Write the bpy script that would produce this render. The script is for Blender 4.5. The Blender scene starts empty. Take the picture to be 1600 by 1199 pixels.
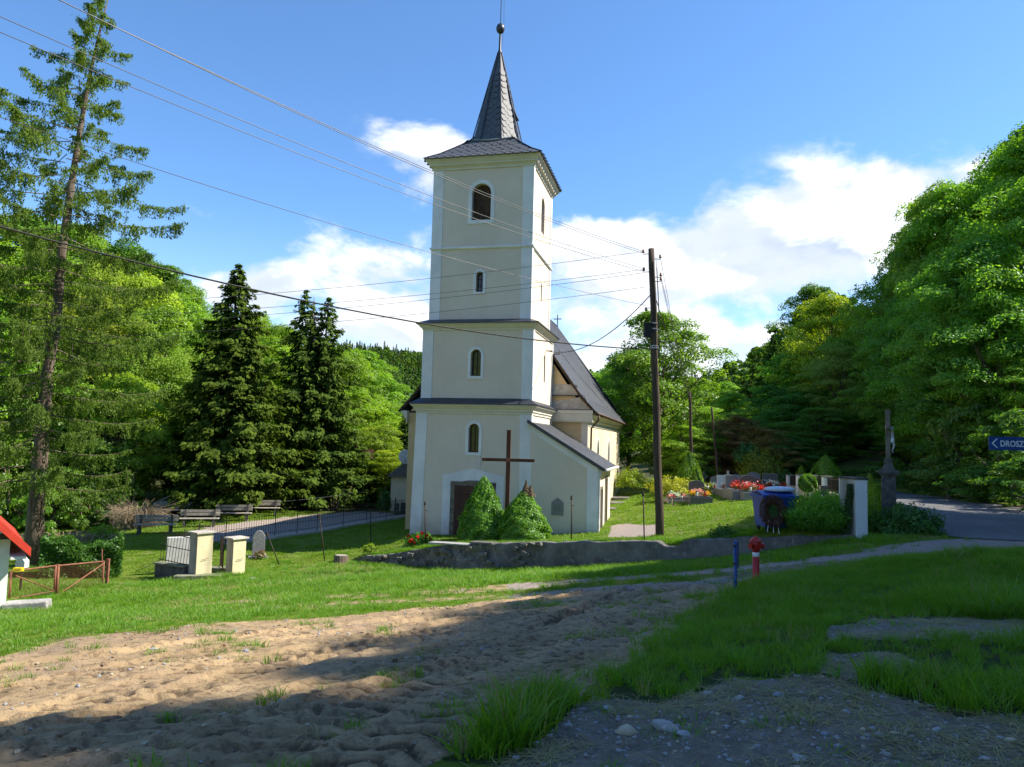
import bpy, math, random
import numpy as np
from mathutils import Vector, Matrix
from mathutils.geometry import tessellate_polygon

# ---------------------------------------------------------------- camera, light, exposure
S = bpy.context.scene
COL = S.collection
PITCH, ROLL, FPX = .0765, .0252, 1174.
cam = bpy.data.objects.new('camera', bpy.data.cameras.new('camera'))
COL.objects.link(cam)
cam.data.sensor_width = 36; cam.data.lens = 36*FPX/1600
cam.data.clip_start = .05; cam.data.clip_end = 6000
cam.matrix_world = Matrix.Translation((0, 0, 1.6)) @ Matrix.Rotation(math.pi/2+PITCH, 4, 'X') @ Matrix.Rotation(ROLL, 4, 'Z')
S.camera = cam

SUN_AZ, SUN_EL = math.radians(87), math.radians(45)     # azimuth clockwise from +Y
SDIR = Vector((math.sin(SUN_AZ)*math.cos(SUN_EL), math.cos(SUN_AZ)*math.cos(SUN_EL), math.sin(SUN_EL)))
sun = bpy.data.objects.new('sun', bpy.data.lights.new('sun', 'SUN'))
COL.objects.link(sun)
sun.data.energy = 4.5; sun.data.angle = math.radians(.55); sun.data.color = (1, .925, .79)
sun.rotation_euler = SDIR.to_track_quat('Z', 'Y').to_euler()
sun.location = (30, 0, 40)
S.view_settings.view_transform = 'Standard'; S.view_settings.look = 'None'
S.view_settings.exposure = 1.14; S.view_settings.gamma = 1
S.view_settings.use_curve_mapping = False
S.render.engine = 'CYCLES'
S.cycles.max_bounces = 8; S.cycles.transparent_max_bounces = 8; S.cycles.diffuse_bounces = 4

W = bpy.data.worlds.new('World'); S.world = W; W.use_nodes = True

class NT:
    """small helper to write node trees"""
    def __init__(s, tree): s.t = tree; s.n = tree.nodes; s.l = tree.links
    def node(s, kind, **kw):
        n = s.n.new(kind)
        ins = kw.pop('ins', {})
        for k, v in kw.items(): setattr(n, k, v)
        for k, v in ins.items():
            if isinstance(v, bpy.types.NodeSocket): s.l.new(v, n.inputs[k])
            else: n.inputs[k].default_value = v
        return n
    def math(s, op, a, b=0., c=0., clamp=False):
        n = s.n.new('ShaderNodeMath'); n.operation = op; n.use_clamp = clamp
        for i, v in enumerate((a, b, c)):
            if isinstance(v, bpy.types.NodeSocket): s.l.new(v, n.inputs[i])
            else: n.inputs[i].default_value = v
        return n.outputs[0]
    def mix(s, f, a, b, blend='MIX'):
        n = s.n.new('ShaderNodeMix'); n.data_type = 'RGBA'; n.blend_type = blend
        for i, v in ((0, f), (6, a), (7, b)):
            if isinstance(v, bpy.types.NodeSocket): s.l.new(v, n.inputs[i])
            else: n.inputs[i].default_value = (v if i == 0 else (*v[:3], 1))
        return n.outputs[2]
    def noise(s, vec, scale, detail=4, rough=.5, dist=0.):
        n = s.n.new('ShaderNodeTexNoise'); s.l.new(vec, n.inputs['Vector'])
        n.inputs['Scale'].default_value = scale; n.inputs['Detail'].default_value = detail
        n.inputs['Roughness'].default_value = rough; n.inputs['Distortion'].default_value = dist
        return n.outputs['Fac']
    def ramp(s, f, a, b, smooth=True):
        n = s.n.new('ShaderNodeMapRange'); n.interpolation_type = 'SMOOTHSTEP' if smooth else 'LINEAR'
        s.l.new(f, n.inputs['Value']); n.inputs['From Min'].default_value = a; n.inputs['From Max'].default_value = b
        return n.outputs['Result']

# ---------------------------------------------------------------- sky with clouds (directional, all round)
def build_world():
    t = NT(W.node_tree); t.n.clear()
    out = t.node('ShaderNodeOutputWorld'); bg = t.node('ShaderNodeBackground'); bg.inputs['Strength'].default_value = .112
    t.l.new(bg.outputs[0], out.inputs[0])
    sky = t.node('ShaderNodeTexSky', sky_type='NISHITA', sun_disc=False, sun_elevation=SUN_EL, sun_rotation=SUN_AZ,
                 altitude=500, air_density=1.0, dust_density=.35, ozone_density=2.6)
    tc = t.node('ShaderNodeTexCoord').outputs['Generated']
    sx = t.node('ShaderNodeSeparateXYZ', ins={0: tc})
    x, y, z = sx.outputs
    az = t.math('ARCTAN2', x, y); el = t.math('ARCSINE', z)
    cvec = t.node('ShaderNodeCombineXYZ', ins={0: az, 1: t.math('MULTIPLY', el, 1.7), 2: .37}).outputs[0]
    n1 = t.noise(cvec, 5.2, 8, .56, .25); n2 = t.noise(cvec, 15., 6, .6, .1)
    # cloud banks: azimuth, elevation, half widths, weight
    banks = [(.27, .225, .27, .085, .72), (.46, .275, .15, .075, .85), (.30, .11, .34, .10, .55), (.13, .26, .12, .06, .60), (.10, .17, .12, .06, .45),
             (-.18, .20, .13, .075, .58), (-.11, .33, .06, .05, .38), (-.34, .175, .12, .05, .60), (-.22, .14, .20, .06, .50), (-.13, .375, .075, .05, .44), (-.42, .26, .10, .025, .30),
             (-.10, .27, .05, .03, .30), (-.25, .13, .14, .05, .34),
             (.85, .22, .30, .11, .5), (1.7, .30, .35, .10, .5), (2.6, .24, .35, .10, .5), (-1.2, .22, .34, .10, .5),
             (-2.1, .30, .35, .10, .5), (-2.9, .20, .3, .09, .5)]
    tot = None
    for a0, e0, wa, we, wt in banks:
        da = t.math('DIVIDE', t.math('SUBTRACT', az, a0), wa); de = t.math('DIVIDE', t.math('SUBTRACT', el, e0), we)
        g = t.math('EXPONENT', t.math('MULTIPLY', t.math('ADD', t.math('MULTIPLY', da, da), t.math('MULTIPLY', de, de)), -1.))
        g = t.math('MULTIPLY', g, wt)
        tot = g if tot is None else t.math('MAXIMUM', tot, g)
    d = t.math('ADD', tot, t.math('ADD', t.math('MULTIPLY', t.math('SUBTRACT', n1, .5), 1.5), t.math('MULTIPLY', t.math('SUBTRACT', n2, .5), .35)))
    mask = t.ramp(d, .22, .50)
    mask = t.math('MULTIPLY', mask, t.ramp(tot, .04, .22))
    # cloud light: bright crowns and greyer hearts
    cv2 = t.node('ShaderNodeCombineXYZ', ins={0: t.math('ADD', az, .035), 1: t.math('MULTIPLY', t.math('ADD', el, .022), 1.7), 2: .37}).outputs[0]
    n1b = t.noise(cv2, 5.2, 8, .56, .25)
    shade = t.ramp(t.math('ADD', t.math('SUBTRACT', n1b, n1), t.math('MULTIPLY', t.math('SUBTRACT', n2, .5), .12)), -.06, .07)
    thick = t.ramp(d, .40, .95)
    shade = t.math('MULTIPLY', t.math('ADD', .12, t.math('MULTIPLY', shade, .88)), t.math('ADD', .55, t.math('MULTIPLY', thick, .45)))
    ccol = t.mix(shade, (5.5, 5.55, 5.6), (2.3, 2.75, 3.45))
    # thin veil towards the horizon
    veil = t.math('MULTIPLY', t.ramp(el, .30, .02), .30)
    base = t.mix(1., sky.outputs[0], (.62, .84, 1.02), 'MULTIPLY')
    base = t.mix(veil, base, (4.6, 5.4, 6.6))
    col = t.mix(t.math('MULTIPLY', mask, .93), base, ccol)
    t.l.new(col, bg.inputs['Color'])
build_world()

# ---------------------------------------------------------------- survey helper: a sighting (column, row, distance) gives a point of the place
def ray(px, py):
    U = px-800; V = py-599.5
    cr, sr = math.cos(ROLL), math.sin(ROLL)
    U, V = U*cr+V*sr, -U*sr+V*cr
    c, s = math.cos(PITCH), math.sin(PITCH)
    u, v = U/FPX, -V/FPX
    return u, c-v*s, s+v*c
def at(px, py, D):
    r = ray(px, py)
    return Vector((r[0]/r[1]*D, D, 1.6+r[2]/r[1]*D))

# ---------------------------------------------------------------- numpy noise
def _hash(ix, iy, seed):
    h = (ix.astype(np.int64)*374761393 + iy.astype(np.int64)*668265263 + seed*1442695041) & 0xffffffff
    h = ((h ^ (h >> 13))*1274126177) & 0xffffffff
    return ((h ^ (h >> 16)) & 0xffff)/65535.
def vnoise(x, y, seed=0):
    x = np.asarray(x, float); y = np.asarray(y, float)
    ix, iy = np.floor(x), np.floor(y); fx, fy = x-ix, y-iy
    fx = fx*fx*(3-2*fx); fy = fy*fy*(3-2*fy)
    a = _hash(ix, iy, seed); b = _hash(ix+1, iy, seed); c = _hash(ix, iy+1, seed); d = _hash(ix+1, iy+1, seed)
    return (a*(1-fx)+b*fx)*(1-fy)+(c*(1-fx)+d*fx)*fy
def fbm(x, y, octv=4, seed=0):
    x = np.asarray(x, float); y = np.asarray(y, float)
    s = 0; a = 1; t = 0
    for i in range(octv):
        s = s+a*(vnoise(x*2**i+i*17.3, y*2**i-i*9.1, seed+i)-.5); t += a; a *= .5
    return s/t*2
def sstep(v, a, b):
    q = np.clip((np.asarray(v, float)-a)/(b-a), 0, 1); return q*q*(3-2*q)

# ---------------------------------------------------------------- terrain
# retaining wall line: column, row of its top, row of its foot, distance
WALL = [(560, 874, 880, 30.4), (620, 866, 884, 29.6), (700, 853, 892, 28.6), (800, 850, 890, 27.5), (900, 849, 888, 26.5),
        (1000, 848, 882, 25.4), (1150, 843, 873, 23.6), (1335, 838, 850, 21.4)]
wtop = [at(a, b, d) for a, b, c, d in WALL]; wbot = [at(a, c, d) for a, b, c, d in WALL]
WL = np.array([[p.x, p.y] for p in wtop])
common = [(1347, 836, 21.0), (1420, 828, 22.0), (1400, 860, 18.6), (1520, 845, 19.5), (1600, 850, 18.5), (1600, 795, 31), (1400, 785, 34),
          (1400, 768, 46), (1450, 800, 28), (1440, 835, 21.5), (1600, 865, 15.5), (1750, 870, 16), (1750, 800, 28),
          (300, 902, 26), (262, 915, 25), (360, 898, 26.6), (200, 905, 26.5), (85, 935, 20.5), (155, 914, 23), (12, 940, 18.6), (-200, 950, 18.5),
          (50, 885, 28), (420, 892, 28), (500, 884, 29)]
front = [(800, 1199, 3.75), (400, 1199, 3.85), (0, 1199, 4.1), (1200, 1199, 3.6), (1600, 1199, 3.5), (1000, 1100, 4.7), (1300, 1100, 4.5), (1600, 1100, 4.3),
         (800, 1050, 6.4), (400, 1100, 5.5), (0, 1100, 6.1), (-200, 1100, 6.3), (1200, 1000, 6.4), (1050, 1000, 7.2), (1600, 1000, 6.0), (1400, 960, 8.2), (1600, 930, 9.5), (1400, 910, 11.5),
         (1200, 905, 14.2), (1180, 913, 15.2), (1400, 880, 14.3), (800, 980, 10.2), (1000, 950, 10.8),
         (0, 1030, 8.0), (100, 1000, 9.4), (-200, 1000, 9.5), (300, 970, 11.6), (500, 965, 12.4), (680, 945, 14.3), (800, 930, 15.8), (800, 915, 17.2),
         (1000, 905, 16.7), (1150, 893, 17.0), (450, 930, 18.5), (300, 940, 18.5), (150, 955, 17), (600, 915, 20), (600, 900, 23.5), (900, 897, 22.5), (1200, 872, 19.5)]
back = [(730, 839, 33.0), (642, 834, 34.2), (934, 834, 31.2), (1030, 838, 26.6), (1100, 830, 26.2), (1210, 825, 23.2), (1300, 815, 23.6), (960, 825, 33),
        (968, 785, 48), (1100, 775, 42), (1180, 775, 40), (1100, 800, 33), (429, 844, 35.5), (495, 835, 39.5), (572, 820, 44), (632, 811, 48),
        (270, 850, 34), (240, 828, 39), (400, 805, 45), (350, 800, 48), (560, 797, 52), (500, 865, 32), (600, 848, 32.5), (660, 846, 31.2), (400, 870, 31), (800, 846, 29.3), (1320, 775, 27)]
world_pts = [(-60, 10, -2.2), (-60, 30, -3.9), (-60, 60, -4.6), (-30, 62, -4.9), (0, 65, -3.3), (10, 60, -1.5), (25, 60, -.4), (25, 90, .8), (0, 95, -2.2), (-30, 95, -4.0), (-60, 95, -4),
             (55, 95, 1.5), (55, 60, .2), (55, 25, -.4), (55, 0, .6), (30, 0, .5), (0, -15, .5), (-20, 0, -.1), (-20, 8, -1.2), (-60, -15, 0), (55, -15, 1), (-22, 40, -3.9), (-35, 45, -4.4), (0, 0, 0), (8, 0, .05), (-4, 0, 0)]
def rbf(pts):
    p = np.array(pts, float); c2 = 1.5**2
    r = np.sqrt(((p[:, None, :2]-p[None, :, :2])**2).sum(-1)+c2)
    n = len(p); Pm = np.c_[np.ones(n), p[:, :2]/50]
    M = np.block([[r+np.eye(n)*-.12, Pm], [Pm.T, np.zeros((3, 3))]])
    sol = np.linalg.solve(M, np.r_[p[:, 2], np.zeros(3)])
    def f(x, y):
        o = np.zeros_like(x)
        for (a, b, _), w in zip(p, sol[:n]): o += w*np.sqrt((x-a)**2+(y-b)**2+c2)
        return o+sol[n]+sol[n+1]*x/50+sol[n+2]*y/50
    return f
cw = [tuple(at(*c)) for c in common]
fF = rbf(cw+[tuple(at(*c)) for c in front]+[tuple(p) for p in wbot]+world_pts)
fB = rbf(cw+[tuple(at(*c)) for c in back]+[(p.x, p.y, p.z-.04) for p in wtop]+world_pts)
# dividing line between both ground levels (extended past both wall ends)
LINE = np.array([[-60, 21], [-14, 24.6], [-9.0, 27.8]]+WL.tolist()+[[11.5, 20.6], [60, 19.0]])
def side(x, y):
    yl = np.interp(x, LINE[:, 0], LINE[:, 1]); return y-yl
def hills(x, y):
    x = np.asarray(x, float); y = np.asarray(y, float)
    l = np.clip(-x-20, 0, 130)*.25*sstep(y, 52, 125)
    l = l+np.clip(-x-60, 0, 200)*.12*sstep(y, -60, 60)
    edge = 24+np.clip(y-60, 0, 400)*.12
    r = np.clip(x-edge, 0, 110)*.31
    d = np.hypot(x, y)
    az = np.arctan2(x, y)
    ridge = 88+16*np.cos((az+.16)*8)+16*fbm(x/300.+9, y/300., 3, 5)+sstep(np.abs(az), .45, 1.3)*40
    far = sstep(d, 330, 1050)*ridge
    return l*(1-sstep(d, 260, 420))+r*(1-sstep(d, 260, 420))+far
def base_z(x, y):
    x = np.asarray(x, float); y = np.asarray(y, float)
    cx = np.clip(x, -60, 55); cy = np.clip(y, -15, 95)
    s = side(x, y)
    b = sstep(s, .05, .22)
    return fF(cx, cy)*(1-b)+fB(cx, cy)*b+hills(x, y)
def gz(x, y): return float(base_z(np.array([x]), np.array([y]))[0])
def G(px, py, far=70.):
    """point of the ground seen in that direction"""
    r = ray(px, py); d = np.linspace(3, far, 700)
    X = r[0]/r[1]*d; Z = 1.6+r[2]/r[1]*d
    below = np.nonzero(Z < base_z(X, d))[0]
    i = below[0] if len(below) else len(d)-1
    return Vector((X[i], d[i], Z[i]))
def GG(lst): return np.array([[p.x, p.y] for p in (G(a, b) for a, b in lst)])
def inpoly(x, y, poly):
    c = np.zeros(x.shape, bool); n = len(poly); j = n-1
    for i in range(n):
        xi, yi = poly[i]; xj, yj = poly[j]
        cond = ((yi > y) != (yj > y)) & (x < (xj-xi)*(y-yi)/(yj-yi+1e-12)+xi)
        c ^= cond; j = i
    return c
def pdist(x, y, line):
    """distance to polyline, and arc length along it"""
    best = np.full(x.shape, 1e9); arc = np.zeros(x.shape); sgn = np.zeros(x.shape); L = 0
    for (ax, ay), (bx, by) in zip(line[:-1], line[1:]):
        dx, dy = bx-ax, by-ay; ll = math.hypot(dx, dy)
        t = np.clip(((x-ax)*dx+(y-ay)*dy)/ll**2, 0, 1)
        d = np.hypot(x-ax-t*dx, y-ay-t*dy); m = d < best
        best = np.where(m, d, best); arc = np.where(m, L+t*ll, arc)
        sgn = np.where(m, ((x-ax)*dy-(y-ay)*dx)/ll, sgn); L += ll
    return best, arc, sgn
POLY = {
 'dirt': GG([(-300, 1190), (-300, 1035), (0, 1030), (110, 1002), (300, 977), (500, 965), (680, 948), (790, 936), (1000, 914), (1148, 900), (1240, 892), (1165, 925), (1100, 962),
             (1050, 1000), (960, 1052), (905, 1095), (830, 1105), (760, 1150), (690, 1190)])
         .tolist()+[[-.6, 3.2], [-3, 1], [-12, 1]],
 'mound': GG([(1165, 926), (1200, 903), (1400, 878), (1600, 862), (1750, 862), (1750, 1130), (1600, 1118), (1500, 1128), (1400, 1100), (1340, 1080), (1290, 1062), (1240, 1058), (1150, 1062),
              (1090, 1085), (1040, 1112), (950, 1100), (950, 1062), (1050, 1002), (1100, 962)]).tolist(),
 'wedge': GG([(690, 1196), (760, 1150), (830, 1108), (895, 1088), (905, 1108), (860, 1145), (810, 1180), (780, 1198)]).tolist(),
 'bare1': GG([(1290, 985), (1350, 972), (1450, 970), (1620, 972), (1620, 1012), (1500, 1004), (1420, 1006), (1300, 1000)]).tolist(),
 'bare2': GG([(1268, 1045), (1300, 1022), (1400, 1022), (1450, 1040), (1400, 1062), (1330, 1066)]).tolist(),
 'gravel': GG([(780, 1198), (860, 1145), (905, 1105), (950, 1098), (1040, 1110), (1150, 1060), (1290, 1058), (1400, 1095), (1500, 1125), (1750, 1120), (1750, 1198)]).tolist()+[[6, 1.2], [-.4, 1.2]],
 'path': GG([(285, 843), (380, 850), (429, 842), (495, 833), (572, 818), (632, 809), (640, 803), (560, 799), (500, 803), (430, 810), (330, 822), (300, 832)]).tolist(),
 'mouth': GG([(1640, 863), (1430, 869), (1300, 881), (1285, 873), (1420, 856), (1490, 846), (1515, 834), (1560, 830), (1640, 840)]).tolist(),
 'yard': GG([(950, 840), (1036, 840), (1034, 820), (975, 818), (955, 822)]).tolist(),
}
TRK = [GG([(300, 946), (420, 937), (600, 930), (800, 917), (1000, 901), (1200, 884), (1400, 863), (1510, 849)]), GG([(520, 944), (650, 938), (800, 932), (1000, 916), (1160, 905), (1260, 892)])]
ROAD_L = [(30, 17.2), (19, 17.3), (13.5, 18.2), (11.4, 20.3), (12.6, 24), (16.3, 33), (19.6, 45), (22, 60), (24, 90), (26, 140)]
ROAD_R = [(30, 22), (24.5, 24), (21.8, 28), (21.4, 31.5), (22.0, 38), (23.4, 46), (25.6, 60), (28.4, 90), (31, 140)]
def chaikin(P, k=3):
    P = np.array(P, float)
    for _ in range(k):
        q = P[:-1]*.75+P[1:]*.25; r = P[:-1]*.25+P[1:]*.75
        P = np.concatenate([P[:1], np.stack([q, r], 1).reshape(-1, 2), P[-1:]])
    return P
ROAD_L = chaikin(ROAD_L); ROAD_R = chaikin(ROAD_R)
ROADP = ROAD_L.tolist()+ROAD_R[::-1].tolist()
def road_mask(x, y): return inpoly(np.asarray(x, float), np.asarray(y, float), ROADP).astype(float)
def zones(x, y):
    """weights of dirt, gravel, path, forest floor; the rest is grass"""
    x = np.asarray(x, float); y = np.asarray(y, float)
    jx = x+.35*fbm(x*1.1, y*1.1, 4, 11)*np.clip(y/14, .3, 1); jy = y+.35*fbm(x*1.1, y*1.1, 4, 23)*np.clip(y/14, .3, 1)
    dirt = inpoly(jx, jy, POLY['dirt']).astype(float)
    grav = inpoly(jx, jy, POLY['gravel']).astype(float)
    grav = np.maximum(grav, inpoly(jx, jy, POLY['bare1'])*.75); grav = np.maximum(grav, inpoly(jx, jy, POLY['bare2'])*.8)
    trk = np.zeros_like(x)
    for k, L in enumerate(TRK):
        d, a, _ = pdist(jx, jy, L)
        w = .46 if k == 0 else .30
        tr = (1-sstep(d, w*.6, w*1.5))*sstep(fbm(x*.8, y*.8, 3, 77)+.6+.5*sstep(x, -4, 2), .15, .4)*.9
        dirt = np.maximum(dirt, tr*(x < 0)); trk = np.maximum(trk, tr*(x >= 0))
    gap = sstep(x, 3.0, 6)*inpoly(jx, jy, TRK[0].tolist()+TRK[1][::-1].tolist())
    grav = np.maximum(grav, gap*.8)
    # the gravel spreads where the side track meets the road
    d, a, _ = pdist(jx, jy, TRK[0][-3:]); trk = np.maximum(trk, (1-sstep(d, .5, 1.1))*sstep(x, 7, 10)*.9)
    path = (inpoly(jx, jy, POLY['path']) | inpoly(x, y, POLY['yard'])).astype(float)
    trk = np.maximum(trk, inpoly(jx, jy, POLY['mouth'])*.95)
    path = np.maximum(path, trk); grav = grav*(1-trk)
    d0 = np.hypot(x, y)
    fl = np.maximum(sstep(y, 54, 62)*sstep(-x, -2, 6), sstep(x, 24.5, 28))
    fl = np.maximum(fl, sstep(y, 60, 70))
    fl = np.maximum(fl, sstep(y-(46+(x+12)*.35), 0, 5)*sstep(-x, 6, 10))
    fl = fl*(1-.75*sstep(x, 4, 8)*(1-sstep(x, 19, 22))*(1-sstep(y, 60, 70)))
    return dirt*(1-grav), grav, path, fl
RUTS = [(GG([(-60, 1150), (100, 1108), (300, 1052), (520, 1012), (760, 962), (900, 940)]), .26, 1), (GG([(-60, 1199), (150, 1165), (330, 1120), (560, 1060), (800, 985), (1000, 935)]), .26, 1),
        (GG([(380, 1199), (560, 1110), (680, 1060), (860, 1000), (1080, 930)]), .28, 1), (GG([(560, 1199), (700, 1130), (860, 1050), (1000, 980), (1120, 930)]), .28, 1),
        (GG([(200, 1199), (420, 1130), (640, 1060), (860, 975)]), .16, 1), (GG([(-60, 1060), (200, 1020), (480, 985), (760, 948)]), .2, 0),
        (GG([(-60, 1095), (120, 1062), (360, 1018), (640, 975), (860, 938)]), .24, 1), (GG([(-60, 1175), (60, 1150), (240, 1092), (440, 1042), (700, 985), (900, 950)]), .24, 1)]
def detail_z(x, y, dirt, grav, full=False):
    x = np.asarray(x, float); y = np.asarray(y, float)
    near = 1-sstep(y, 18, 34); groove_shade_clods = np.zeros_like(x)
    z = near*.022*fbm(x*.9, y*.9, 4, 3)+near*.018*fbm(x*4, y*4, 3, 8)
    w = dirt*near
    z = z+w*(.012*fbm(x*2.2+3, y*2.2, 5, 31)+.006*fbm(x*7, y*9, 4, 41)+.012*fbm(x*19, y*19, 2, 43))
    clod = np.clip(fbm(x*6.3, y*6.3, 3, 55)*.9-.28, 0, 1)*sstep(fbm(x*.7, y*.7, 2, 61), -.1, .35)
    z = z+w*clod*.022
    for L, hw, lug in RUTS:
        d, a, s = pdist(x, y, L)
        wob = s+.06*fbm(a*.8, a*0+4, 2, 71)
        inb = 1-sstep(np.abs(wob), hw*.8, hw*1.15)
        rim = np.exp(-((np.abs(wob)-hw*1.25)/.07)**2)
        keep = sstep(fbm(a*.45, a*0+hw*9, 2, 83), -.35, .1)
        z = z-w*inb*.036+w*rim*.024*(.5+.5*keep)
        if lug:
            ph = (a+np.abs(wob)*.75)/.25
            tooth = sstep(np.abs((ph % 1)-.5)+.10*fbm(x*5, y*5, 2, 97), .20, .26)
            z = z+w*inb*keep*.048*(tooth-.45)
            groove_shade_clods = np.maximum(groove_shade_clods, w*inb*keep*(1-tooth)*1.0*sstep(fbm(x*3, y*3, 3, 99), -.35, .2))  # shade for the tread grooves, painted in as dark colour
    z = z*(1-road_mask(x, y))
    z = z+grav*near*(.012*fbm(x*12, y*12, 3, 91)+.010*fbm(x*30, y*30, 2, 95))
    return (z, np.maximum(groove_shade_clods, clod*w*3)) if full else z
def Zfull(x, y):
    d, g, p, f = zones(x, y); return base_z(x, y)+detail_z(x, y, d, g)

# ---------------------------------------------------------------- materials
def new_mat(name):
    m = bpy.data.materials.new(name); m.use_nodes = True
    t = NT(m.node_tree); t.n.clear()
    out = t.node('ShaderNodeOutputMaterial')
    return m, t, out
def pmat(name, c1, c2=None, scale=3., rough=.85, bump=.0, bscale=None, c3=None, metallic=0., spec=.3, streak=False, detail=5, lo=.35, hi=.65, bdist=.02, weather=0.):
    m, t, out = new_mat(name)
    p = t.node('ShaderNodeBsdfPrincipled'); t.l.new(p.outputs[0], out.inputs[0])
    p.inputs['Roughness'].default_value = rough; p.inputs['Metallic'].default_value = metallic
    p.inputs['Specular IOR Level'].default_value = spec
    vec = t.node('ShaderNodeTexCoord').outputs['Object']
    if streak:
        vec = t.node('ShaderNodeMapping', ins={'Vector': vec, 'Scale': (1, 1, .12)}).outputs[0]
    if c2 is None: c2 = tuple(v*.82 for v in c1)
    n = t.noise(vec, scale, detail, .6)
    col = t.mix(t.ramp(n, lo, hi), c1, c2)
    if c3 is not None:
        col = t.mix(t.ramp(t.noise(vec, scale*3.7, 4, .65), .56, .72), col, c3)
    if weather:      # splash stains at the foot, faint runs, patchy repaint
        z = t.node('ShaderNodeSeparateXYZ', ins={0: vec}).outputs[2]
        wn = t.noise(vec, 1.3, 6, .65); foot = t.math('SUBTRACT', 1., t.ramp(t.math('ADD', z, t.math('MULTIPLY', wn, 1.6)), -1.9, -.9))
        col = t.mix(t.math('MULTIPLY', foot, weather), col, (.36, .32, .24))
        sv = t.node('ShaderNodeMapping', ins={'Vector': vec, 'Scale': (2.2, 2.2, .10)}).outputs[0]
        col = t.mix(t.math('MULTIPLY', t.ramp(t.noise(sv, 1.6, 6, .7), .54, .72), weather*.38), col, (.47, .45, .38))
        col = t.mix(t.math('MULTIPLY', t.ramp(t.noise(vec, .33, 5, .6), .48, .60), weather*.22), col, (.80, .76, .66))
    t.l.new(col, p.inputs['Base Color'])
    if bump:
        b = t.node('ShaderNodeBump', ins={'Strength': bump, 'Distance': bdist, 'Height': t.noise(vec, bscale or scale*6, 6, .65)})
        t.l.new(b.outputs[0], p.inputs['Normal'])
    return m
def leafmat(name, base, alt, trans=.38, tw=.5, gloss=.06, big=.0):
    """leaf: diffuse and translucent, colour varied by leaf (face attribute), by tree and by object colour"""
    m, t, out = new_mat(name)
    at_ = t.node('ShaderNodeAttribute', attribute_name='tint').outputs['Fac']
    oi = t.node('ShaderNodeObjectInfo')
    col = t.mix(at_, base, alt)
    col = t.mix(1., col, oi.outputs['Color'], 'MULTIPLY')
    rnd = t.math('ADD', .86, t.math('MULTIPLY', oi.outputs['Random'], .28))
    wn = t.node('ShaderNodeTexWhiteNoise', noise_dimensions='1D', ins={'W': oi.outputs['Random']}).outputs['Value']
    rc = t.node('ShaderNodeCombineColor', ins={0: t.math('MULTIPLY', rnd, t.math('ADD', .84, t.math('MULTIPLY', wn, .26))), 1: rnd, 2: rnd}).outputs[0]
    col = t.mix(1., col, rc, 'MULTIPLY')
    d = t.node('ShaderNodeBsdfDiffuse', ins={'Color': col})
    tcol = t.mix(1., col, (1.25*tw*2, 1.35*tw*2, .45*tw*2), 'MULTIPLY')
    tr = t.node('ShaderNodeBsdfTranslucent', ins={'Color': tcol})
    mx = t.node('ShaderNodeMixShader', ins={0: trans, 1: d.outputs[0], 2: tr.outputs[0]})
    g = t.node('ShaderNodeBsdfGlossy', ins={'Color': (.8, .9, 1, 1), 'Roughness': .45})
    mg = t.node('ShaderNodeMixShader', ins={0: t.math('MULTIPLY', gloss, .35), 1: mx.outputs[0], 2: g.outputs[0]})
    t.l.new(mg.outputs[0], out.inputs[0])
    return m

M = {}
M['leaf'] = leafmat('leaf', (.112, .205, .024), (.230, .350, .042), .50)
M['leaf_dark'] = leafmat('leaf_dark', (.060, .122, .022), (.120, .205, .034), .40)
M['needle'] = leafmat('needle', (.026, .058, .015), (.115, .170, .028), .24, gloss=0.)
M['larch'] = leafmat('larch', (.110, .175, .042), (.235, .300, .070), .45, gloss=0.)
M['grass'] = leafmat('grass', (.095, .220, .012), (.200, .350, .022), .46)
M['lawn'] = leafmat('lawn', (.115, .205, .010), (.215, .320, .020), .42)
M['straw'] = leafmat('straw', (.30, .25, .10), (.42, .36, .18), .25)
M['yellowleaf'] = leafmat('yellowleaf', (.30, .30, .02), (.42, .38, .03), .35)
M['drybrown'] = leafmat('drybrown', (.17, .10, .055), (.30, .19, .11), .15)
M['redleaf'] = leafmat('redpetal', (.55, .02, .015), (.75, .05, .03), .3)
M['pinkpetal'] = leafmat('pinkpetal', (.60, .12, .20), (.80, .45, .50), .3)
M['whitepetal'] = leafmat('whitepetal', (.70, .70, .66), (.85, .85, .80), .3)
M['orangepetal'] = leafmat('orangepetal', (.75, .30, .02), (.85, .50, .05), .3)
M['bark'] = pmat('bark', (.20, .155, .12), (.085, .065, .05), 4, .95, .9, 14, (.24, .21, .17), streak=True, bdist=.05)
M['bark_dark'] = pmat('bark_dark', (.085, .068, .05), (.04, .032, .025), 4, .95, .8, 14, streak=True, bdist=.04)
M['cream'] = pmat('cream_plaster', (.665, .580, .490), (.625, .543, .455), .55, .93, .12, 60, (.65, .58, .48), bdist=.006, spec=.15, weather=.8)
M['white'] = pmat('white_plaster', (.76, .76, .77), (.64, .65, .67), .9, .92, .10, 60, bdist=.006, spec=.15, weather=.6)
M['trim'] = pmat('cornice_plaster', (.64, .61, .53), (.58, .55, .48), 1.2, .92, .1, 40, bdist=.006, spec=.15)
M['ochre'] = pmat('ochre_plaster', (.62, .46, .25), (.55, .40, .22), 1.0, .93, .15, 30, (.60, .50, .34), bdist=.01, spec=.15)
M['nave'] = pmat('nave_plaster', (.66, .575, .40), (.60, .52, .37), .8, .93, .15, 30, (.50, .45, .36), bdist=.01, spec=.15, weather=.9)
M['patch'] = pmat('peeling_plaster', (.50, .47, .42), (.36, .33, .29), 3.5, .95, .4, 20, (.62, .60, .56), bdist=.02)
M['slate'] = pmat('slate', (.085, .091, .106), (.055, .060, .073), 5, .55, .3, 30, (.15, .155, .165), bdist=.006, spec=.5)
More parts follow.
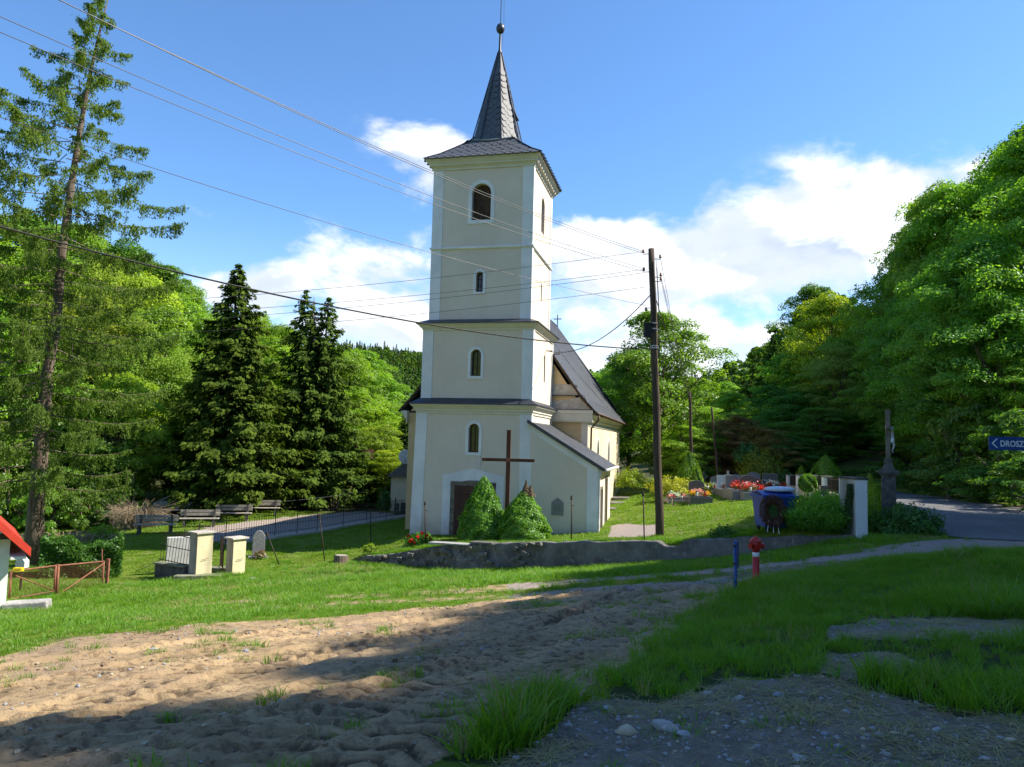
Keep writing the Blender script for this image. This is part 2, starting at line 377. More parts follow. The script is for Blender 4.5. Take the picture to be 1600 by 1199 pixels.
M['tin'] = pmat('dark_sheet_metal', (.055, .060, .075), (.035, .038, .050), 3, .42, .1, 20, metallic=.3, spec=.5)
M['lead'] = pmat('grey_sheet_metal', (.36, .38, .41), (.27, .29, .32), 3, .4, .1, metallic=.5, spec=.5)
M['brown_metal'] = pmat('brown_gutter', (.10, .06, .04), (.06, .04, .03), 5, .5)
M['zinc'] = pmat('white_downpipe', (.62, .62, .60), (.48, .47, .45), 4, .5)
M['wood_dark'] = pmat('weathered_shutter', (.075, .045, .028), (.035, .022, .016), 9, .85, .5, 30, (.16, .10, .06), streak=True, bdist=.01)
M['door'] = pmat('brown_door', (.085, .035, .025), (.05, .022, .018), 6, .6, .2, 30, streak=True, bdist=.006)
M['sandstone'] = pmat('sandstone', (.20, .18, .14), (.12, .105, .085), 4, .95, .5, 22, (.28, .25, .20), bdist=.012)
M['dark_stone'] = pmat('dark_stone', (.125, .118, .105), (.07, .066, .06), 5, .95, .6, 25, (.19, .18, .16), bdist=.015)
M['concrete'] = pmat('old_concrete', (.17, .16, .145), (.10, .095, .085), 1.6, .97, .8, 14, (.24, .23, .20), bdist=.03)
M['rubble'] = pmat('rubble', (.19, .18, .16), (.09, .085, .075), 3, .97, .9, 12, (.38, .36, .32), bdist=.05)
M['mossy'] = pmat('mossy_concrete', (.24, .24, .18), (.10, .12, .05), 3, .97, .7, 16, (.33, .31, .26), bdist=.03)
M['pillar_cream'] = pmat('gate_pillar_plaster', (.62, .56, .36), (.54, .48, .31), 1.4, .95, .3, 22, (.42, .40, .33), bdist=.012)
M['pillar_grey'] = pmat('grey_streaked_plaster', (.46, .45, .40), (.26, .25, .22), 2.2, .95, .4, 22, (.58, .57, .52), streak=True, bdist=.012)
M['cross_wood'] = pmat('cross_wood', (.12, .045, .025), (.075, .03, .018), 5, .75, .4, 20, streak=True, bdist=.006)
M['pole_wood'] = pmat('pole_wood', (.095, .068, .048), (.05, .036, .028), 6, .92, .6, 26, (.15, .12, .09), streak=True, bdist=.012)
M['bench_wood'] = pmat('bench_wood', (.36, .33, .28), (.22, .20, .165), 8, .95, .5, 24, (.48, .45, .40), bdist=.01)
M['iron'] = pmat('iron', (.035, .030, .028), (.06, .035, .025), 12, .65, metallic=.4)
M['rust'] = pmat('rusty_steel', (.26, .105, .06), (.17, .07, .045), 8, .8, .3, 30, (.36, .22, .15), bdist=.004)
M['rod_red'] = pmat('red_white_rod', (.45, .08, .05), (.30, .08, .06), 5, .7)
M['red'] = pmat('red_paint', (.42, .018, .014), (.34, .015, .012), 6, .38, .05, 30, spec=.5)
M['roofred'] = pmat('red_roof_paint', (.62, .055, .03), (.52, .045, .028), 3, .45, .05, 30, spec=.4)
M['bluepaint'] = pmat('blue_paint', (.018, .075, .30), (.015, .055, .22), 4, .45, spec=.5)
M['bluebin'] = pmat('blue_plastic', (.008, .060, .33), (.010, .048, .26), 3, .42, .05, 20, spec=.5)
M['whiteband'] = pmat('white_band', (.75, .76, .78), (.66, .68, .70), 4, .5)
M['whitepaint'] = pmat('white_paint', (.76, .76, .75), (.68, .68, .66), 3, .6)
M['carpaint'] = pmat('car_paint', (.68, .72, .78), (.62, .66, .74), 2, .25, spec=.6)
M['rubber'] = pmat('rubber', (.02, .02, .02), (.03, .03, .03), 8, .8)
M['yellowpaint'] = pmat('yellow_box', (.75, .58, .02), (.66, .50, .02), 4, .5)
M['granite_dark'] = pmat('dark_granite', (.055, .058, .065), (.11, .115, .12), 22, .3, spec=.6)
M['granite_grey'] = pmat('grey_granite', (.26, .26, .26), (.17, .17, .175), 18, .5, .1, 40)
M['marble_white'] = pmat('white_marble', (.66, .66, .64), (.54, .54, .53), 4, .5, .1, 30)
M['figure'] = pmat('weathered_white_figure', (.52, .54, .56), (.36, .38, .40), 8, .7)
M['porcelain'] = pmat('insulator', (.30, .16, .10), (.22, .12, .08), 6, .3, spec=.6)
M['wire'] = pmat('bare_wire', (.13, .13, .135), (.11, .11, .115), 3, .5, metallic=.6)
M['cable'] = pmat('black_cable', (.03, .03, .032), (.045, .045, .045), 3, .7)
M['tree_wood'] = pmat('dead_branches', (.26, .20, .15), (.15, .115, .085), 8, .95)
M['stone'] = pmat('field_stone', (.33, .33, .335), (.22, .22, .225), 6, .92, .4, 26, (.44, .43, .41), bdist=.01)
M['stone_tan'] = pmat('tan_stone', (.46, .39, .27), (.34, .29, .20), 5, .92, .4, 26, (.30, .27, .22), bdist=.01)
M['slab'] = pmat('split_slab', (.38, .37, .35), (.25, .24, .23), 4, .93, .7, 18, (.60, .59, .57), bdist=.02)
M['bag'] = pmat('white_plastic_bag', (.66, .72, .82), (.58, .64, .76), 6, .4, .3, 12)
M['houseroof'] = pmat('grey_house_roof', (.16, .15, .14), (.12, .11, .105), 6, .8)
M['sack_brown'] = pmat('fir_wreath', (.17, .075, .03), (.10, .05, .025), 16, .95)
def glassmat():
    m, t, out = new_mat('window_glass')
    p = t.node('ShaderNodeBsdfPrincipled', ins={'Base Color': (.02, .024, .03, 1), 'Roughness': .08, 'Specular IOR Level': .7})
    vec = t.node('ShaderNodeTexCoord').outputs['Object']
    b = t.node('ShaderNodeBump', ins={'Strength': .15, 'Distance': .01, 'Height': t.noise(vec, 3, 2)})
    t.l.new(b.outputs[0], p.inputs['Normal']); t.l.new(p.outputs[0], out.inputs[0]); return m
M['glass'] = glassmat()

def ground_mat():
    m, t, out = new_mat('ground')
    p = t.node('ShaderNodeBsdfPrincipled', ins={'Roughness': .95, 'Specular IOR Level': .15}); t.l.new(p.outputs[0], out.inputs[0])
    vec = t.node('ShaderNodeTexCoord').outputs['Object']
    a = t.node('ShaderNodeAttribute', attribute_name='zone')
    sx = t.node('ShaderNodeSeparateColor', ins={0: a.outputs['Color']}); dirt, grav, path = sx.outputs
    floor = a.outputs['Alpha']
    nb = t.noise(vec, .35, 5, .6); n1 = t.noise(vec, 1.6, 6, .62); n2 = t.noise(vec, 9, 6, .65); n3 = t.noise(vec, 46, 5, .7)
    vor = t.node('ShaderNodeTexVoronoi', ins={'Vector': vec, 'Scale': 26.}); vd = vor.outputs['Distance']; vc = vor.outputs['Color']
    vs = t.node('ShaderNodeSeparateColor', ins={0: vc}).outputs[0]
    # grass soil
    g = t.mix(t.ramp(n2, .35, .65), (.095, .155, .014), (.145, .205, .022))
    g = t.mix(t.ramp(n1, .52, .70), g, (.16, .145, .065))
    # dirt: dry tan clay, darker moist clods, pale dust
    d = t.mix(t.ramp(n1, .36, .64), (.47, .340, .195), (.35, .250, .142))
    d = t.mix(t.ramp(nb, .50, .68), d, (.36, .26, .17))
    d = t.mix(t.math('MULTIPLY', t.ramp(n2, .50, .62), .70), d, (.17, .118, .072))
    d = t.mix(t.math('MULTIPLY', t.ramp(t.noise(vec, 24, 4, .7), .56, .66), .6), d, (.14, .095, .06))
    d = t.mix(t.math('MULTIPLY', t.ramp(n3, .60, .74), .6), d, (.50, .40, .28))
    rel = t.node('ShaderNodeAttribute', attribute_name='shade_and_clods').outputs['Fac']
    d = t.mix(t.math('MULTIPLY', t.ramp(rel, .2, .6), .70), d, (.105, .072, .044))  # painted groove shade, together with darker clods
    # gravel
    v = t.mix(t.ramp(n2, .35, .65), (.285, .240, .185), (.185, .155, .115))
    v = t.mix(t.math('MULTIPLY', t.ramp(vd, .32, .12), t.ramp(vs, .35, .9)), v, (.30, .295, .285))
    v = t.mix(t.ramp(n1, .54, .68), v, (.17, .135, .085))
    v = t.mix(t.math('MULTIPLY', t.ramp(n3, .58, .72), .7), v, (.27, .25, .21))
    pa = t.mix(t.ramp(n2, .35, .65), (.36, .295, .250), (.29, .245, .215))
    pa = t.mix(t.ramp(n3, .5, .7), pa, (.42, .35, .31))
    tg = t.node('ShaderNodeAttribute', attribute_name='lush').outputs['Fac']
    g = t.mix(tg, g, t.mix(t.ramp(n2, .4, .7), (.030, .062, .010), (.075, .070, .035)))
    fo = t.mix(t.ramp(n1, .40, .62), (.045, .055, .018), (.075, .062, .035))
    fo = t.mix(t.ramp(n2, .5, .66), fo, (.035, .070, .014))
    # drying puddle greys and trampled green wisps in the dirt
    d = t.mix(t.math('MULTIPLY', t.ramp(t.noise(vec, .8, 4, .6, .6), .62, .74), .5), d, (.24, .215, .18))
    c = t.mix(floor, g, fo)
    jag = t.math('MULTIPLY', t.math('SUBTRACT', n2, .5), .9)
    c = t.mix(t.ramp(t.math('ADD', dirt, jag), .40, .60), c, d)
    c = t.mix(t.ramp(t.math('ADD', grav, jag), .40, .62), c, v)
    c = t.mix(t.ramp(t.math('ADD', path, jag), .40, .60), c, pa)
    t.l.new(c, p.inputs['Base Color'])
    h = t.math('ADD', t.math('MULTIPLY', n2, .22), t.math('ADD', t.math('MULTIPLY', n3, .55), t.math('MULTIPLY', t.noise(vec, 130, 3, .7), .25)))
    h = t.math('ADD', h, t.math('MULTIPLY', t.math('MULTIPLY', t.ramp(vd, .35, .05), vs), t.math('MULTIPLY', grav, .8)))
    b = t.node('ShaderNodeBump', ins={'Strength': 1., 'Distance': .045, 'Height': h}); t.l.new(b.outputs[0], p.inputs['Normal'])
    return m
M['ground'] = ground_mat()
def road_mat():
    m, t, out = new_mat('asphalt')
    p = t.node('ShaderNodeBsdfPrincipled', ins={'Roughness': .86, 'Specular IOR Level': .3}); t.l.new(p.outputs[0], out.inputs[0])
    vec = t.node('ShaderNodeTexCoord').outputs['Object']
    n1 = t.noise(vec, .5, 5, .6); n2 = t.noise(vec, 40, 4, .7); n3 = t.noise(vec, 3., 6, .65)
    c = t.mix(t.ramp(n1, .4, .62), (.090, .092, .100), (.130, .130, .135))
    c = t.mix(t.ramp(n3, .55, .68), c, (.165, .160, .150)); c = t.mix(t.ramp(n2, .55, .75), c, (.19, .19, .19))
    t.l.new(c, p.inputs['Base Color'])
    b = t.node('ShaderNodeBump', ins={'Strength': .5, 'Distance': .006, 'Height': n2}); t.l.new(b.outputs[0], p.inputs['Normal'])
    return m
M['road'] = road_mat()

# ---------------------------------------------------------------- mesh and object helpers
class MB:
    def __init__(s): s.v = []; s.f = []; s.mi = []; s.cur = 0
    def add(s, vs, fs):
        o = len(s.v); s.v += [tuple(v) for v in vs]
        for f in fs: s.f.append(tuple(o+i for i in f)); s.mi.append(s.cur)
        return s
    def box(s, lo, hi, mat=None, jit=0., rng=None):
        (x0, y0, z0), (x1, y1, z1) = lo, hi
        v = [Vector((x, y, z)) for z in (z0, z1) for y in (y0, y1) for x in (x0, x1)]
        if jit: v = [q+Vector((rng.uniform(-jit, jit), rng.uniform(-jit, jit), rng.uniform(-jit, jit))) for q in v]
        if mat is not None: v = [mat @ q for q in v]
        return s.add(v, [(0, 2, 3, 1), (4, 5, 7, 6), (0, 1, 5, 4), (1, 3, 7, 5), (3, 2, 6, 7), (2, 0, 4, 6)])
    def tube(s, pts, rad, n=8, cap=True):
        pts = [Vector(p) for p in pts]
        if not hasattr(rad, '__len__'): rad = [rad]*len(pts)
        o = len(s.v); ref = Vector((0, 0, 1)) if abs((pts[-1]-pts[0]).normalized().z) < .9 else Vector((1, 0, 0))
        for i, p in enumerate(pts):
            d = (pts[min(i+1, len(pts)-1)]-pts[max(i-1, 0)]).normalized()
            a = d.cross(ref).normalized(); b = d.cross(a)
            for k in range(n):
                t = 2*math.pi*k/n; s.v.append(tuple(p+(a*math.cos(t)+b*math.sin(t))*rad[i]))
        for i in range(len(pts)-1):
            for k in range(n):
                s.f.append((o+i*n+k, o+i*n+(k+1) % n, o+(i+1)*n+(k+1) % n, o+(i+1)*n+k)); s.mi.append(s.cur)
        if cap:
            s.f.append(tuple(o+k for k in range(n))[::-1]); s.mi.append(s.cur)
            s.f.append(tuple(o+(len(pts)-1)*n+k for k in range(n))); s.mi.append(s.cur)
        return s
    def lathe(s, prof, c=(0, 0, 0), n=16, sx=1, sy=1):
        o = len(s.v)
        for r, z in prof:
            for k in range(n):
                t = 2*math.pi*(k+.5)/n; s.v.append((c[0]+r*sx*math.cos(t), c[1]+r*sy*math.sin(t), c[2]+z))
        for i in range(len(prof)-1):
            for k in range(n):
                s.f.append((o+i*n+k, o+i*n+(k+1) % n, o+(i+1)*n+(k+1) % n, o+(i+1)*n+k)); s.mi.append(s.cur)
        s.f.append(tuple(o+k for k in range(n))[::-1]); s.mi.append(s.cur)
        s.f.append(tuple(o+(len(prof)-1)*n+k for k in range(n))); s.mi.append(s.cur)
        return s
    def prism(s, poly, axis, a, b):
        """extrude a 2-D polygon: axis 'y' -> poly is (x,z); 'x' -> (y,z); 'z' -> (x,y)"""
        def P(p, t): return {'y': (p[0], t, p[1]), 'x': (t, p[0], p[1]), 'z': (p[0], p[1], t)}[axis]
        n = len(poly)
        s.add([P(p, a) for p in poly]+[P(p, b) for p in poly],
              [tuple(range(n)), tuple(range(2*n-1, n-1, -1))]+[(i, i+n, (i+1) % n+n, (i+1) % n) for i in range(n)])
        return s
    def sweep(s, rect, prof):
        """profile (outward, z) carried round a rectangle (x0,y0,x1,y1)"""
        x0, y0, x1, y1 = rect; o = len(s.v); n = len(prof)
        for cx, cy, dx, dy in ((x0, y0, -1, -1), (x1, y0, 1, -1), (x1, y1, 1, 1), (x0, y1, -1, 1)):
            for q, z in prof: s.v.append((cx+dx*q, cy+dy*q, z))
        for k in range(4):
            for i in range(n-1):
                a = o+k*n+i; b = o+((k+1) % 4)*n+i
                s.f.append((a, b, b+1, a+1)); s.mi.append(s.cur)
        return s
    def build(s, name, mats, parent=None, smooth=False, bevel=0):
        me = bpy.data.meshes.new(name)
        me.from_pydata(s.v, [], s.f)
        for m in (mats if isinstance(mats, (list, tuple)) else [mats]): me.materials.append(m)
        if max(s.mi, default=0): me.polygons.foreach_set('material_index', s.mi)
        if smooth: me.polygons.foreach_set('use_smooth', [True]*len(s.f))
        me.update()
        import bmesh
        bm = bmesh.new(); bm.from_mesh(me)
        bmesh.ops.recalc_face_normals(bm, faces=bm.faces)
        if bevel:
            bmesh.ops.remove_doubles(bm, verts=bm.verts, dist=1e-5)
            es = [e for e in bm.edges if len(e.link_faces) == 2 and e.calc_face_angle(0) > .6]
            if es: bmesh.ops.bevel(bm, geom=es, offset=bevel, segments=2, affect='EDGES', profile=.6)
        bm.to_mesh(me); bm.free()
        o = bpy.data.objects.new(name, me); COL.objects.link(o)
        if parent is not None: o.parent = parent
        return o
def raw(name, verts, faces, mat, parent=None, tint=None, smooth=False):
    """fast mesh from numpy arrays of equal-sided faces"""
    me = bpy.data.meshes.new(name); nv = len(verts); nf = len(faces); k = faces.shape[1]
    me.vertices.add(nv); me.vertices.foreach_set('co', np.asarray(verts, np.float32).ravel())
    me.loops.add(nf*k); me.loops.foreach_set('vertex_index', np.asarray(faces, np.int32).ravel())
    me.polygons.add(nf); me.polygons.foreach_set('loop_start', np.arange(0, nf*k, k, dtype=np.int32))
    me.polygons.foreach_set('loop_total', np.full(nf, k, np.int32))
    if smooth: me.polygons.foreach_set('use_smooth', np.ones(nf, bool))
    if mat is not None: me.materials.append(mat)
    if tint is not None:
        a = me.attributes.new('tint', 'FLOAT', 'FACE'); a.data.foreach_set('value', np.asarray(tint, np.float32))
    me.update(calc_edges=True); me.validate()
    if name is None: return me
    o = bpy.data.objects.new(name, me); COL.objects.link(o)
    if parent is not None: o.parent = parent
    return o
def tag(o, label=None, cat=None, group=None, kind=None):
    if label: o['label'] = label
    if cat: o['category'] = cat
    if group: o['group'] = group
    if kind: o['kind'] = kind
    return o
def thing(name, loc, label, cat, group=None, rz=0.):
    o = bpy.data.objects.new(name, None); COL.objects.link(o); o.empty_display_size = .2
    o.location = loc; o.rotation_euler.z = rz
    return tag(o, label, cat, group)
def dup(root, parent=None):
    c = root.copy(); COL.objects.link(c)
    if parent is not None: c.parent = parent
    for ch in root.children: dup(ch, c)
    return c
def share(src, name, parent=None):
    o = bpy.data.objects.new(name, src.data); COL.objects.link(o)
    if parent is not None: o.parent = parent
    return o

# ---------------------------------------------------------------- ground sheet
def ground():
    def grow(a, b, h0, k):
        r = [a]; h = h0
        while r[-1] < b: r.append(r[-1]+h); h *= k
        return r
    xr = grow(7., 2600, .045, 1.028); xm = np.arange(-6.0, 7., .034).tolist(); xl = [-(v-1.) for v in xr][::-1]
    xs = np.array(xl[:-1]+xm+xr)
    ys = [3.3]
    while ys[-1] < 36: ys.append(ys[-1]+max(.022, ys[-1]*.0050))
    h = .24
    while ys[-1] < 3000: ys.append(ys[-1]+h); h *= 1.045
    yb = [3.25]; h = .06
    while yb[-1] > -2600: yb.append(yb[-1]-h); h *= 1.16
    ys = np.array(yb[::-1]+ys)
    X, Y = np.meshgrid(xs, ys)
    x = X.ravel(); y = Y.ravel()
    z = base_z(x, y); z0 = z.copy()
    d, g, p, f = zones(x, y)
    det, groove_shade_clods = detail_z(x, y, d, g, True); z = z+det
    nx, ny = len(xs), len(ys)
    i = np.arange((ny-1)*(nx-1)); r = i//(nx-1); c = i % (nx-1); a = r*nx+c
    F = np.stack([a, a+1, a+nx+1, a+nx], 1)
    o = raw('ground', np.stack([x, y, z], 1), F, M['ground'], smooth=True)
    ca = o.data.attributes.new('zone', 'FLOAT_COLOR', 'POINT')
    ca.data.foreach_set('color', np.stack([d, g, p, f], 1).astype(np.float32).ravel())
    rl = o.data.attributes.new('shade_and_clods', 'FLOAT', 'POINT')
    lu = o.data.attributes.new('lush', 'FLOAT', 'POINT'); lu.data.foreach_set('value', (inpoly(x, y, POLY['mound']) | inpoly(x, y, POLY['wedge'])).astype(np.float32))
    hf = groove_shade_clods
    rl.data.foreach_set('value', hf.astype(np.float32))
    tag(o, kind='structure'); print('ground verts', nx*ny)
ground()

def road():
    L = np.array(ROAD_L, float); R = np.array(ROAD_R, float)
    def resamp(A, n):
        s = np.r_[0, np.cumsum(np.hypot(*np.diff(A, axis=0).T))]; s = s/s[-1]*1.0
        q = np.linspace(0, 1, n); return np.c_[np.interp(q, s, A[:, 0]), np.interp(q, s, A[:, 1])]
    n = 240; m = 24
    Ls, Rs = resamp(L, n), resamp(R, n)
    # match by progress along the stretch
    V = []
    for i in range(n):
        for j in range(m+1):
            t = j/m; q = Ls[i]*(1-t)+Rs[i]*t
            if j in (0, m): q = q+np.array([.14*math.sin(i*1.7)+.1*math.sin(i*.61+j), .12*math.sin(i*1.1)])
            V.append((q[0], q[1]))
    V = np.array(V); z = base_z(V[:, 0], V[:, 1])+.022
    i = np.arange((n-1)*m); r = i//m; c = i % m; a = r*(m+1)+c
    o = raw('road', np.c_[V, z], np.stack([a, a+1, a+m+2, a+m+1], 1), M['road'], smooth=True); tag(o, kind='structure')
road()

# ---------------------------------------------------------------- the church (its own axes: x along the front, y into the depth, z up)
YAW = .2288
CH_O = Vector((.7381, 33, 0))-Vector((math.cos(YAW), -math.sin(YAW), 0))*4.7
church = thing('church', CH_O, 'cream village church with white corner strips, a four-storey tower and a slate spire', 'church', rz=-YAW)
def CW(u, v, z=0):
    return CH_O+Vector((math.cos(YAW), -math.sin(YAW), 0))*u+Vector((math.sin(YAW), math.cos(YAW), 0))*v+Vector((0, 0, z))
GB = -2.9      # foot of the walls, a little below the ground

def arch(cx, z0, z1, w, n=10, pointed=False):
    """outline of an opening (x,z), counter-clockwise from lower left"""
    pts = [(cx-w/2, z0), (cx+w/2, z0)]
    r = w/2
    if pointed:
        h = w*.95; zs = z1-h
        for i in range(n+1):
            t = i/n; pts.append((cx+r*(1-t**1.6), zs+h*math.sin(t*math.pi/2)**.9))
        for i in range(n-1, -1, -1):
            t = i/n; pts.append((cx-r*(1-t**1.6), zs+h*math.sin(t*math.pi/2)**.9))
    else:
        zs = z1-r
        for i in range(n+1):
            t = math.pi*i/n; pts.append((cx+r*math.cos(t), zs+r*math.sin(t)))
    return pts
def panel(mb, outer, holes, plane):
    """flat panel with openings; plane(x,z) -> 3-D"""
    polys = [[Vector((p[0], p[1], 0)) for p in outer]]+[[Vector((p[0], p[1], 0)) for p in h] for h in holes]
    tris = tessellate_polygon(polys); flat = [p for q in polys for p in q]
    mb.add([plane(p.x, p.y) for p in flat], [tuple(t) for t in tris])
def reveal(mb, hole, pa, pb):
    n = len(hole)
    for i in range(n):
        a, b = hole[i], hole[(i+1) % n]
        mb.add([pa(*a), pa(*b), pb(*b), pb(*a)], [(0, 1, 2, 3)])
def F(y): return lambda x, z: (x, y, z)           # plane facing the front
def R(x): return lambda y, z: (x, y, z)           # plane facing right
def ring(mb, outer, inner, front, back):
    """raised frame between two outlines"""
    panel(mb, outer, [inner], front)
    reveal(mb, outer, back, front); reveal(mb, inner, back, front)
def off(cx, z0, z1, w, b, bb=None, n=10, pointed=False):
    return arch(cx, z0-(b if bb is None else bb), z1+b, w+2*b, n, pointed)

def storey(x0, x1, y0, y1, z0, z1, fh, rh, batter=0., pil=.46, names='tower_wall'):
    """four walls with openings; fh/rh: openings (cx,z0,z1,w) in front / right wall"""
    mb = MB(); b = batter
    def PF(x, z):
        t = (z1-z)/(z1-z0)*b
        return (x+(-t if x < (x0+x1)/2-1.2 else (t if x > (x0+x1)/2+1.2 else 0)), y0-t, z)
    def PR(y, z):
        t = (z1-z)/(z1-z0)*b; return (x1+t, y+(-t if y < (y0+y1)/2-1.2 else 0), z)
    holesF = [arch(*h) for h in fh]; holesR = [arch(*h) for h in rh]
    panel(mb, [(x0, z0), (x1, z0), (x1, z1), (x0, z1)], holesF, PF)
    panel(mb, [(y0, z0), (y1, z0), (y1, z1), (y0, z1)], holesR, PR)
    mb.add([(x0-b, y0-b, z0), (x0-b, y1, z0), (x0, y1, z1), (x0, y0, z1)], [(0, 1, 2, 3)])
    mb.add([(x0-b, y1, z0), (x1+b, y1, z0), (x1, y1, z1), (x0, y1, z1)], [(0, 1, 2, 3)])
    D = .30
    for h in holesF: reveal(mb, h, PF, lambda x, z: (PF(x, z)[0], PF(x, z)[1]+D, z))
    for h in holesR: reveal(mb, h, PR, lambda y, z: (PR(y, z)[0]-D, y, z))
    o = mb.build(names, M['cream'], church)
    return PF, PR
def strips(PF, PR, x0, x1, y0, y1, z0, z1, w=.47, wt=.0, wb=0.):
    """white corner strips and bands standing 3 cm proud of the wall"""
    e = .03
    for (a, b_) in ((x0, x0+w), (x1-w, x1)):
        mb = MB(); out = [(a, z0), (b_, z0), (b_, z1), (a, z1)]
        f = lambda x, z: (PF(x, z)[0]+(0 if x0+.01 < x < x1-.01 else (e if x > 1 else -e)), PF(x, z)[1]-e, z)
        panel(mb, out, [], f); reveal(mb, out, PF, f)
        if a > 1:      # wraps round the right-hand corner
            out2 = [(y0, z0), (y0+.30, z0), (y0+.30, z1), (y0, z1)]
            g = lambda y, z: (PR(y, z)[0]+e, PR(y, z)[1]-(e if y < y0+.01 else 0), z)
            panel(mb, out2, [], g); reveal(mb, out2, PR, g)
        else:
            mb.add([(PF(x0, z)[0]-e, PF(x0, z)[1]-(e if k == 0 else -.30), z) for z in (z0, z1) for k in (0, 1)], [(0, 1, 3, 2)])
        mb.build('corner_strip', M['white'], church)
    mb = MB(); out = [(y1-.30, z0), (y1, z0), (y1, z1), (y1-.30, z1)]
    g = lambda y, z: (PR(y, z)[0]+e, y, z); panel(mb, out, [], g); reveal(mb, out, PR, g)
    mb.build('corner_strip', M['white'], church)
    for wz, za, zb in ((wt, z1-wt, z1), (wb, z0, z0+wb)):
        if wz:
            mb = MB(); out = [(x0+w+.002, za), (x1-w-.002, za), (x1-w-.002, zb), (x0+w+.002, zb)]
            f = lambda x, z: (PF(x, z)[0], PF(x, z)[1]-e+.004, z)
            panel(mb, out, [], f); reveal(mb, out, PF, f); mb.build('band', M['white'], church)
def window(PF, cx, z0, z1, w, b, kind, sur=.035, bb=None):
    sm = MB(); ring(sm, off(cx, z0, z1, w, b, bb), arch(cx, z0, z1, w), lambda x, z: (x, PF(x, z)[1]-sur, z), lambda x, z: PF(x, z))
    s = sm.build('window_surround', M['white'], church)
    y = PF(cx, z0)[1]+.22
    wd = bpy.data.objects.new('window', None); COL.objects.link(wd); wd.parent = church
    if kind == 'shutter':
        n = 6; a = arch(cx, z0, z1, w, 24)
        for i in range(n):
            xa = cx-w/2+w*i/n+.006; xb = cx-w/2+w*(i+1)/n-.006
            def top(x): return z1-w/2+math.sqrt(max(0, (w/2)**2-(x-cx)**2))
            pts = [(xa, z0), (xb, z0)]+[(xb+(xa-xb)*k/3, top(xb+(xa-xb)*k/3)-.003) for k in range(4)]
            MB().prism(pts, 'y', y+.01*(i % 2), y+.05).build('plank', M['wood_dark'], wd)
        MB().prism(arch(cx, z0, z1, w), 'y', y+.052, y+.06).build('backing', M['wood_dark'], wd)
    else:
        MB().prism(arch(cx, z0+.02, z1-.02, w-.04), 'y', y+.03, y+.04).build('pane', M['glass'], wd)
        mb = MB(); ring(mb, arch(cx, z0, z1, w), arch(cx, z0+.04, z1-.04, w-.08), F(y), F(y+.03)); mb.build('frame', M['wood_dark'], wd)
        MB().box((cx-.015, y-.005, z0+.03), (cx+.015, y+.025, z1-.05)).build('mullion', M['iron'], wd)
        for k in (1, 2): MB().box((cx-w/2+.04, y-.008, z0+(z1-z0)*k/3-.012), (cx+w/2-.04, y+.022, z0+(z1-z0)*k/3+.012)).build('glazing_bar', M['iron'], wd)
def rwindow(PR, cy, z0, z1, w, kind, b=0., pointed=False, mat='white', x=None):
    if b:
        mb = MB(); ring(mb, off(cy, z0, z1, w, b, pointed=pointed), arch(cy, z0, z1, w, pointed=pointed), lambda y, z: (PR(y, z)[0]+.03, y, z), lambda y, z: PR(y, z)); mb.build('window_surround', M[mat], church)
    x = PR(cy, z0)[0]-.24
    wd = bpy.data.objects.new('window', None); COL.objects.link(wd); wd.parent = church
    MB().prism(arch(cy, z0+.01, z1-.01, w-.02, pointed=pointed), 'x', x-.03, x-.02).build('pane', M['wood_dark'] if kind == 'shutter' else M['glass'], wd)
    for k in (-1, 1): MB().box((x-.015, cy+k*w*.2-.012, z0), (x+.01, cy+k*w*.2+.012, z1-.2)).build('glazing_bar', M['iron'], wd)

PFa, PRa = storey(0, 4.70, 0, 4.72, 10.30, 14.10, [(2.30, 11.60, 13.30, .90)], [(2.42, 11.55, 13.28, .80)])
strips(PFa, PRa, 0, 4.70, 0, 4.72, 10.30, 14.10)
window(PFa, 2.30, 11.60, 13.30, .90, .17, 'shutter')
rwindow(PRa, 2.42, 11.55, 13.28, .80, 'shutter')
PFb, PRb = storey(0, 4.70, 0, 4.72, 7.00, 10.296, [(2.32, 8.28, 9.22, .34)], [(2.44, 8.30, 9.15, .26)])
strips(PFb, PRb, 0, 4.70, 0, 4.72, 7.00, 10.296)
window(PFb, 2.32, 8.28, 9.22, .34, .11, 'glass'); rwindow(PRb, 2.44, 8.30, 9.15, .26, 'glass')
PFc, PRc = storey(-.20, 4.88, -.17, 4.88, 3.40, 6.60, [(2.30, 4.45, 5.65, .48)], [(2.72, 4.42, 5.72, .34)])
strips(PFc, PRc, -.20, 4.88, -.17, 4.88, 3.40, 6.60)
window(PFc, 2.30, 4.45, 5.65, .48, .12, 'glass'); rwindow(PRc, 2.72, 4.42, 5.72, .34, 'glass')
PFd, PRd = storey(-.34, 4.90, -.28, 4.90, GB, 2.94, [(2.34, 1.06, 2.33, .48)], [], batter=.10)
window(PFd, 2.34, 1.06, 2.33, .48, .13, 'glass')
strips(PFd, PRd, -.34, 4.90, -.28, 4.90, GB, 2.94, w=.50)
# cornices, band and skirt roofs
def cornice(rect, prof, mat, name='cornice'): return MB().sweep(rect, prof).build(name, mat, church)
cornice((0, 0, 4.7, 4.72), [(0, 13.98), (.06, 14.0), (.06, 14.08), (.14, 14.16), (.20, 14.18), (.20, 14.24), (.31, 14.38), (.34, 14.39), (.34, 14.47), (0, 14.47)], M['trim'])
cornice((0, 0, 4.7, 4.72), [(0, 10.24), (.05, 10.26), (.09, 10.30), (.09, 10.37), (0, 10.40)], M['white'], 'band')
cornice((-.20, -.17, 4.88, 4.88), [(0, 6.50), (.05, 6.52), (.05, 6.58), (.12, 6.64), (.20, 6.74), (.25, 6.76), (.25, 6.82), (0, 6.82)], M['trim'])
cornice((-.20, -.17, 4.88, 4.88), [(.22, 6.805), (.30, 6.80), (.30, 6.84), (-.205, 7.06)], M['tin'], 'skirt_roof')
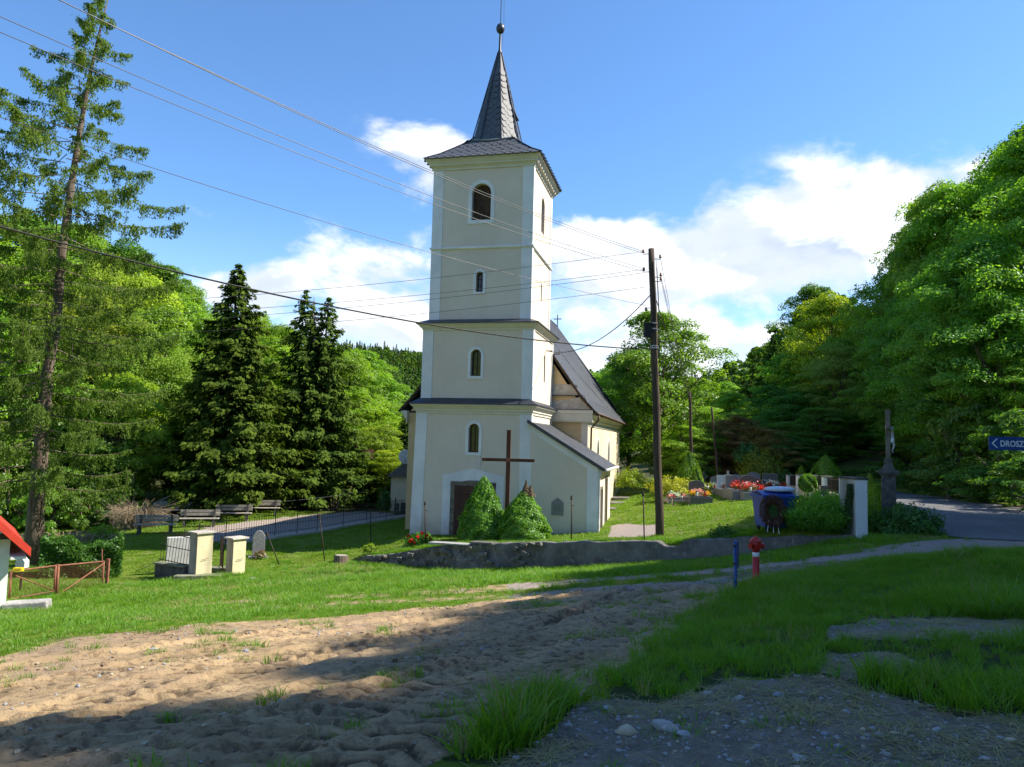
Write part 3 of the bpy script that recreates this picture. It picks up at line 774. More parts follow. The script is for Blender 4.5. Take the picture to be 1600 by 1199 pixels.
cornice((-.34, -.28, 4.90, 4.90), [(0, 2.74), (.05, 2.76), (.05, 2.84), (.10, 2.88), (.10, 2.94), (.22, 3.08), (.26, 3.10), (.26, 3.18), (0, 3.18)], M['trim'])
cornice((-.34, -.28, 4.90, 4.90), [(.22, 3.165), (.31, 3.16), (.31, 3.20), (-.12, 3.47)], M['tin'], 'skirt_roof')
for z in (6.99, 3.42):
    pass
# main door
dm = MB()
outl = [(1.00, GB), (1.36, GB), (1.36, -.22), (3.43, -.22), (3.43, GB), (3.78, GB), (3.78, .06), (3.5, .10), (2.36, .36), (1.3, .10), (1.00, .06)]
y0 = -.385
tri = MB()
f = lambda x, z: (x, PFd(2.3, z)[1]-.035, z); g = lambda x, z: (x, PFd(2.3, z)[1], z)
panel(tri, outl, [], f); reveal(tri, outl, g, f)
tri.build('door_surround', M['white'], church)
jm = MB()
for a, b_ in ((1.362, 1.56), (3.22, 3.428)): jm.box((a, -.40, GB), (b_, -.30, -.30))
jm.box((1.362, -.40, -.40), (3.428, -.30, -.222)); jm.prism([(1.9, -.222), (2.9, -.222), (2.6, -.16), (2.2, -.16)], 'y', -.43, -.40)
jm.build('stone_door_frame', M['sandstone'], church, bevel=.012)
dk = MB().box((1.56, -.392, GB), (3.22, -.386, -.40)); dk.build('door_recess', M['wood_dark'], church)
for i, (a, b_) in enumerate(((1.58, 2.37), (2.41, 3.20))):
    lf = MB().box((a, -.42, GB), (b_, -.393, -.78)).build('door_leaf', M['door'], church, bevel=.006)
    for k in range(3):
        z0 = -2.55+k*.6
        MB().box((a+.10, -.435, z0), (b_-.10, -.421, z0+.46)).build('door_panel', M['door'], lf, bevel=.01)
MB().box((1.58, -.425, -.76), (3.20, -.394, -.42)).build('transom', M['door'], church, bevel=.006)
MB().box((.9, -1.0, GB), (3.9, -.40, -2.60)).build('doorstep', M['sandstone'], church, bevel=.02)
# small white cross over the door
cm = MB(); cm.box((2.635, -.372, .42), (2.665, -.34, .98)); cm.box((2.48, -.371, .70), (2.82, -.341, .73)); cm.build('wall_cross', M['white'], church)
# annex with lean-to roof
an = MB()
af = [(4.90, GB), (7.86, GB), (7.86, .55), (4.90, 2.36)]
panel(an, af, [], F(-.345)); 
dA = [[(.62, GB+.3), (1.42, GB+.3), (1.42, -.40), (.62, -.40)], [(2.55, GB+.35), (3.45, GB+.35), (3.45, -.02), (2.55, -.02)]]
panel(an, [(-.345, GB), (4.95, GB), (4.95, .55), (-.345, .55)], dA, R(7.86))
for h in dA: reveal(an, h, R(7.86), R(7.62))
an.add([(4.9, 4.95, GB), (7.86, 4.95, GB), (7.86, 4.95, .55), (4.9, 4.95, 2.36)], [(0, 1, 2, 3)])
an.build('annex_wall', M['cream'], church)
for h in dA:
    d = MB().box((7.58, h[0][0], h[0][1]), (7.63, h[1][0], h[2][1])).build('side_door', M['wood_dark'], church)
    fr = MB(); e = .11
    ring(fr, [(h[0][0]-e, h[0][1]), (h[1][0]+e, h[1][1]), (h[2][0]+e, h[2][1]+e), (h[3][0]-e, h[3][1]+e)], h, R(7.885), R(7.861)); fr.build('side_door_surround', M['sandstone'], church)
st = MB()
for out in ([(4.93, 2.02), (7.40, .52), (7.40, GB), (7.862, GB), (7.862, .55), (4.93, 2.345)],):
    panel(st, out, [], F(-.378)); reveal(st, out, F(-.345), F(-.378))
st.box((7.861, -.378, GB), (7.89, -.06, .50)); st.build('annex_strip', M['white'], church)
rf = MB()
P0, P1 = (4.80, 2.50), (8.14, .50)
nx, nz = (P0[1]-P1[1]), (P1[0]-P0[0]); ln = math.hypot(nx, nz); nx, nz = nx/ln, nz/ln
rf.prism([P0, P1, (P1[0]-nx*.09, P1[1]-nz*.09), (P0[0]-nx*.09, P0[1]-nz*.09)], 'y', -.56, 5.05)
rf.build('annex_roof', M['slate'], church)
MB().prism([(4.80, 2.56), (8.16, .55), (8.16, .43), (4.80, 2.40)], 'y', -.60, -.562).build('verge_board', M['tin'], church)
cs = MB()
for yy in (0,):
    cs.sweep((4.9, -.345, 7.86, 4.95), [(0, .30), (.05, .32), (.05, .36), (.16, .44), (.20, .45), (.20, .50), (0, .50)])
cs.v = [(x, y, z) if x > 7.5 and y > -.3 else ((x, max(y, -.36), z) if x > 7.5 else (min(max(x, 7.6), x+3), max(y, -.36), z)) for x, y, z in cs.v]
cs.build('annex_cornice', M['trim'], church)
# annex roof slates in courses
def slate_mesh(w=.40, h=.42, t=.012, notch=.12):
    mb = MB(); p = [(-w/2, h*.5), (-w/2, 0), (-w/2+notch, -h*.45), (w/2-notch, -h*.45), (w/2, 0), (w/2, h*.5)]
    return mb.prism(p, 'z', 0, t)
def courses(mb, o, ux, uy, w, h, cond, nw, lift=.02, rng=random.Random(4), collect=None):
    """overlapping slates: o origin, ux along the eave, uy up the slope (unit vectors), cond(a,b) inside test"""
    n = ux.cross(uy).normalized()
    rows = int(h/(nw*.52))+1
    for r in range(rows):
        b = r*nw*.52+nw*.3; a = -nw+(nw/2 if r % 2 else 0)
        while a < w+nw:
            if cond(a, b):
                tilt = .06+rng.uniform(-.012, .012)
                c = o+ux*(a+rng.uniform(-.006, .006))+uy*b+n*(lift+rng.uniform(0, .004))
                m = Matrix.Identity(4)
                yv = (uy*math.cos(tilt)-n*-math.sin(tilt)*-1).normalized(); zv = ux.cross(yv).normalized()
                for k in range(3): m[k][0] = ux[k]; m[k][1] = yv[k]; m[k][2] = zv[k]; m[k][3] = c[k]
                if collect is not None: collect.append(m)
                else:
                    s = nw; mb.add([m @ Vector(q) for q in ((-s*.5, s*.45, 0), (-s*.5, 0, .01), (-s*.22, -s*.5, .014), (s*.22, -s*.5, .014), (s*.5, 0, .01), (s*.5, s*.45, 0))], [(0, 1, 2, 3, 4, 5)])
            a += nw
def up(v): return Vector(v).normalized()
mb = MB(); sl = (Vector((P0[0], 0, P0[1]))-Vector((P1[0], 0, P1[1])))
courses(mb, Vector((P1[0], -.56, P1[1]+.01)), Vector((0, 1, 0)), sl.normalized(), 5.6, sl.length, lambda a, b: .1 < a < 5.5 and b < sl.length-.1, .30, .012)
tag(mb.build('roof_slates', M['slate'], church), kind='stuff')
# plaque, downpipe
MB().prism([(5.89, -1.50), (6.41, -1.50), (6.41, -.95), (6.15, -.76), (5.89, -.95)], 'y', -.385, -.34).build('plaque', M['granite_grey'], church, bevel=.008)
pl = MB()
for k, (a, b_) in enumerate(((6.0, 6.3), (5.97, 6.33), (6.0, 6.28), (5.98, 6.32), (6.02, 6.27))): pl.box((a, -.388, -1.08-.07*k), (b_, -.3855, -1.06-.07*k))
pl.build('plaque_inscription', M['granite_dark'], church)
MB().tube([(8.02, -.46, .42), (7.96, -.46, .30), (7.93, -.44, .1), (7.93, -.44, -2.3), (8.0, -.5, -2.45), (8.25, -.6, -2.42)], .045).build('downpipe', M['zinc'], church, smooth=True)
MB().tube([(8.22, -.55, .47), (8.22, 5.0, .47)], .07, 8).build('annex_gutter', M['zinc'], church, smooth=True)

# ---- tower cap roof and spire
CX, CY = 2.35, 2.36
zE, zS, hE, hS = 14.47, 15.92, 2.74, 1.02
cap = MB()
prof = [(hE+.02, zE), (hE-.55, zE+.40), (hE-1.1, zE+.88), (hS, zS)]
o = []
for q, z in prof: o.append([(CX-q, CY-q, z), (CX+q, CY-q, z), (CX+q, CY+q, z), (CX-q, CY+q, z)])
for i in range(len(o)-1):
    for k in range(4): cap.add([o[i][k], o[i][(k+1) % 4], o[i+1][(k+1) % 4], o[i+1][k]], [(0, 1, 2, 3)])
cap.add([o[0][k] for k in range(4)], [(3, 2, 1, 0)])
cap.build('cap_roof', M['slate'], church)
def slate_parts(mats, nw, parent, nmax):
    mb = MB(); s = nw
    mb.prism([(-s*.5, s*.45), (-s*.5, 0), (-s*.24, -s*.5), (s*.24, -s*.5), (s*.5, 0), (s*.5, s*.45)], 'z', 0, .012)
    proto = None
    for m in mats[:nmax]:
        if proto is None: proto = mb.build('slate', M['slate'], parent); ob = proto
        else: ob = share(proto, 'slate', parent)
        ob.matrix_local = m
def capface(k, collect, mb):
    dirs = [((1, 0), (0, 1)), ((0, 1), (-1, 0)), ((-1, 0), (0, -1)), ((0, -1), (1, 0))]
    (ax, ay), (bx, by) = dirs[k]; s = 0
    base = Vector((CX, CY, 0)); A_ = Vector((ax, ay, 0)); B_ = Vector((bx, by, 0))
    for i in range(3):
        q0, z0 = prof[i]; q1, z1 = prof[i+1]
        e0 = base-A_*q0-B_*q0+Vector((0, 0, z0))
        sv = B_*(q0-q1)+Vector((0, 0, z1-z0)); L = sv.length
        courses(mb, e0, A_, sv.normalized(), 2*q0, L, lambda a, b, q0=q0, q1=q1, L=L: (q0-q1)*b/L+.04 < a < 2*q0-(q0-q1)*b/L-.04 and b < L-.02, .40, .012, collect=collect)
mats = []; capface(0, mats, None); capface(1, mats, None); ncap = len(mats)
mb = MB(); capface(2, None, mb); capface(3, None, mb)
# hip and ridge caps
hip = MB()
for sx, sy in ((-1, -1), (1, -1), (1, 1), (-1, 1)):
    hip.tube([(CX+sx*(q-.0), CY+sy*(q-.0), z+.03) for q, z in prof], .035, 6)
tag(hip.build('hip_cap', M['tin'], church), kind='stuff')
# spire: octagon from z 15.6 to 20.75
R0, z0s, z1s, R1 = 1.22, 15.62, 20.75, .09
def octp(r, z, k): t = math.pi/8+k*math.pi/4; return Vector((CX+r/math.cos(math.pi/8)*math.cos(t), CY+r/math.cos(math.pi/8)*math.sin(t), z))
sp = MB()
for k in range(8): sp.add([octp(R0, z0s, k), octp(R0, z0s, k+1), octp(R1, z1s, k+1), octp(R1, z1s, k)], [(0, 1, 2, 3)])
sp.build('spire', M['slate'], church)
def facet(k, collect, mb):
    a0, a1 = octp(R0, z0s, k), octp(R0, z0s, k+1); b0, b1 = octp(R1, z1s, k), octp(R1, z1s, k+1)
    ux = (a1-a0).normalized(); mid = (a0+a1)/2; top = (b0+b1)/2; uy = (top-mid).normalized(); L = (top-mid).length; w0 = (a1-a0).length; w1 = (b1-b0).length
    def cond(a, b):
        t = b/L; m = (w0-w1)*t/2; return m+.13 < a < w0-m-.13 and b < L-.1 and b > .22
    courses(mb, a0, ux, uy, w0, L, lambda a, b: cond(a, b), .33, .010, collect=collect)
smats = []
for k in (5, 6): facet(k, smats, None)
for k in (0, 1, 2, 3, 4, 7): facet(k, None, mb)
print('slates', ncap, len(smats))
slate_parts(mats, .40, church, 175); slate_parts(smats, .33, church, 110)
rest = mats[175:]+smats[110:]
for m in rest: mb.add([m @ Vector(q) for q in ((-.16, .15, 0), (-.16, 0, .01), (-.08, -.16, .014), (.08, -.16, .014), (.16, 0, .01), (.16, .15, 0))], [(0, 1, 2, 3, 4, 5)])
tag(mb.build('tower_slates', M['slate'], church), kind='stuff')
ar = MB()
for k in range(8): ar.tube([octp(R0, z0s+.25, k), octp(R1, z1s, k)], .03, 5)
ar.build('arris_strip', M['tin'], church)
# ladder hatch on the spire, standing proud of the right-hand facet
hm = MB(); c = CX+.62
hm.prism([(17.25, .62), (18.6, .42), (18.6, .50), (17.25, .98)], 'x', 0, 0)
hm = MB(); hm.add([(CX+.80, CY-.35, 17.3), (CX+.80, CY+.25, 17.3), (CX+1.02, CY+.25, 17.3), (CX+1.02, CY-.35, 17.3), (CX+.55, CY-.27, 18.45), (CX+.55, CY+.18, 18.45)],
    [(0, 1, 2, 3), (3, 2, 5, 4), (0, 3, 4), (1, 5, 2)])
hm.build('spire_hatch', M['slate'], church)
fl = MB(); fl.tube([(CX-1.05, CY-1.05, 15.95), (CX, CY-1.3, 15.78), (CX+1.02, CY-1.08, 15.92)], .04, 6); fl.tube([(CX+1.06, CY-1.0, 15.92), (CX+1.27, CY, 15.80), (CX+1.05, CY+1.0, 15.92)], .04, 6)
fl.build('flashing', M['lead'], church)
fin = MB(); fin.lathe([(.11, 20.62), (.12, 20.75), (.065, 20.9), (.055, 21.7), (.05, 21.78)], (CX, CY, 0), 12); fin.build('spire_finial', M['tin'], church, smooth=True)
fin = MB(); fin.lathe([(.04, 21.72), (.14, 21.78), (.205, 21.9), (.215, 22.0), (.19, 22.12), (.10, 22.22), (.03, 22.28)], (CX, CY, 0), 18); fin.build('spire_ball', M['tin'], church, smooth=True)
xm = MB(); xm.tube([(CX, CY, 22.25), (CX, CY, 24.6)], .018, 6); xm.tube([(CX-.05, CY, 23.75), (CX+.02, CY, 23.75)], .02, 6); xm.tube([(CX-.34, CY, 23.9), (CX+.34, CY, 23.9)], .016, 6); xm.tube([(CX+.06, CY+.03, 20.4), (CX+.16, CY+.03, 22.3), (CX+.12, CY, 25.1)], .008, 5)
xm.build('spire_cross', M['iron'], church)

# ---- nave
NU0, NU1, NV0, NV1, NE = -2.72, 6.69, 4.94, 23.6, 2.95
RU, RZ = 2.05, 10.15
nv = MB()
wins = [(9.6, -.3, 1.80, .95), (15.6, -.3, 1.80, .95)]
hs = [arch(*w, pointed=True) for w in wins]
panel(nv, [(NV0, GB-.6), (NV1, GB-.6), (NV1, NE), (NV0, NE)], hs, R(NU1))
for h in hs: reveal(nv, h, R(NU1), R(NU1-.3))
nv.add([(NU0, NV0, GB-1), (NU0, NV1, GB-1), (NU0, NV1, NE), (NU0, NV0, NE)], [(0, 1, 2, 3)])
ap = [(NU1, NV1), (NU1-2.2, NV1+2.6), (NU0+2.2, NV1+2.6), (NU0, NV1)]
for i in range(3): nv.add([(*ap[i], GB-1), (*ap[i+1], GB-1), (*ap[i+1], NE), (*ap[i], NE)], [(0, 1, 2, 3)])
nv.build('nave_wall', M['nave'], church)
wf = MB(); wf.add([(NU0, NV0, GB-.6), (NU1, NV0, GB-.6), (NU1, NV0, NE), (NU0, NV0, NE)], [(0, 1, 2, 3)]); wf.build('nave_front_wall', M['ochre'], church)
gb = MB(); ge = 6.62; gb.add([(NU0+.1, NV0, NE+.1), (ge, NV0, NE+.1), (RU, NV0, RZ-.3)], [(0, 1, 2)]); gb.build('gable', M['ochre'], church)
for w in wins: rwindow(R(NU1), *w, 'glass', b=.10, pointed=True)
# corner strip, string courses and patches on the gable
MB().box((NU1-.30, NV0-.03, GB), (NU1+.03, NV0+.34, 2.66)).build('corner_strip', M['cream'], church)
MB().box((4.9, NV0-.035, 3.98), (6.18, NV0-.003, 4.50)).build('peeling_patch', M['patch'], church)
pt = MB().prism([(4.9, 3.26), (6.86, 3.26), (6.76, 3.50), (6.55, 3.92), (5.5, 3.72), (4.9, 3.66)], 'y', NV0-.06, NV0-.004); pt.build('peeling_patch', M['patch'], church)
MB().box((4.9, NV0-.16, 3.93), (6.45, NV0-.002, 3.97)).build('ledge', M['tin'], church)
cr = MB(); cr.prism([(4.95-.02-.16, 2.62), (4.95-.02-.2, 2.70), (4.95-.02-.26, 3.02), (4.95-.02-.30, 3.05), (4.95-.02-.30, 3.22), (4.93, 3.25), (4.93, 2.62)], 'x', 4.9, NU1+.28); cr.build('gable_cornice', M['trim'], church)
MB().box((4.9, NV0-.34, 3.225), (NU1+.34, NV0-.0, 3.25)).build('ledge', M['tin'], church)
cn = MB(); pr = [(0, 2.42), (.05, 2.45), (.05, 2.62), (.16, 2.72), (.18, 2.80), (.30, 2.96), (.34, 2.98), (.34, 3.04), (0, 3.06)]
cn.prism([(NU1+a, z) for a, z in pr], 'y', NV0-.0, NV1+.1); cn.build('nave_cornice', M['trim'], church)
cn = MB(); cn.prism([(NU0-a, z) for a, z in pr], 'y', NV0-.3, NV1+.1); cn.build('nave_cornice', M['trim'], church)
# roof with flared eaves: profile from eave to ridge
rp = [(NU1+.48, 3.08), (NU1-.35, 3.98), (NU1-1.5, 5.60), (RU+.0, RZ)]
lp = [(NU0-.48, 3.08), (NU0+.35, 3.98), (NU0+1.5, 5.60), (RU, RZ)]
vy0 = NV0-.22; vr = 22.6
rv = MB()
def hipend(q):   # depth at which the hip meets height q
    t = (q-3.08)/(RZ-3.08); return NV1+.35+(vr-NV1-.35)*t
for pf in (rp, lp):
    for i in range(3):
        (a, z), (b, w_) = pf[i], pf[i+1]
        rv.add([(a, vy0, z), (a, hipend(z), z), (b, hipend(w_), w_), (b, vy0, w_)], [(0, 1, 2, 3)])
        rv.add([(a, vy0, z-.10), (a, hipend(z), z-.10), (b, hipend(w_), w_-.12), (b, vy0, w_-.12)], [(0, 3, 2, 1)])
ae = [(NU1+.48, NV1+.35), (NU1-2.0, NV1+3.1), (NU0+2.0, NV1+3.1), (NU0-.48, NV1+.35)]
for i in range(3): rv.add([(*ae[i], 3.06), (*ae[i+1], 3.06), (RU, vr, RZ)], [(0, 1, 2)])
rv.build('nave_roof', M['slate'], church)
mb = MB()
for i in range(3):
    (a, z), (b, w_) = rp[i], rp[i+1]; sv = Vector((b-a, 0, w_-z)); L = sv.length
    e0, e1 = hipend(z), hipend(w_)
    courses(mb, Vector((a, vy0, z)), Vector((0, 1, 0)), sv.normalized(), e0-vy0+.5, L, lambda p, q, e0=e0, e1=e1, L=L: 0.05 < p < e0+(e1-e0)*q/L-vy0 and q < L-.02, .34, .012)
tag(mb.build('roof_slates', M['slate'], church), kind='stuff')
vb = MB()
for pf in (rp, lp):
    for i in range(3):
        (a, z), (b, w_) = pf[i], pf[i+1]
        vb.add([(a, vy0-.03, z+.03), (b, vy0-.03, w_+.03), (b, vy0-.03, w_-.17), (a, vy0-.03, z-.15), (a, vy0+.01, z+.03), (b, vy0+.01, w_+.03), (b, vy0+.01, w_-.17), (a, vy0+.01, z-.15)],
               [(0, 1, 2, 3), (4, 7, 6, 5), (0, 4, 5, 1), (3, 2, 6, 7)])
vb.build('verge_board', M['wood_dark'], church)
rc = MB(); rc.tube([(RU, vy0, RZ+.03), (RU, vr, RZ+.03)], .07, 6); rc.tube([(RU, vr, RZ+.02), (NU1+.45, NV1+.33, 3.12)], .05, 6); rc.build('ridge_cap', M['tin'], church)
lc = MB(); lc.tube([(RU+.3, vy0+1.2, RZ-.35), (NU1-1.5, vy0+6, 5.72), (NU1-.4, 17, 4.1), (NU1+.2, 22, 3.5)], .015, 5); lc.build('lightning_cable', M['lead'], church)
rx = MB(); rx.tube([(RU, vr, RZ), (RU, vr, RZ+.95)], .035, 6); rx.box((RU-.30, vr-.02, RZ+.60), (RU+.30, vr+.02, RZ+.66)); rx.build('ridge_cross', M['iron'], church)
MB().tube([(NU1+.50, vy0+.1, 3.06), (NU1+.50, NV1+.4, 3.02), (NU1-1.9, NV1+3.2, 3.0)], .075, 8).build('nave_gutter', M['brown_metal'], church, smooth=True)
MB().tube([(NU1+.50, 5.5, 3.0), (NU1+.48, 5.5, 2.75), (NU1+.12, 5.6, 2.35), (NU1+.10, 5.6, .7)], .05, 8).build('nave_downpipe', M['brown_metal'], church, smooth=True)
MB().tube([(NU1+.9, NV1+.5, 2.95), (NU1+1.0, NV1+.4, 2.5), (NU1+.6, NV1+.3, 2.3), (NU1+.1, NV1, 2.35)], .02, 6).build('cable_bracket', M['iron'], church)
# small insulator bracket where the service line meets the tower
MB().tube([(4.9, 2.9, 5.95), (5.2, 2.9, 5.95), (5.2, 2.9, 6.2)], .025, 6).build('line_bracket', M['iron'], church)
MB().tube([(4.98, 4.6, 6.0), (5.3, 4.6, 6.0)], .03, 6).build('line_bracket', M['iron'], church)
# steps and stone edging along the nave
for k, (v0, v1) in enumerate(((5.6, 6.2), (8.2, 9.4), (13, 14.6), (17.5, 19.4))):
    u0 = NU1+.2; c = CW(u0+.6, (v0+v1)/2); 
    MB().box((NU1+.05, v0, gz(c.x, c.y)-.3), (NU1+1.15, v1, gz(c.x, c.y)+.10)).build('stone_step', M['concrete'], church, bevel=.02)

# ---------------------------------------------------------------- retaining wall in front of the church
def retaining():
    p = wtop[len(wtop)//2]
    T = thing('retaining_wall', (0, 0, 0), 'low crumbling grey retaining wall of concrete and rubble below the church', 'wall')
    A_ = [np.array(q) for q in wtop]; B_ = [np.array(q) for q in wbot]
    s = np.r_[0, np.cumsum([np.hypot(*(A_[i+1]-A_[i])[:2]) for i in range(len(A_)-1)])]
    n = 300; q = np.linspace(0, s[-1], n)
    top = np.stack([np.interp(q, s, [a[k] for a in A_]) for k in range(3)], 1); bot = np.interp(q, s, [b[2] for b in B_])-.35
    d = np.gradient(top[:, :2], axis=0); d /= np.linalg.norm(d, axis=1)[:, None]; nrm = np.c_[d[:, 1], -d[:, 0]]
    tz = top[:, 2]+.05+.035*fbm(q*2, q*0, 4, 3)
    notch = np.exp(-((q-s[5]-1.15)/.38)**4); tz -= notch*.22
    rough = sstep(q, s[3]+1.2, s[2])*1.0
    m = 16; V = []
    for i in range(n):
        for j in range(m+1):
            t = j/m; z = bot[i]*(1-t)+tz[i]*t
            r = .03*float(fbm(q[i]*3, z*3+5, 4, 7))+rough[i]*(.22*float(fbm(q[i]*1.3, z*3.2, 4, 9))+.06)
            V.append((top[i, 0]+nrm[i, 0]*(.12+.10*(1-t)+r), top[i, 1]+nrm[i, 1]*(.12+.10*(1-t)+r), z))
        for k, w in enumerate((.10, .26, .42)):
            r = .03*float(fbm(q[i]*4, w*9, 3, 19))
            V.append((top[i, 0]-nrm[i, 0]*w, top[i, 1]-nrm[i, 1]*w, tz[i]+(r if k < 2 else -.55)))
    K = m+4; a = (np.arange((n-1)*(K-1))//(K-1))*K+np.arange((n-1)*(K-1)) % (K-1)
    o = raw('wall_face', np.array(V), np.stack([a, a+K, a+K+1, a+1], 1), M['concrete'], T)
    o.data.materials.append(M['rubble'])
    mi = np.zeros(len(o.data.polygons), np.int32); ii = np.arange(len(mi))//(K-1); mi[rough[ii] > .45] = 1
    o.data.polygons.foreach_set('material_index', mi)
    rng = random.Random(8)
    for k in range(46):    # stones of the broken left end
        i = rng.randrange(int(n*.02), int(n*.44)); t = rng.uniform(.25, .98); z = bot[i]*(1-t)+tz[i]*t
        w, h, e = rng.uniform(.14, .38), rng.uniform(.07, .16), rng.uniform(.1, .2)
        mt = Matrix.Translation((top[i, 0]+nrm[i, 0]*.26, top[i, 1]+nrm[i, 1]*.26, z)) @ Matrix.Rotation(math.atan2(d[i, 1], d[i, 0])+rng.uniform(-.3, .3), 4, 'Z') @ Matrix.Rotation(rng.uniform(-.25, .25), 4, 'Y')
        MB().box((-w/2, -e/2, -h/2), (w/2, e/2, h/2), mt, .025, rng).build('stone', M['rubble'], T, bevel=.02)
    for k, (i0, ln, mt) in enumerate(((70, 1.7, 'slab'), (92, .9, 'concrete'))):
        p_ = top[i0]; mt4 = Matrix.Translation((p_[0], p_[1], tz[i0]+.03)) @ Matrix.Rotation(math.atan2(d[i0, 1], d[i0, 0]), 4, 'Z') @ Matrix.Rotation(-.03, 4, 'Y')
        MB().box((-ln/2, -.25, -.03), (ln/2, .22, .035), mt4, .02, rng).build('coping_slab', M[mt], T, bevel=.012)
    L = [8+k*26 for k in range(0)]
retaining()

# ---------------------------------------------------------------- vegetation
def quads(rng, c, nrm, size, asp=.55, droop=None, jitter=.35):
    """rhombic leaves at c, facing nrm"""
    n = len(c)
    nr = nrm/np.linalg.norm(nrm, axis=1)[:, None]
    t = rng.normal(size=(n, 3)) if droop is None else droop+rng.normal(size=(n, 3))*jitter
    t -= (t*nr).sum(1)[:, None]*nr; t /= np.linalg.norm(t, axis=1)[:, None]+1e-9
    b = np.cross(nr, t); s = (size*rng.uniform(.65, 1.35, n))[:, None]
    V = np.stack([c-t*s*.5, c+b*s*asp*.5+nr*s*.06, c+t*s*.5, c-b*s*asp*.5+nr*s*.06], 1).reshape(-1, 3)
    return V, np.arange(n*4).reshape(n, 4)
def trunkmesh(rng, H, r0, limbs, lean=(0, 0), wob=.15, n=8):
    mb = MB(); k = 9
    pts = [(lean[0]*H*t+wob*math.sin(t*5+1)*t, lean[1]*H*t+wob*math.cos(t*4)*t, H*t) for t in np.linspace(0, 1, k)]
    mb.tube([(0, 0, -.5)]+pts, [r0*1.35]+[r0*(1.15 if i == 0 else 1)*(1-.93*i/(k-1)) for i in range(k)], n)
    def tp(z): t = min(1, z/H); return Vector((lean[0]*H*t+wob*math.sin(t*5+1)*t, lean[1]*H*t+wob*math.cos(t*4)*t, z))
    for z, tip, r in limbs:
        a = tp(z); tip = Vector(tip); m = a.lerp(tip, .5)+Vector((0, 0, .12*(tip-a).length*(-.3)))
        mb.tube([a, m, tip], [r, r*.6, r*.18], 5, cap=False)
    return mb
def broadleaf(seed, H, R, lobes, per, leaf, z0=.22, shape=1., mat='leaf', low=0., name='tree'):
    """crown of leaf lobes on limbs; returns (trunk mesh builder, V, F, tint)"""
    rng = np.random.default_rng(seed); rr = random.Random(seed)
    cs = []; limbs = []
    for i in range(lobes):
        u = rr.random(); th = rr.random()*2*math.pi+i*2.4
        z = z0+(1-z0)*(u**.85)
        w = math.sin(math.pi*min(1, max(0, (z-z0*.6)/(1.04-z0*.6)))**shape)**.7
        q = R*w*(rr.uniform(.45, 1.0) if rr.random() < .8 else rr.uniform(0, .5))*.93
        bump = 1+.22*math.sin(th*2+seed)+.12*math.sin(th*3+z*7)
        c = (q*bump*math.cos(th), q*bump*math.sin(th), z*H*(1+.03*math.sin(th*2)))
        cs.append(c)
        if i % 3 == 0: limbs.append((max(H*z0*.7, (z*H)*rr.uniform(.45, .75)), c, .05+.035*H/14))
    C_ = []; N_ = []; T_ = []
    for c in cs:
        lr = R*rr.uniform(.13, .27); n = int(per*rr.uniform(.6, 1.35))
        d = rng.normal(size=(n, 3)); d[:, 2] = np.abs(d[:, 2])*.9-.25; d /= np.linalg.norm(d, axis=1)[:, None]
        rad = lr*rng.uniform(.55, 1.05, n)**.6
        # sprays: cluster the leaves of a lobe into twigs
        k = max(3, n//16); tw = d[rng.integers(0, n, k)]; which = rng.integers(0, k, n)
        d = d*.45+tw[which]*.75; d /= np.linalg.norm(d, axis=1)[:, None]
        p = np.array(c)+d*rad[:, None]*np.array([1.1, 1.1, .85])+rng.normal(size=(n, 3))*lr*.07
        out = p-np.array([0, 0, H*.5]); out /= np.linalg.norm(out, axis=1)[:, None]
        C_.append(p); N_.append(d*.6+out*.35+np.array([0, 0, .22])+rng.normal(size=(n, 3))*.5)
        T_.append(np.clip(rr.uniform(.0, .7)+rng.uniform(-.25, .35, n), 0, 1))
    C_ = np.concatenate(C_); N_ = np.concatenate(N_); T_ = np.concatenate(T_)
    V, Fq = quads(rng, C_, N_, leaf)
    return trunkmesh(rr, H*.86, .014*H+.06, limbs, wob=.03*H), V, Fq, T_
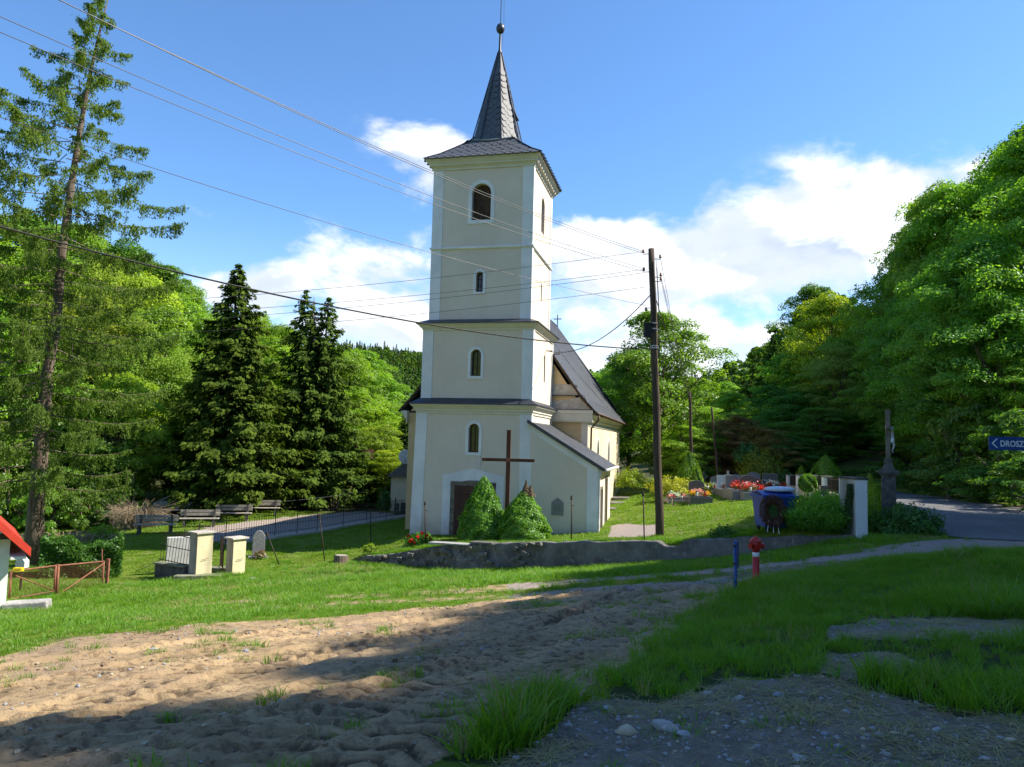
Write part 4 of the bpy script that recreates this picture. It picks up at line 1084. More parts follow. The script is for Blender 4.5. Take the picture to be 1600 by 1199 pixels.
def spruce(seed, H, R, whorls, perw, twigs, leaf, bare=.06, top=1.1, droop=.35, double=False):
    rng = np.random.default_rng(seed); rr = random.Random(seed)
    C_ = []; N_ = []; D_ = []; T_ = []; limbs = []
    stems = [(0, 0, 1.)] if not double else [(-.5, 0, 1.), (.75, .2, .97)]
    for sx, sy, sh in stems:
        for i in range(whorls):
            t = i/(whorls-1); z = H*sh*(bare+(1-bare)*t**.92)
            L = R*((1-t)**.78)*(.9+.25*math.sin(i*1.9+seed))+.12
            if t < .12: L *= .75+t*2
            nb = max(4, int(perw*(1-.45*t)))
            for b in range(nb):
                th = 2*math.pi*(b+rr.random()*.8)/nb+i*1.1; l = L*rr.uniform(.72, 1.12)
                n = max(6, int(twigs*l/R)); s = rng.uniform(.12, 1, n)**.75
                x = s*l; zz = z+l*(.10*s*2-droop*1.5*s**2+droop*.75*s**5)
                sp = rng.normal(size=n)*.16*l*(1.15-s)+rng.normal(size=n)*.05
                ca, sa = math.cos(th), math.sin(th)
                off_ = max(0, 1-t)*0
                px = sx*(.35+.65*t)+x*ca-sp*sa; py = sy+x*sa+sp*ca; hang = -np.abs(rng.normal(size=n))*.10*R*(1-t*.5)
                C_.append(np.stack([px, py, zz+hang*.6+rng.normal(size=n)*.03], 1))
                N_.append(np.stack([ca*.7+rng.normal(size=n)*.35, sa*.7+rng.normal(size=n)*.35, .55+rng.normal(size=n)*.3], 1))
                D_.append(np.stack([ca*(.5+.3*s)-sa*np.sign(sp)*.4, sa*(.5+.3*s)+ca*np.sign(sp)*.4, -.55-.3*(1-s)], 1))
                T_.append(np.clip(.10+.7*s**3+rng.uniform(-.15, .25, n), 0, 1))
                if b % 2 == 0 and z < H*.8: limbs.append((z, (sx*(.35+.65*t)+l*.8*ca, sy+l*.8*sa, z-l*droop*.4), .025+.01*l))
    C_, N_, D_, T_ = map(np.concatenate, (C_, N_, D_, T_))
    V, Fq = quads(rng, C_, N_, leaf, .44, D_)
    tm = trunkmesh(rr, H*.97, .013*H+.05, limbs, wob=.05)
    if double: tm.tube([(.1, 0, H*.2), (.6, .2, H*.6), (.75, .2, H*.95)], [.12, .09, .02], 6)
    return tm, V, Fq, T_
def plant(name, parts, mat, bark, label, cat, group=None, names=('trunk', 'crown')):
    tm, V, Fq, T = parts
    root = thing(name, (0, 0, 0), label, cat, group)
    if tm is not None: tm.build(names[0], bark, root, smooth=True)
    o = raw(names[1], V, Fq, mat, root, T)
    return root
def setcol(root, col):
    for ch in root.children: ch.color = (*col, 1)
PARK = (0, -300, -50)     # (never used for placing: every first specimen is moved to its own spot)
PROTO = {}
PROTO['A'] = (broadleaf(1, 14, 4.6, 130, 380, .19), 14, 4.6, 'leaf', 'bark')
PROTO['B'] = (broadleaf(2, 15, 4.2, 140, 340, .18, z0=.15), 15, 4.2, 'leaf', 'bark')
PROTO['C'] = (broadleaf(3, 16, 5.2, 160, 330, .20, z0=.10, shape=.85), 16, 5.2, 'leaf', 'bark')
PROTO['D'] = (broadleaf(5, 13, 4.4, 130, 360, .18, z0=.06, shape=1.2), 13, 4.4, 'leaf', 'bark')
PROTO['L'] = (broadleaf(7, 12, 4.0, 120, 380, .14, z0=.05, shape=1.1), 12, 4.0, 'larch', 'bark')
PROTO['S'] = (spruce(11, 16, 3.6, 40, 12, 160, .29), 16, 3.6, 'needle', 'bark')
PROTO['S2'] = (spruce(12, 17, 3.9, 38, 11, 130, .29, double=True), 17, 4.4, 'needle', 'bark')
PROTO['BU'] = (broadleaf(21, 2.6, 1.9, 34, 240, .13, z0=.0, shape=.8), 2.6, 1.9, 'leaf', 'bark')
PROTO['BV'] = (broadleaf(22, 3.4, 2.0, 36, 240, .14, z0=.0, shape=.75), 3.4, 2.0, 'leaf', 'bark')
FIRST = {}
tree_rng = random.Random(5)
KIND = {'A': 'broadleaf_tree', 'B': 'broadleaf_tree', 'C': 'broadleaf_tree', 'D': 'broadleaf_tree', 'L': 'larch_tree', 'S': 'spruce_tree', 'S2': 'spruce_tree', 'BU': 'bush', 'BV': 'bush'}
def put(k, loc, h, r, label, cat, group=None, col=(1, 1, 1), name=None, mat=None, rz=None):
    parts, H, Rr, m, bk = PROTO[k]
    if k not in FIRST:
        root = plant(name or KIND[k], parts, M[m], M[bk], label, cat, group, ('trunk', 'crown') if KIND[k] != 'bush' else ('stems', 'foliage')); FIRST[k] = root
    else:
        root = dup(FIRST[k]); root.name = name or KIND[k]
        root['label'] = label; root['category'] = cat
        if group: root['group'] = group
        elif 'group' in root: del root['group']
    root.location = loc; root.scale = (r/Rr, r/Rr, h/H)
    root.rotation_euler = (0, 0, tree_rng.uniform(0, 6.28) if rz is None else rz)
    setcol(root, col)
    if mat:
        for ch in root.children:
            if ch.name.startswith(('crown', 'foliage')):
                ch.material_slots[0].link = 'OBJECT'; ch.material_slots[0].material = M[mat]
    return root
LANDMARK = [(-75, 'cut by the left border'), (10, 'left of the larch trunk'), (90, 'just right of the larch trunk'), (150, 'above the hedge'), (215, 'above the brushwood heap'), (290, 'above the white car'), (345, 'left of the tall dark spruce'), (430, 'between the two dark spruces'),
            (550, 'right of the twin-topped spruce'), (605, 'close left of the church'), (955, 'behind the nave end'), (1095, 'right of the lime tree'), (1140, 'above the brown shrubs'), (1180, 'left of the blossoming bush'), (1232, 'right of the blossoming bush'), (1290, 'above the cemetery fence'),
            (1345, 'above the white pillar'), (1390, 'behind the crucifix'), (1437, 'close right of the crucifix'), (1500, 'left of the sign'), (1556, 'above the road sign'), (1610, 'at the right border')]
def put_px(k, px, py, D, r, label, cat, group=None, col=(1, 1, 1), dx=0, **kw):
    """tree whose top is sighted at (px,py) and that stands D away"""
    if group: label = label+', '+min(LANDMARK, key=lambda q: abs(q[0]-px))[1]
    top = at(px, py, D); z = gz(top.x, top.y)-.15
    return put(k, (top.x, top.y, z), max(1, top.z-z), r, label, cat, group, col, **kw)
LG, RG, MG = 'broadleaf trees on the left slope', 'broadleaf trees on the right slope', 'trees behind the cemetery'
LLAB = [('tree in the front row of the left wood', 'tree', 'front row of the left wood'), ('left middle-row tree', 'tree', 'middle of the left wood'),
        ('leafy tree high on the wooded hillside at the back left', 'tree', 'wooded hillside back left')]
RLAB = [('tree at the near edge of the right wood', 'tree', 'near edge of the right wood'), ('tall tree in the second row at right', 'tree', 'second row of the right wood'),
        ('leafy tree deeper in the right wood', 'tree', 'deeper part of the right wood')]
RL = 'tall tree of the roadside wood beyond the right edge of the photo'; RG = 'wood beyond the right edge'
bright = (1.25, 1.2, .9); dark = (.62, .74, .8); mid = (.95, 1, .9); yel = (1.75, 1.45, .55); blu = (.8, .95, 1.05); vdark = (.48, .62, .7)
# left wood: near row and the slope behind
for k, px, py, D, r, c in [('D', -60, 430, 47, 5, mid), ('A', 15, 520, 46, 4, bright), ('D', 75, 560, 47, 3.6, mid), ('L', 130, 470, 49, 4.2, (1.1, 1.1, .9)), ('D', 190, 590, 46.5, 3.2, bright), ('A', 235, 500, 52, 4.2, mid), ('L', 285, 560, 52, 3.4, (1.0, 1.05, .9)),
                           ('L', 200, 500, 50, 4., (1.05, 1.1, .9)), ('C', -90, 380, 62, 7, mid), ('B', 10, 400, 62, 6, bright), ('C', 85, 425, 66, 6, mid), ('L', 160, 418, 64, 5.5, (1.15, 1.15, .9)), ('B', 225, 445, 68, 5.5, bright), ('C', 285, 480, 70, 5, mid), ('A', 335, 520, 66, 4.5, mid),
                           ('B', -20, 345, 88, 8, mid), ('C', 60, 350, 92, 8, blu), ('A', 130, 372, 96, 8, mid), ('C', 195, 392, 98, 8, dark), ('B', 245, 425, 100, 7, dark), ('A', 290, 466, 100, 6.5, mid), ('C', 350, 500, 95, 6.5, mid),
                           ('A', 420, 545, 70, 5, bright), ('B', 440, 520, 84, 5.5, mid), ('C', 400, 500, 104, 7, bright), ('A', 545, 562, 88, 5.5, mid), ('D', 450, 590, 60, 3.5, bright), ('B', 560, 556, 105, 6, mid), ('C', 590, 592, 118, 7, mid), ('A', 615, 635, 125, 7, dark), ('B', 535, 610, 68, 4.5, mid), ('C', 505, 545, 112, 8, mid),
                           ('A', 630, 660, 140, 8, mid), ('B', 570, 640, 90, 6, (1.1, 1.1, .9))]:
    put_px(k, px, py, D, r*1.05, *(LLAB[0] if D < 56 else LLAB[1] if D < 80 else LLAB[2]), tuple(v*q for v, q in zip(c, (1.4, 1.3, 1.15))))
put_px('D', 592, 668, 64, 3.3, 'rounded yellow-green tree left of the church behind the taller spruces', 'tree', col=(1.5, 1.25, .7))
put_px('D', 612, 706, 56, 2.9, 'bright yellow-green small maple at the path end left of the church', 'tree', col=(1.65, 1.4, .6))
put_px('A', 580, 725, 58, 2.6, 'fresh green small tree between the dark spruce and the path end', 'tree', col=(1.3, 1.2, .8))
put_px('D', 486, 640, 54, 2.0, 'slim bright maple in front of the twin-topped spruce', 'tree', col=(1.25, 1.2, .8))
put_px('D', 560, 700, 60, 2.0, 'purplish bare-twigged small tree behind the maple left of the church', 'tree', mat='drybrown', col=(.6, .5, .5))
put_px('S', 636, 640, 82, 2.6, 'dark spruce directly left of the church behind the satellite dish', 'tree', col=(.8, .9, 1))
put_px('S', 373, 415, 46, 4.9, 'tall dark spruce with drooping branches behind the benches', 'tree', col=(1.1, 1.1, 1))
put_px('S2', 492, 455, 52, 5.4, 'dark twin-topped spruce behind the iron fence, left of the church', 'tree', col=(.95, 1, 1), rz=0)
put_px('S', 318, 560, 50, 3.0, 'smaller spruce leaning into the tall dark spruce from the left', 'tree', col=(1.2, 1.2, 1))
put_px('S', 555, 680, 56, 3.2, 'short spruce with low sweeping branches right of the twin-topped spruce', 'tree', col=(.9, 1, 1))
# right wood
for k, px, py, D, r, c in [('C', 1610, 300, 36, 4.6, mid), ('B', 1530, 392, 36, 4., blu), ('D', 1475, 430, 39.5, 3.8, mid), ('C', 1435, 470, 45, 4, blu), ('B', 1400, 520, 50, 3.6, mid), ('A', 1560, 470, 34, 3, mid), ('D', 1590, 560, 33.0, 3.0, mid), ('D', 1500, 560, 36.5, 2.8, dark), ('D', 1440, 600, 44, 3., mid),
                           ('B', 1660, 200, 42, 5.5, mid), ('A', 1600, 262, 44, 5.2, bright), ('C', 1555, 300, 46, 5, mid), ('B', 1505, 308, 48, 4.6, bright), ('A', 1455, 318, 50, 4.4, (1.2, 1.15, 1)), ('C', 1425, 372, 54, 4.4, mid), ('B', 1395, 440, 58, 4.2, mid), ('A', 1380, 505, 66, 4.2, dark),
                           ('C', 1640, 200, 56, 6.5, dark), ('B', 1590, 240, 60, 6.5, dark), ('C', 1550, 290, 64, 6, mid),
                           ('B', 1352, 570, 60, 4, dark), ('A', 1385, 600, 54, 3.2, mid), ('C', 1330, 640, 62, 3.6, dark), ('D', 1360, 650, 56, 2.8, mid), ('D', 1410, 640, 48.5, 2.8, blu)]:
    put_px(k, px, py, D*1.17, r*1.15, *(RLAB[0] if D < 43 else RLAB[1] if D < 51 else RLAB[2]), tuple(v*1.3 for v in c))
put_px('C', 1292, 470, 76, 5.2, 'round yellow-green tree standing highest behind the cemetery at the right', 'tree', col=(2.3, 1.75, .9))
put_px('B', 1268, 456, 90, 5.2, 'dark green crown rising just behind the round yellow-green tree', 'tree', col=(.8, .9, .8))
put_px('L', 1315, 545, 66, 4.4, 'pale grey-green blossoming tree below the round yellow-green tree', 'tree', col=(2.0, 1.7, 1.8))
put_px('L', 1345, 500, 84, 2.6, 'thin-crowned larch between the yellow-green tree and the right wood', 'tree', col=(.7, .75, .9))
put_px('S', 1208, 525, 86, 3.6, 'dark spruce at the left edge of the right wood', 'tree', col=(.9, 1, 1.1))
put_px('S', 1172, 592, 100, 3.0, 'small distant spruce in the gap between the lime tree and the wood', 'tree', col=(.9, 1, 1.1))
for k, px, py, D, r, c in [('B', 1235, 560, 78, 4, mid), ('A', 1215, 610, 74, 3.6, dark), ('C', 1240, 620, 68, 4, dark), ('D', 1290, 640, 62, 4, dark), ('B', 1145, 618, 92, 4, (1.2, 1.15, .9)), ('A', 1125, 605, 105, 5, mid), ('C', 1180, 640, 84, 4.5, mid),
                           ('C', 975, 570, 96, 6, (1.1, 1.1, .9)), ('A', 940, 590, 100, 6, mid), ('D', 1220, 680, 60, 3, vdark), ('D', 1250, 700, 58, 2.6, vdark), ('A', 1095, 640, 82, 4, bright), ('C', 1130, 660, 74, 3.5, dark)]:
    put_px(k, px, py, D, r, 'broadleaf tree in the belt behind the cemetery', 'tree', MG, tuple(min(1.6, v*1.45) for v in c))
put_px('D', 1036, 497, 58, 5.4, 'big full green lime tree behind the telegraph pole right of the church', 'tree', col=(1.0, 1.1, .95))
put_px('B', 985, 560, 62, 3.0, 'dark lime tree crown touching the nave roof end', 'tree', col=(.75, .85, .8))
put_px('D', 1075, 668, 54, 2.8, 'bright green low spreading tree at the foot of the big lime tree', 'tree', col=(1.35, 1.25, .8))
put_px('L', 1150, 655, 56, 3.0, 'reddish-brown leaved shrubby tree behind the graves', 'tree', mat='drybrown', col=(1.0, 1.05, .6))
put_px('L', 1190, 670, 54, 2.4, 'olive and brown flowering shrub right of the reddish-brown tree', 'tree', mat='drybrown', col=(1.1, 1.3, .5))
put_px('L', 1112, 690, 57, 2.0, 'thin brown-leaved small tree beside the leaning stake behind the graves', 'tree', mat='drybrown', col=(.9, 1.0, .5))
# undergrowth
n = 0
for px, py, D, r in [(1330, 752, 52, 2.2), (1300, 745, 56, 2.4), (1265, 742, 57, 2.2), (1235, 740, 58, 2.2), (1480, 740, 37.5, 2.0), (1530, 735, 34.5, 2.0), (1585, 725, 31.5, 1.8), (1440, 738, 43, 2.0), (1410, 738, 48, 2.0), (1380, 740, 52, 2.0), (1620, 720, 29.5, 2),
                     (1500, 690, 39, 2.4), (1560, 680, 35.5, 2.4), (1440, 700, 46, 2.4), (1600, 650, 34, 2.4), (1520, 640, 39, 2.5), (1390, 700, 54, 2.6)]:
    put_px('BU' if n % 2 else 'BV', px, py, D, r, 'dark bush at the foot of the roadside wood', 'bush', 'undergrowth along the road', dark); n += 1
for px, py, D, r, c in [(20, 700, 42, 2.5, bright), (90, 735, 43, 2.2, mid), (150, 700, 44, 2.4, mid), (205, 720, 44.5, 2.2, bright), (-60, 690, 41, 3, mid), (110, 660, 46, 3, mid), (180, 640, 47.5, 3, dark), (30, 640, 45, 3, mid), (130, 770, 41, 1.3, mid), (180, 775, 42, 1.2, dark), (70, 770, 40, 1.5, bright),
                        (400, 740, 52, 2.2, mid), (440, 715, 54, 2.4, mid), (460, 760, 53, 1.3, dark), (525, 740, 56, 1.8, vdark), (560, 745, 57, 1.8, mid), (370, 765, 52, 1.2, dark), (500, 755, 55, 1.6, dark), (600, 760, 57, 1.4, mid)]:
    put_px('BU' if n % 2 else 'BV', px, py, D, r, 'leafy bush under the left trees', 'bush', 'bushes under the left trees', c); n += 1
# wood that goes on to the right of the photograph (it throws the big shade over the foreground)
tanE = math.tan(SUN_EL)
SH = [(-8, -4.5), (0, -2.6), (4, -2.0), (5.5, -1.7), (7.3, -1.2), (9.4, -.7), (11.5, -.3), (14.3, .4), (17, 1.3), (20, 2.6), (22.5, 4.2), (25.0, 6.8), (28, 9.0), (34, 11)]
for i, D in enumerate(np.arange(-12, 24.5, 2.1)):
    X = 24.5+1.2*math.sin(i*2.1); y = float(D)+1.3
    if y > X*1.42-5: X = y/1.42+4.5
    xs = np.interp(D, [a for a, _ in SH], [b for _, b in SH])
    top = gz(xs, D)+(X-xs)*tanE
    g = gz(X, y)
    top += (.2 if D < 6 else -.5 if D < 10 else -.8)
    put('CDBA'[i % 4], (X, y, g), top-g, 3.5+.5*math.sin(i*1.3), RL, 'tree', RG, mid)
    put('DC'[i % 2], (X+3.2, y+1, gz(X+3.2, y+1)), (top-g)*.97, 4.2, RL, 'tree', RG, mid)

# far woods on the hills: thousands of crowns, one object
def scatter(name, protos, P, Rz, Sc, Ix, label=None, kind='stuff', tilt=None, cat=None):
    """points object whose geometry nodes put one of the given meshes on every point"""
    me = bpy.data.meshes.new(name); n = len(P); me.vertices.add(n); me.vertices.foreach_set('co', np.asarray(P, np.float32).ravel())
    R_ = np.zeros((n, 3), np.float32); R_[:, 2] = Rz
    if tilt is not None: R_[:, 0] = tilt
    for nm, ty, arr in (('rot', 'FLOAT_VECTOR', R_), ('scl', 'FLOAT_VECTOR', np.asarray(Sc, np.float32)), ('idx', 'INT', np.asarray(Ix, np.int32))):
        a = me.attributes.new(nm, ty, 'POINT'); a.data.foreach_set('vector' if 'VEC' in ty else 'value', arr.ravel())
    o = bpy.data.objects.new(name, me); COL.objects.link(o); tag(o, label, cat, kind=kind)
    pc = bpy.data.collections.new(name+'_kinds')
    for i, p in enumerate(protos):
        q = bpy.data.objects.new('%s_kind_%02d' % (name, i), p); pc.objects.link(q)
    g = bpy.data.node_groups.new(name, 'GeometryNodeTree')
    g.interface.new_socket('Geometry', in_out='INPUT', socket_type='NodeSocketGeometry'); g.interface.new_socket('Geometry', in_out='OUTPUT', socket_type='NodeSocketGeometry')
    N = g.nodes; L = g.links; gi = N.new('NodeGroupInput'); go = N.new('NodeGroupOutput')
    m2p = N.new('GeometryNodeMeshToPoints'); L.new(gi.outputs[0], m2p.inputs['Mesh'])
    iop = N.new('GeometryNodeInstanceOnPoints'); L.new(m2p.outputs[0], iop.inputs['Points'])
    ci = N.new('GeometryNodeCollectionInfo'); ci.inputs['Collection'].default_value = pc; ci.inputs['Separate Children'].default_value = True; ci.inputs['Reset Children'].default_value = True
    L.new(ci.outputs[0], iop.inputs['Instance']); iop.inputs['Pick Instance'].default_value = True
    for nm, ty, so in (('idx', 'INT', 'Instance Index'), ('rot', 'FLOAT_VECTOR', 'Rotation'), ('scl', 'FLOAT_VECTOR', 'Scale')):
        na = N.new('GeometryNodeInputNamedAttribute'); na.data_type = ty; na.inputs['Name'].default_value = nm; L.new(na.outputs['Attribute'], iop.inputs[so])
    L.new(iop.outputs[0], go.inputs[0])
    md = o.modifiers.new('scatter', 'NODES'); md.node_group = g
    return o
def leafmesh(name, V, Fq, T, mat):
    o = raw(name, V, Fq, mat, None, T); me = o.data; bpy.data.objects.remove(o); return me
def far_woods():
    rg = np.random.default_rng(3)
    pr = []
    for s, c in ((31, 'leaf'), (32, 'leaf_dark'), (33, 'leaf')):
        _, V, Fq, T = broadleaf(s, 12, 4.2, 26, 60, .95, z0=.05, shape=.8); V[:, :] = V; pr.append(leafmesh('far_crown', V, Fq, T, M[c]))
    _, V, Fq, T = spruce(34, 16, 3.2, 18, 7, 12, 1.1); pr.append(leafmesh('far_spruce', V, Fq, T, M['needle']))
    n = 26000
    az = rg.uniform(-1.0, 1.0, n); d = 105+rg.uniform(0, 1, n)**.75*1000
    x, y = d*np.sin(az), d*np.cos(az)
    h = hills(x, y)
    keep = (h > 1.5) & ~((x > 10) & (x < 24+.12*np.clip(y-60, 0, 400)+10) & (y < 260))
    x, y, d = x[keep], y[keep], d[keep]; z = base_z(x, y)-.5; m = len(x)
    band = fbm(x/110, y/110, 3, 4)+.30*sstep(base_z(x, y), 55, 95)
    ix = np.where((band+rg.normal(size=m)*.12 > .36) & (d > 380), 3, rg.integers(0, 3, m))
    s = rg.uniform(.75, 1.25, m); sc = np.stack([s, s, s*rg.uniform(.9, 1.2, m)], 1)
    scatter('distant_forest', pr, np.stack([x, y, z], 1), rg.uniform(0, 6.28, m), sc, ix)
    print('far', m)
far_woods()

# ---------------------------------------------------------------- the tall leaning larch at the left
def larch():
    rng = np.random.default_rng(77); rr = random.Random(77); D = 28.
    way = [(50, 893), (56, 800), (64, 700), (74, 580), (88, 500), (96, 400), (110, 300), (124, 210), (142, 110), (158, 40), (170, -5)]
    base = G(50, 890); pts = [at(a, b, D) for a, b in way]
    root = thing('larch_tree', base, 'tall thin-crowned larch with hanging twigs and a bare leaning trunk behind the rusty gate', 'tree')
    P_ = [p-base for p in pts]; P_[0].z = -.4
    H = P_[-1].z
    zs = np.array([p.z for p in P_]); xs = np.array([p.x for p in P_])
    def tx(z): return float(np.interp(z, zs, xs))
    tm = MB(); tm.tube(P_, [.37, .29, .25, .21, .18, .155, .13, .10, .07, .04, .015], 10)
    C_ = []; N_ = []; D_ = []; T_ = []
    nb = 118
    for i in range(nb):
        t = .14+.86*(i/nb)**1.0; z = H*t; th = i*2.39996+rr.uniform(-.3, .3)
        prof = np.interp(t, [.16, .32, .45, .60, .70, .80, .90, 1.0], [4.4, 4.8, 4.6, 4.5, 3.9, 2.7, 1.5, .35])
        l = prof*rr.uniform(.60, 1.12)*(1 if rr.random() < .85 else .5)
        ca, sa = math.cos(th), math.sin(th)
        s = np.linspace(0, 1, 7); bx = s*l; bz = l*(-.10*s-.20*s**2+.30*s**3.2)+.0
        tm.tube([(tx(z)+b*ca, b*sa, z+c) for b, c in zip(bx, bz)], [max(.006, .040*(1-t*.7)*(1-.85*q)) for q in s], 4, cap=False)
        nt = max(8, int(40*l/3))
        for k in range(nt):
            q = rr.uniform(.18, 1)**.8; x = q*l; zz = z+l*(-.10*q-.20*q**2+.30*q**3.2)
            side_ = rr.uniform(-.24, .24)*l*(1.1-q)
            ln = (.15+.85*rr.random()**1.8)*(1.15-.4*t)*(1.15-.6*q); m = int(34*ln/.5)+8
            u = rng.uniform(0, 1, m)
            px = tx(z)+x*ca-side_*sa*np.minimum(1, .4+u); py = x*sa+side_*ca*np.minimum(1, .4+u); pz = zz-ln*u+.02*rng.normal(size=m)
            w = .05+.03*(1-u)
            C_.append(np.stack([px+rng.normal(size=m)*w, py+rng.normal(size=m)*w, pz], 1))
            N_.append(rng.normal(size=(m, 3))+np.array([0, 0, .4])); D_.append(np.tile([ca*.2, sa*.2, -1.], (m, 1)))
            T_.append(np.clip(rng.uniform(0, .8, m)+(-.2 if t < .6 else 0), 0, 1))
            if k % 3 == 0: tm.tube([(tx(z)+x*ca, x*sa, zz), (tx(z)+x*ca-side_*sa, x*sa+side_*ca, zz-.1), (tx(z)+x*ca-side_*sa, x*sa+side_*ca, zz-ln*.9)], [.008, .006, .003], 3, cap=False)
    C_, N_, D_, T_ = map(np.concatenate, (C_, N_, D_, T_))
    V, Fq = quads(rng, C_, N_, .115, .36, D_)
    tm.build('trunk', M['bark'], root, smooth=True)
    raw('crown', V, Fq, M['larch'], root, T_); print('larch', len(Fq))
    for c in root.children: c.color = (.95, .95, .95, 1)
larch()

# ---------------------------------------------------------------- clipped cone shrubs by the church door
def cone(seed, px0, px1, ptop, pbase, D, label, dead=False):
    rng = np.random.default_rng(seed)
    b = at((px0+px1)/2, pbase, D); b.z = gz(b.x, b.y)-.05; top = at((px0+px1)/2, ptop, D); H = top.z-b.z; R_ = (px1-px0)/2/FPX*D
    root = thing('cone_shrub', b, label, 'shrub')
    n = 15000; t = 1-rng.uniform(0, 1, n)**.55*.985; th = rng.uniform(0, 6.283, n)
    lump = 1+.07*np.sin(th*5+t*9)+.06*np.sin(th*9-t*17+seed)+.05*np.sin(th*3+t*31)
    r = R_*np.clip(np.sin(np.clip((1-t)*1.62, 0, 1.571))**.80, .02, 1)*(.90+.10*(1-np.abs(2*t-.4)))*lump
    depth = rng.uniform(0, 1, n)**2*.13
    cell = np.sin(th*14+np.floor(t*22)*2.1)*np.sin(t*70)
    r = r*(1-depth)+.055*cell+rng.normal(size=n)*.015
    p = np.stack([r*np.cos(th), r*np.sin(th), t*H*.97+.02], 1)
    nr = np.stack([np.cos(th), np.sin(th), np.full(n, .45)], 1)+rng.normal(size=(n, 3))*.38
    V, Fq = quads(rng, p, nr, .085, .6)
    o = raw('foliage', V, Fq, M['leaf'], root, np.clip(.5+cell*.4+rng.uniform(-.3, .3, n), 0, 1)); o.color = (.92, 1.12, .85, 1)
    MB().tube([(0, 0, -.1), (0, 0, H*.7)], [.06, .02], 6).build('stem', M['bark'], root)
    if dead:
        m = 2600; t = rng.uniform(0, 1, m); w = rng.uniform(0, 1, m) < .62
        cx = np.where(w, .02, .20); hh = np.where(w, .62, .42); z0 = H*.90
        th = rng.uniform(0, 6.283, m); r = (1-t)*np.where(w, .24, .24)*rng.uniform(.4, 1, m)
        p = np.stack([cx+r*np.cos(th)+.05, r*np.sin(th), z0-.08+t*hh], 1)
        nr = np.stack([np.cos(th), np.sin(th), .3+0*th], 1)+rng.normal(size=(m, 3))*.4
        V, Fq = quads(rng, p, nr, .07, .3, np.stack([np.cos(th)*.5, np.sin(th)*.5, 1+0*th], 1)); raw('dead_top', V, Fq, M['drybrown'], root, rng.uniform(0, 1, m))['label'] = 'dry reddish-brown dead tip'
    return root
cone(41, 716, 792, 742, 846, 30.6, 'green cone-shaped dwarf spruce covering the right half of the church door')
cone(42, 777, 857, 764, 849, 30.0, 'wider green cone-shaped dwarf spruce with a brown dead tip right of the wooden cross', True)

# ---------------------------------------------------------------- wooden mission cross
p = at(791, 846, 30.9); p.z = gz(p.x, p.y)
zt = at(791, 672, 30.9).z-p.z
X_ = thing('wooden_cross', p, 'tall plain dark-brown wooden cross standing between the two cone shrubs', 'cross', rz=-.10)
MB().box((-.085, -.07, -.4), (.085, .07, zt)).build('upright', M['cross_wood'], X_, bevel=.008)
zc = at(791, 719, 30.9).z-p.z
MB().box((-1.08, -.055, zc-.065), (1.08, .055, zc+.065)).build('crossbeam', M['cross_wood'], X_, bevel=.008)
MB().box((-.10, -.082, zc-.09), (.10, -.071, zc+.09)).build('bolt_plate', M['rust'], X_, bevel=.004)

# ---------------------------------------------------------------- stanchions of the old fence
def stanchion(pb, pt, D, label, arm=True, mat='iron'):
    b = at(*pb, D); b.z = gz(b.x, b.y); t = at(*pt, D)-b
    r = thing('iron_fence_post', b, label, 'fence post', 'old iron fence posts on the bank')
    MB().tube([(0, 0, -.2), t*.97], .022, 8).build('rod', M[mat], r, smooth=True)
    tip = MB(); tip.lathe([(.02, -.10), (.045, -.07), (.05, -.03), (.026, -.015), (.045, .01), (.02, .05), (.005, .09)], t*.985, 8); tip.build('finial', M[mat], r, smooth=True)
    if arm: MB().box((t.x*.8-.01, -.01, t.z*.80-.012), (t.x*.8+.09, .01, t.z*.80+.012)).build('lug', M[mat], r)
    return r
stanchion((665, 846), (664, 785), 30.6, 'thin iron post in front of the red flowers at the tower corner')
stanchion((893, 846), (893, 776), 27.6, 'dark pointed iron post in front of the annex wall, right of the plaque')
stanchion((1007, 844), (1005, 770), 26.0, 'dark iron post with a pointed tip left of the telegraph pole')
stanchion((509, 866), (499, 804), 30.5, 'slightly leaning iron post beside the tree stump')
stanchion((440, 880), (417, 834), 29.5, 'strongly leaning iron post right of the grey gravestone', False)
stanchion((580, 846), (579, 797), 33, 'upright grey iron post left of the tower, above the small bright shrub')

# ---------------------------------------------------------------- telegraph pole, wires
def pole(pb, pt, D, r0, r1, label, name='telegraph_pole', gear=True):
    b = at(*pb, D); b.z = gz(b.x, b.y); t = at(*pt, D)-b
    R_ = thing(name, b, label, 'utility pole')
    n = 14; pts = [t*(i/n) for i in range(n+1)]; pts = [Vector((q.x+.015*math.sin(i*1.3), q.y, q.z)) for i, q in enumerate(pts)]; pts[0].z = -.5
    MB().tube(pts, [r0+(r1-r0)*i/n for i in range(n+1)], 14).build('shaft', M['pole_wood'], R_, smooth=True)
    return R_, b, t
POLE, pb_, pt_ = pole((1031, 841), (1018, 389), 26.5, .150, .105, 'tall dark weathered telegraph pole standing by the right part of the retaining wall')
def on(fr): return pt_*fr
ins_pts = []
for k, (fr, sx) in enumerate(((.982, -1), (.965, 1), (.918, -1), (.885, 1), (.9, 1), (.79, -1))):
    c = on(fr); e = MB(); x1 = sx*(.30 if k != 5 else .26)
    e.tube([(c.x, c.y, c.z), (c.x+x1, c.y, c.z-.02), (c.x+x1, c.y, c.z+.06)], .014, 6); e.build('insulator_bracket', M['iron'], POLE)
    e = MB(); e.lathe([(.02, 0), (.05, .01), (.055, .05), (.035, .07), (.045, .10), (.02, .14)], (c.x+x1, c.y, c.z+(.02 if k != 5 else -.12)), 10); e.build('insulator', M['porcelain'], POLE, smooth=True)
    ins_pts.append(pb_+Vector((c.x+x1, c.y, c.z+.08)))
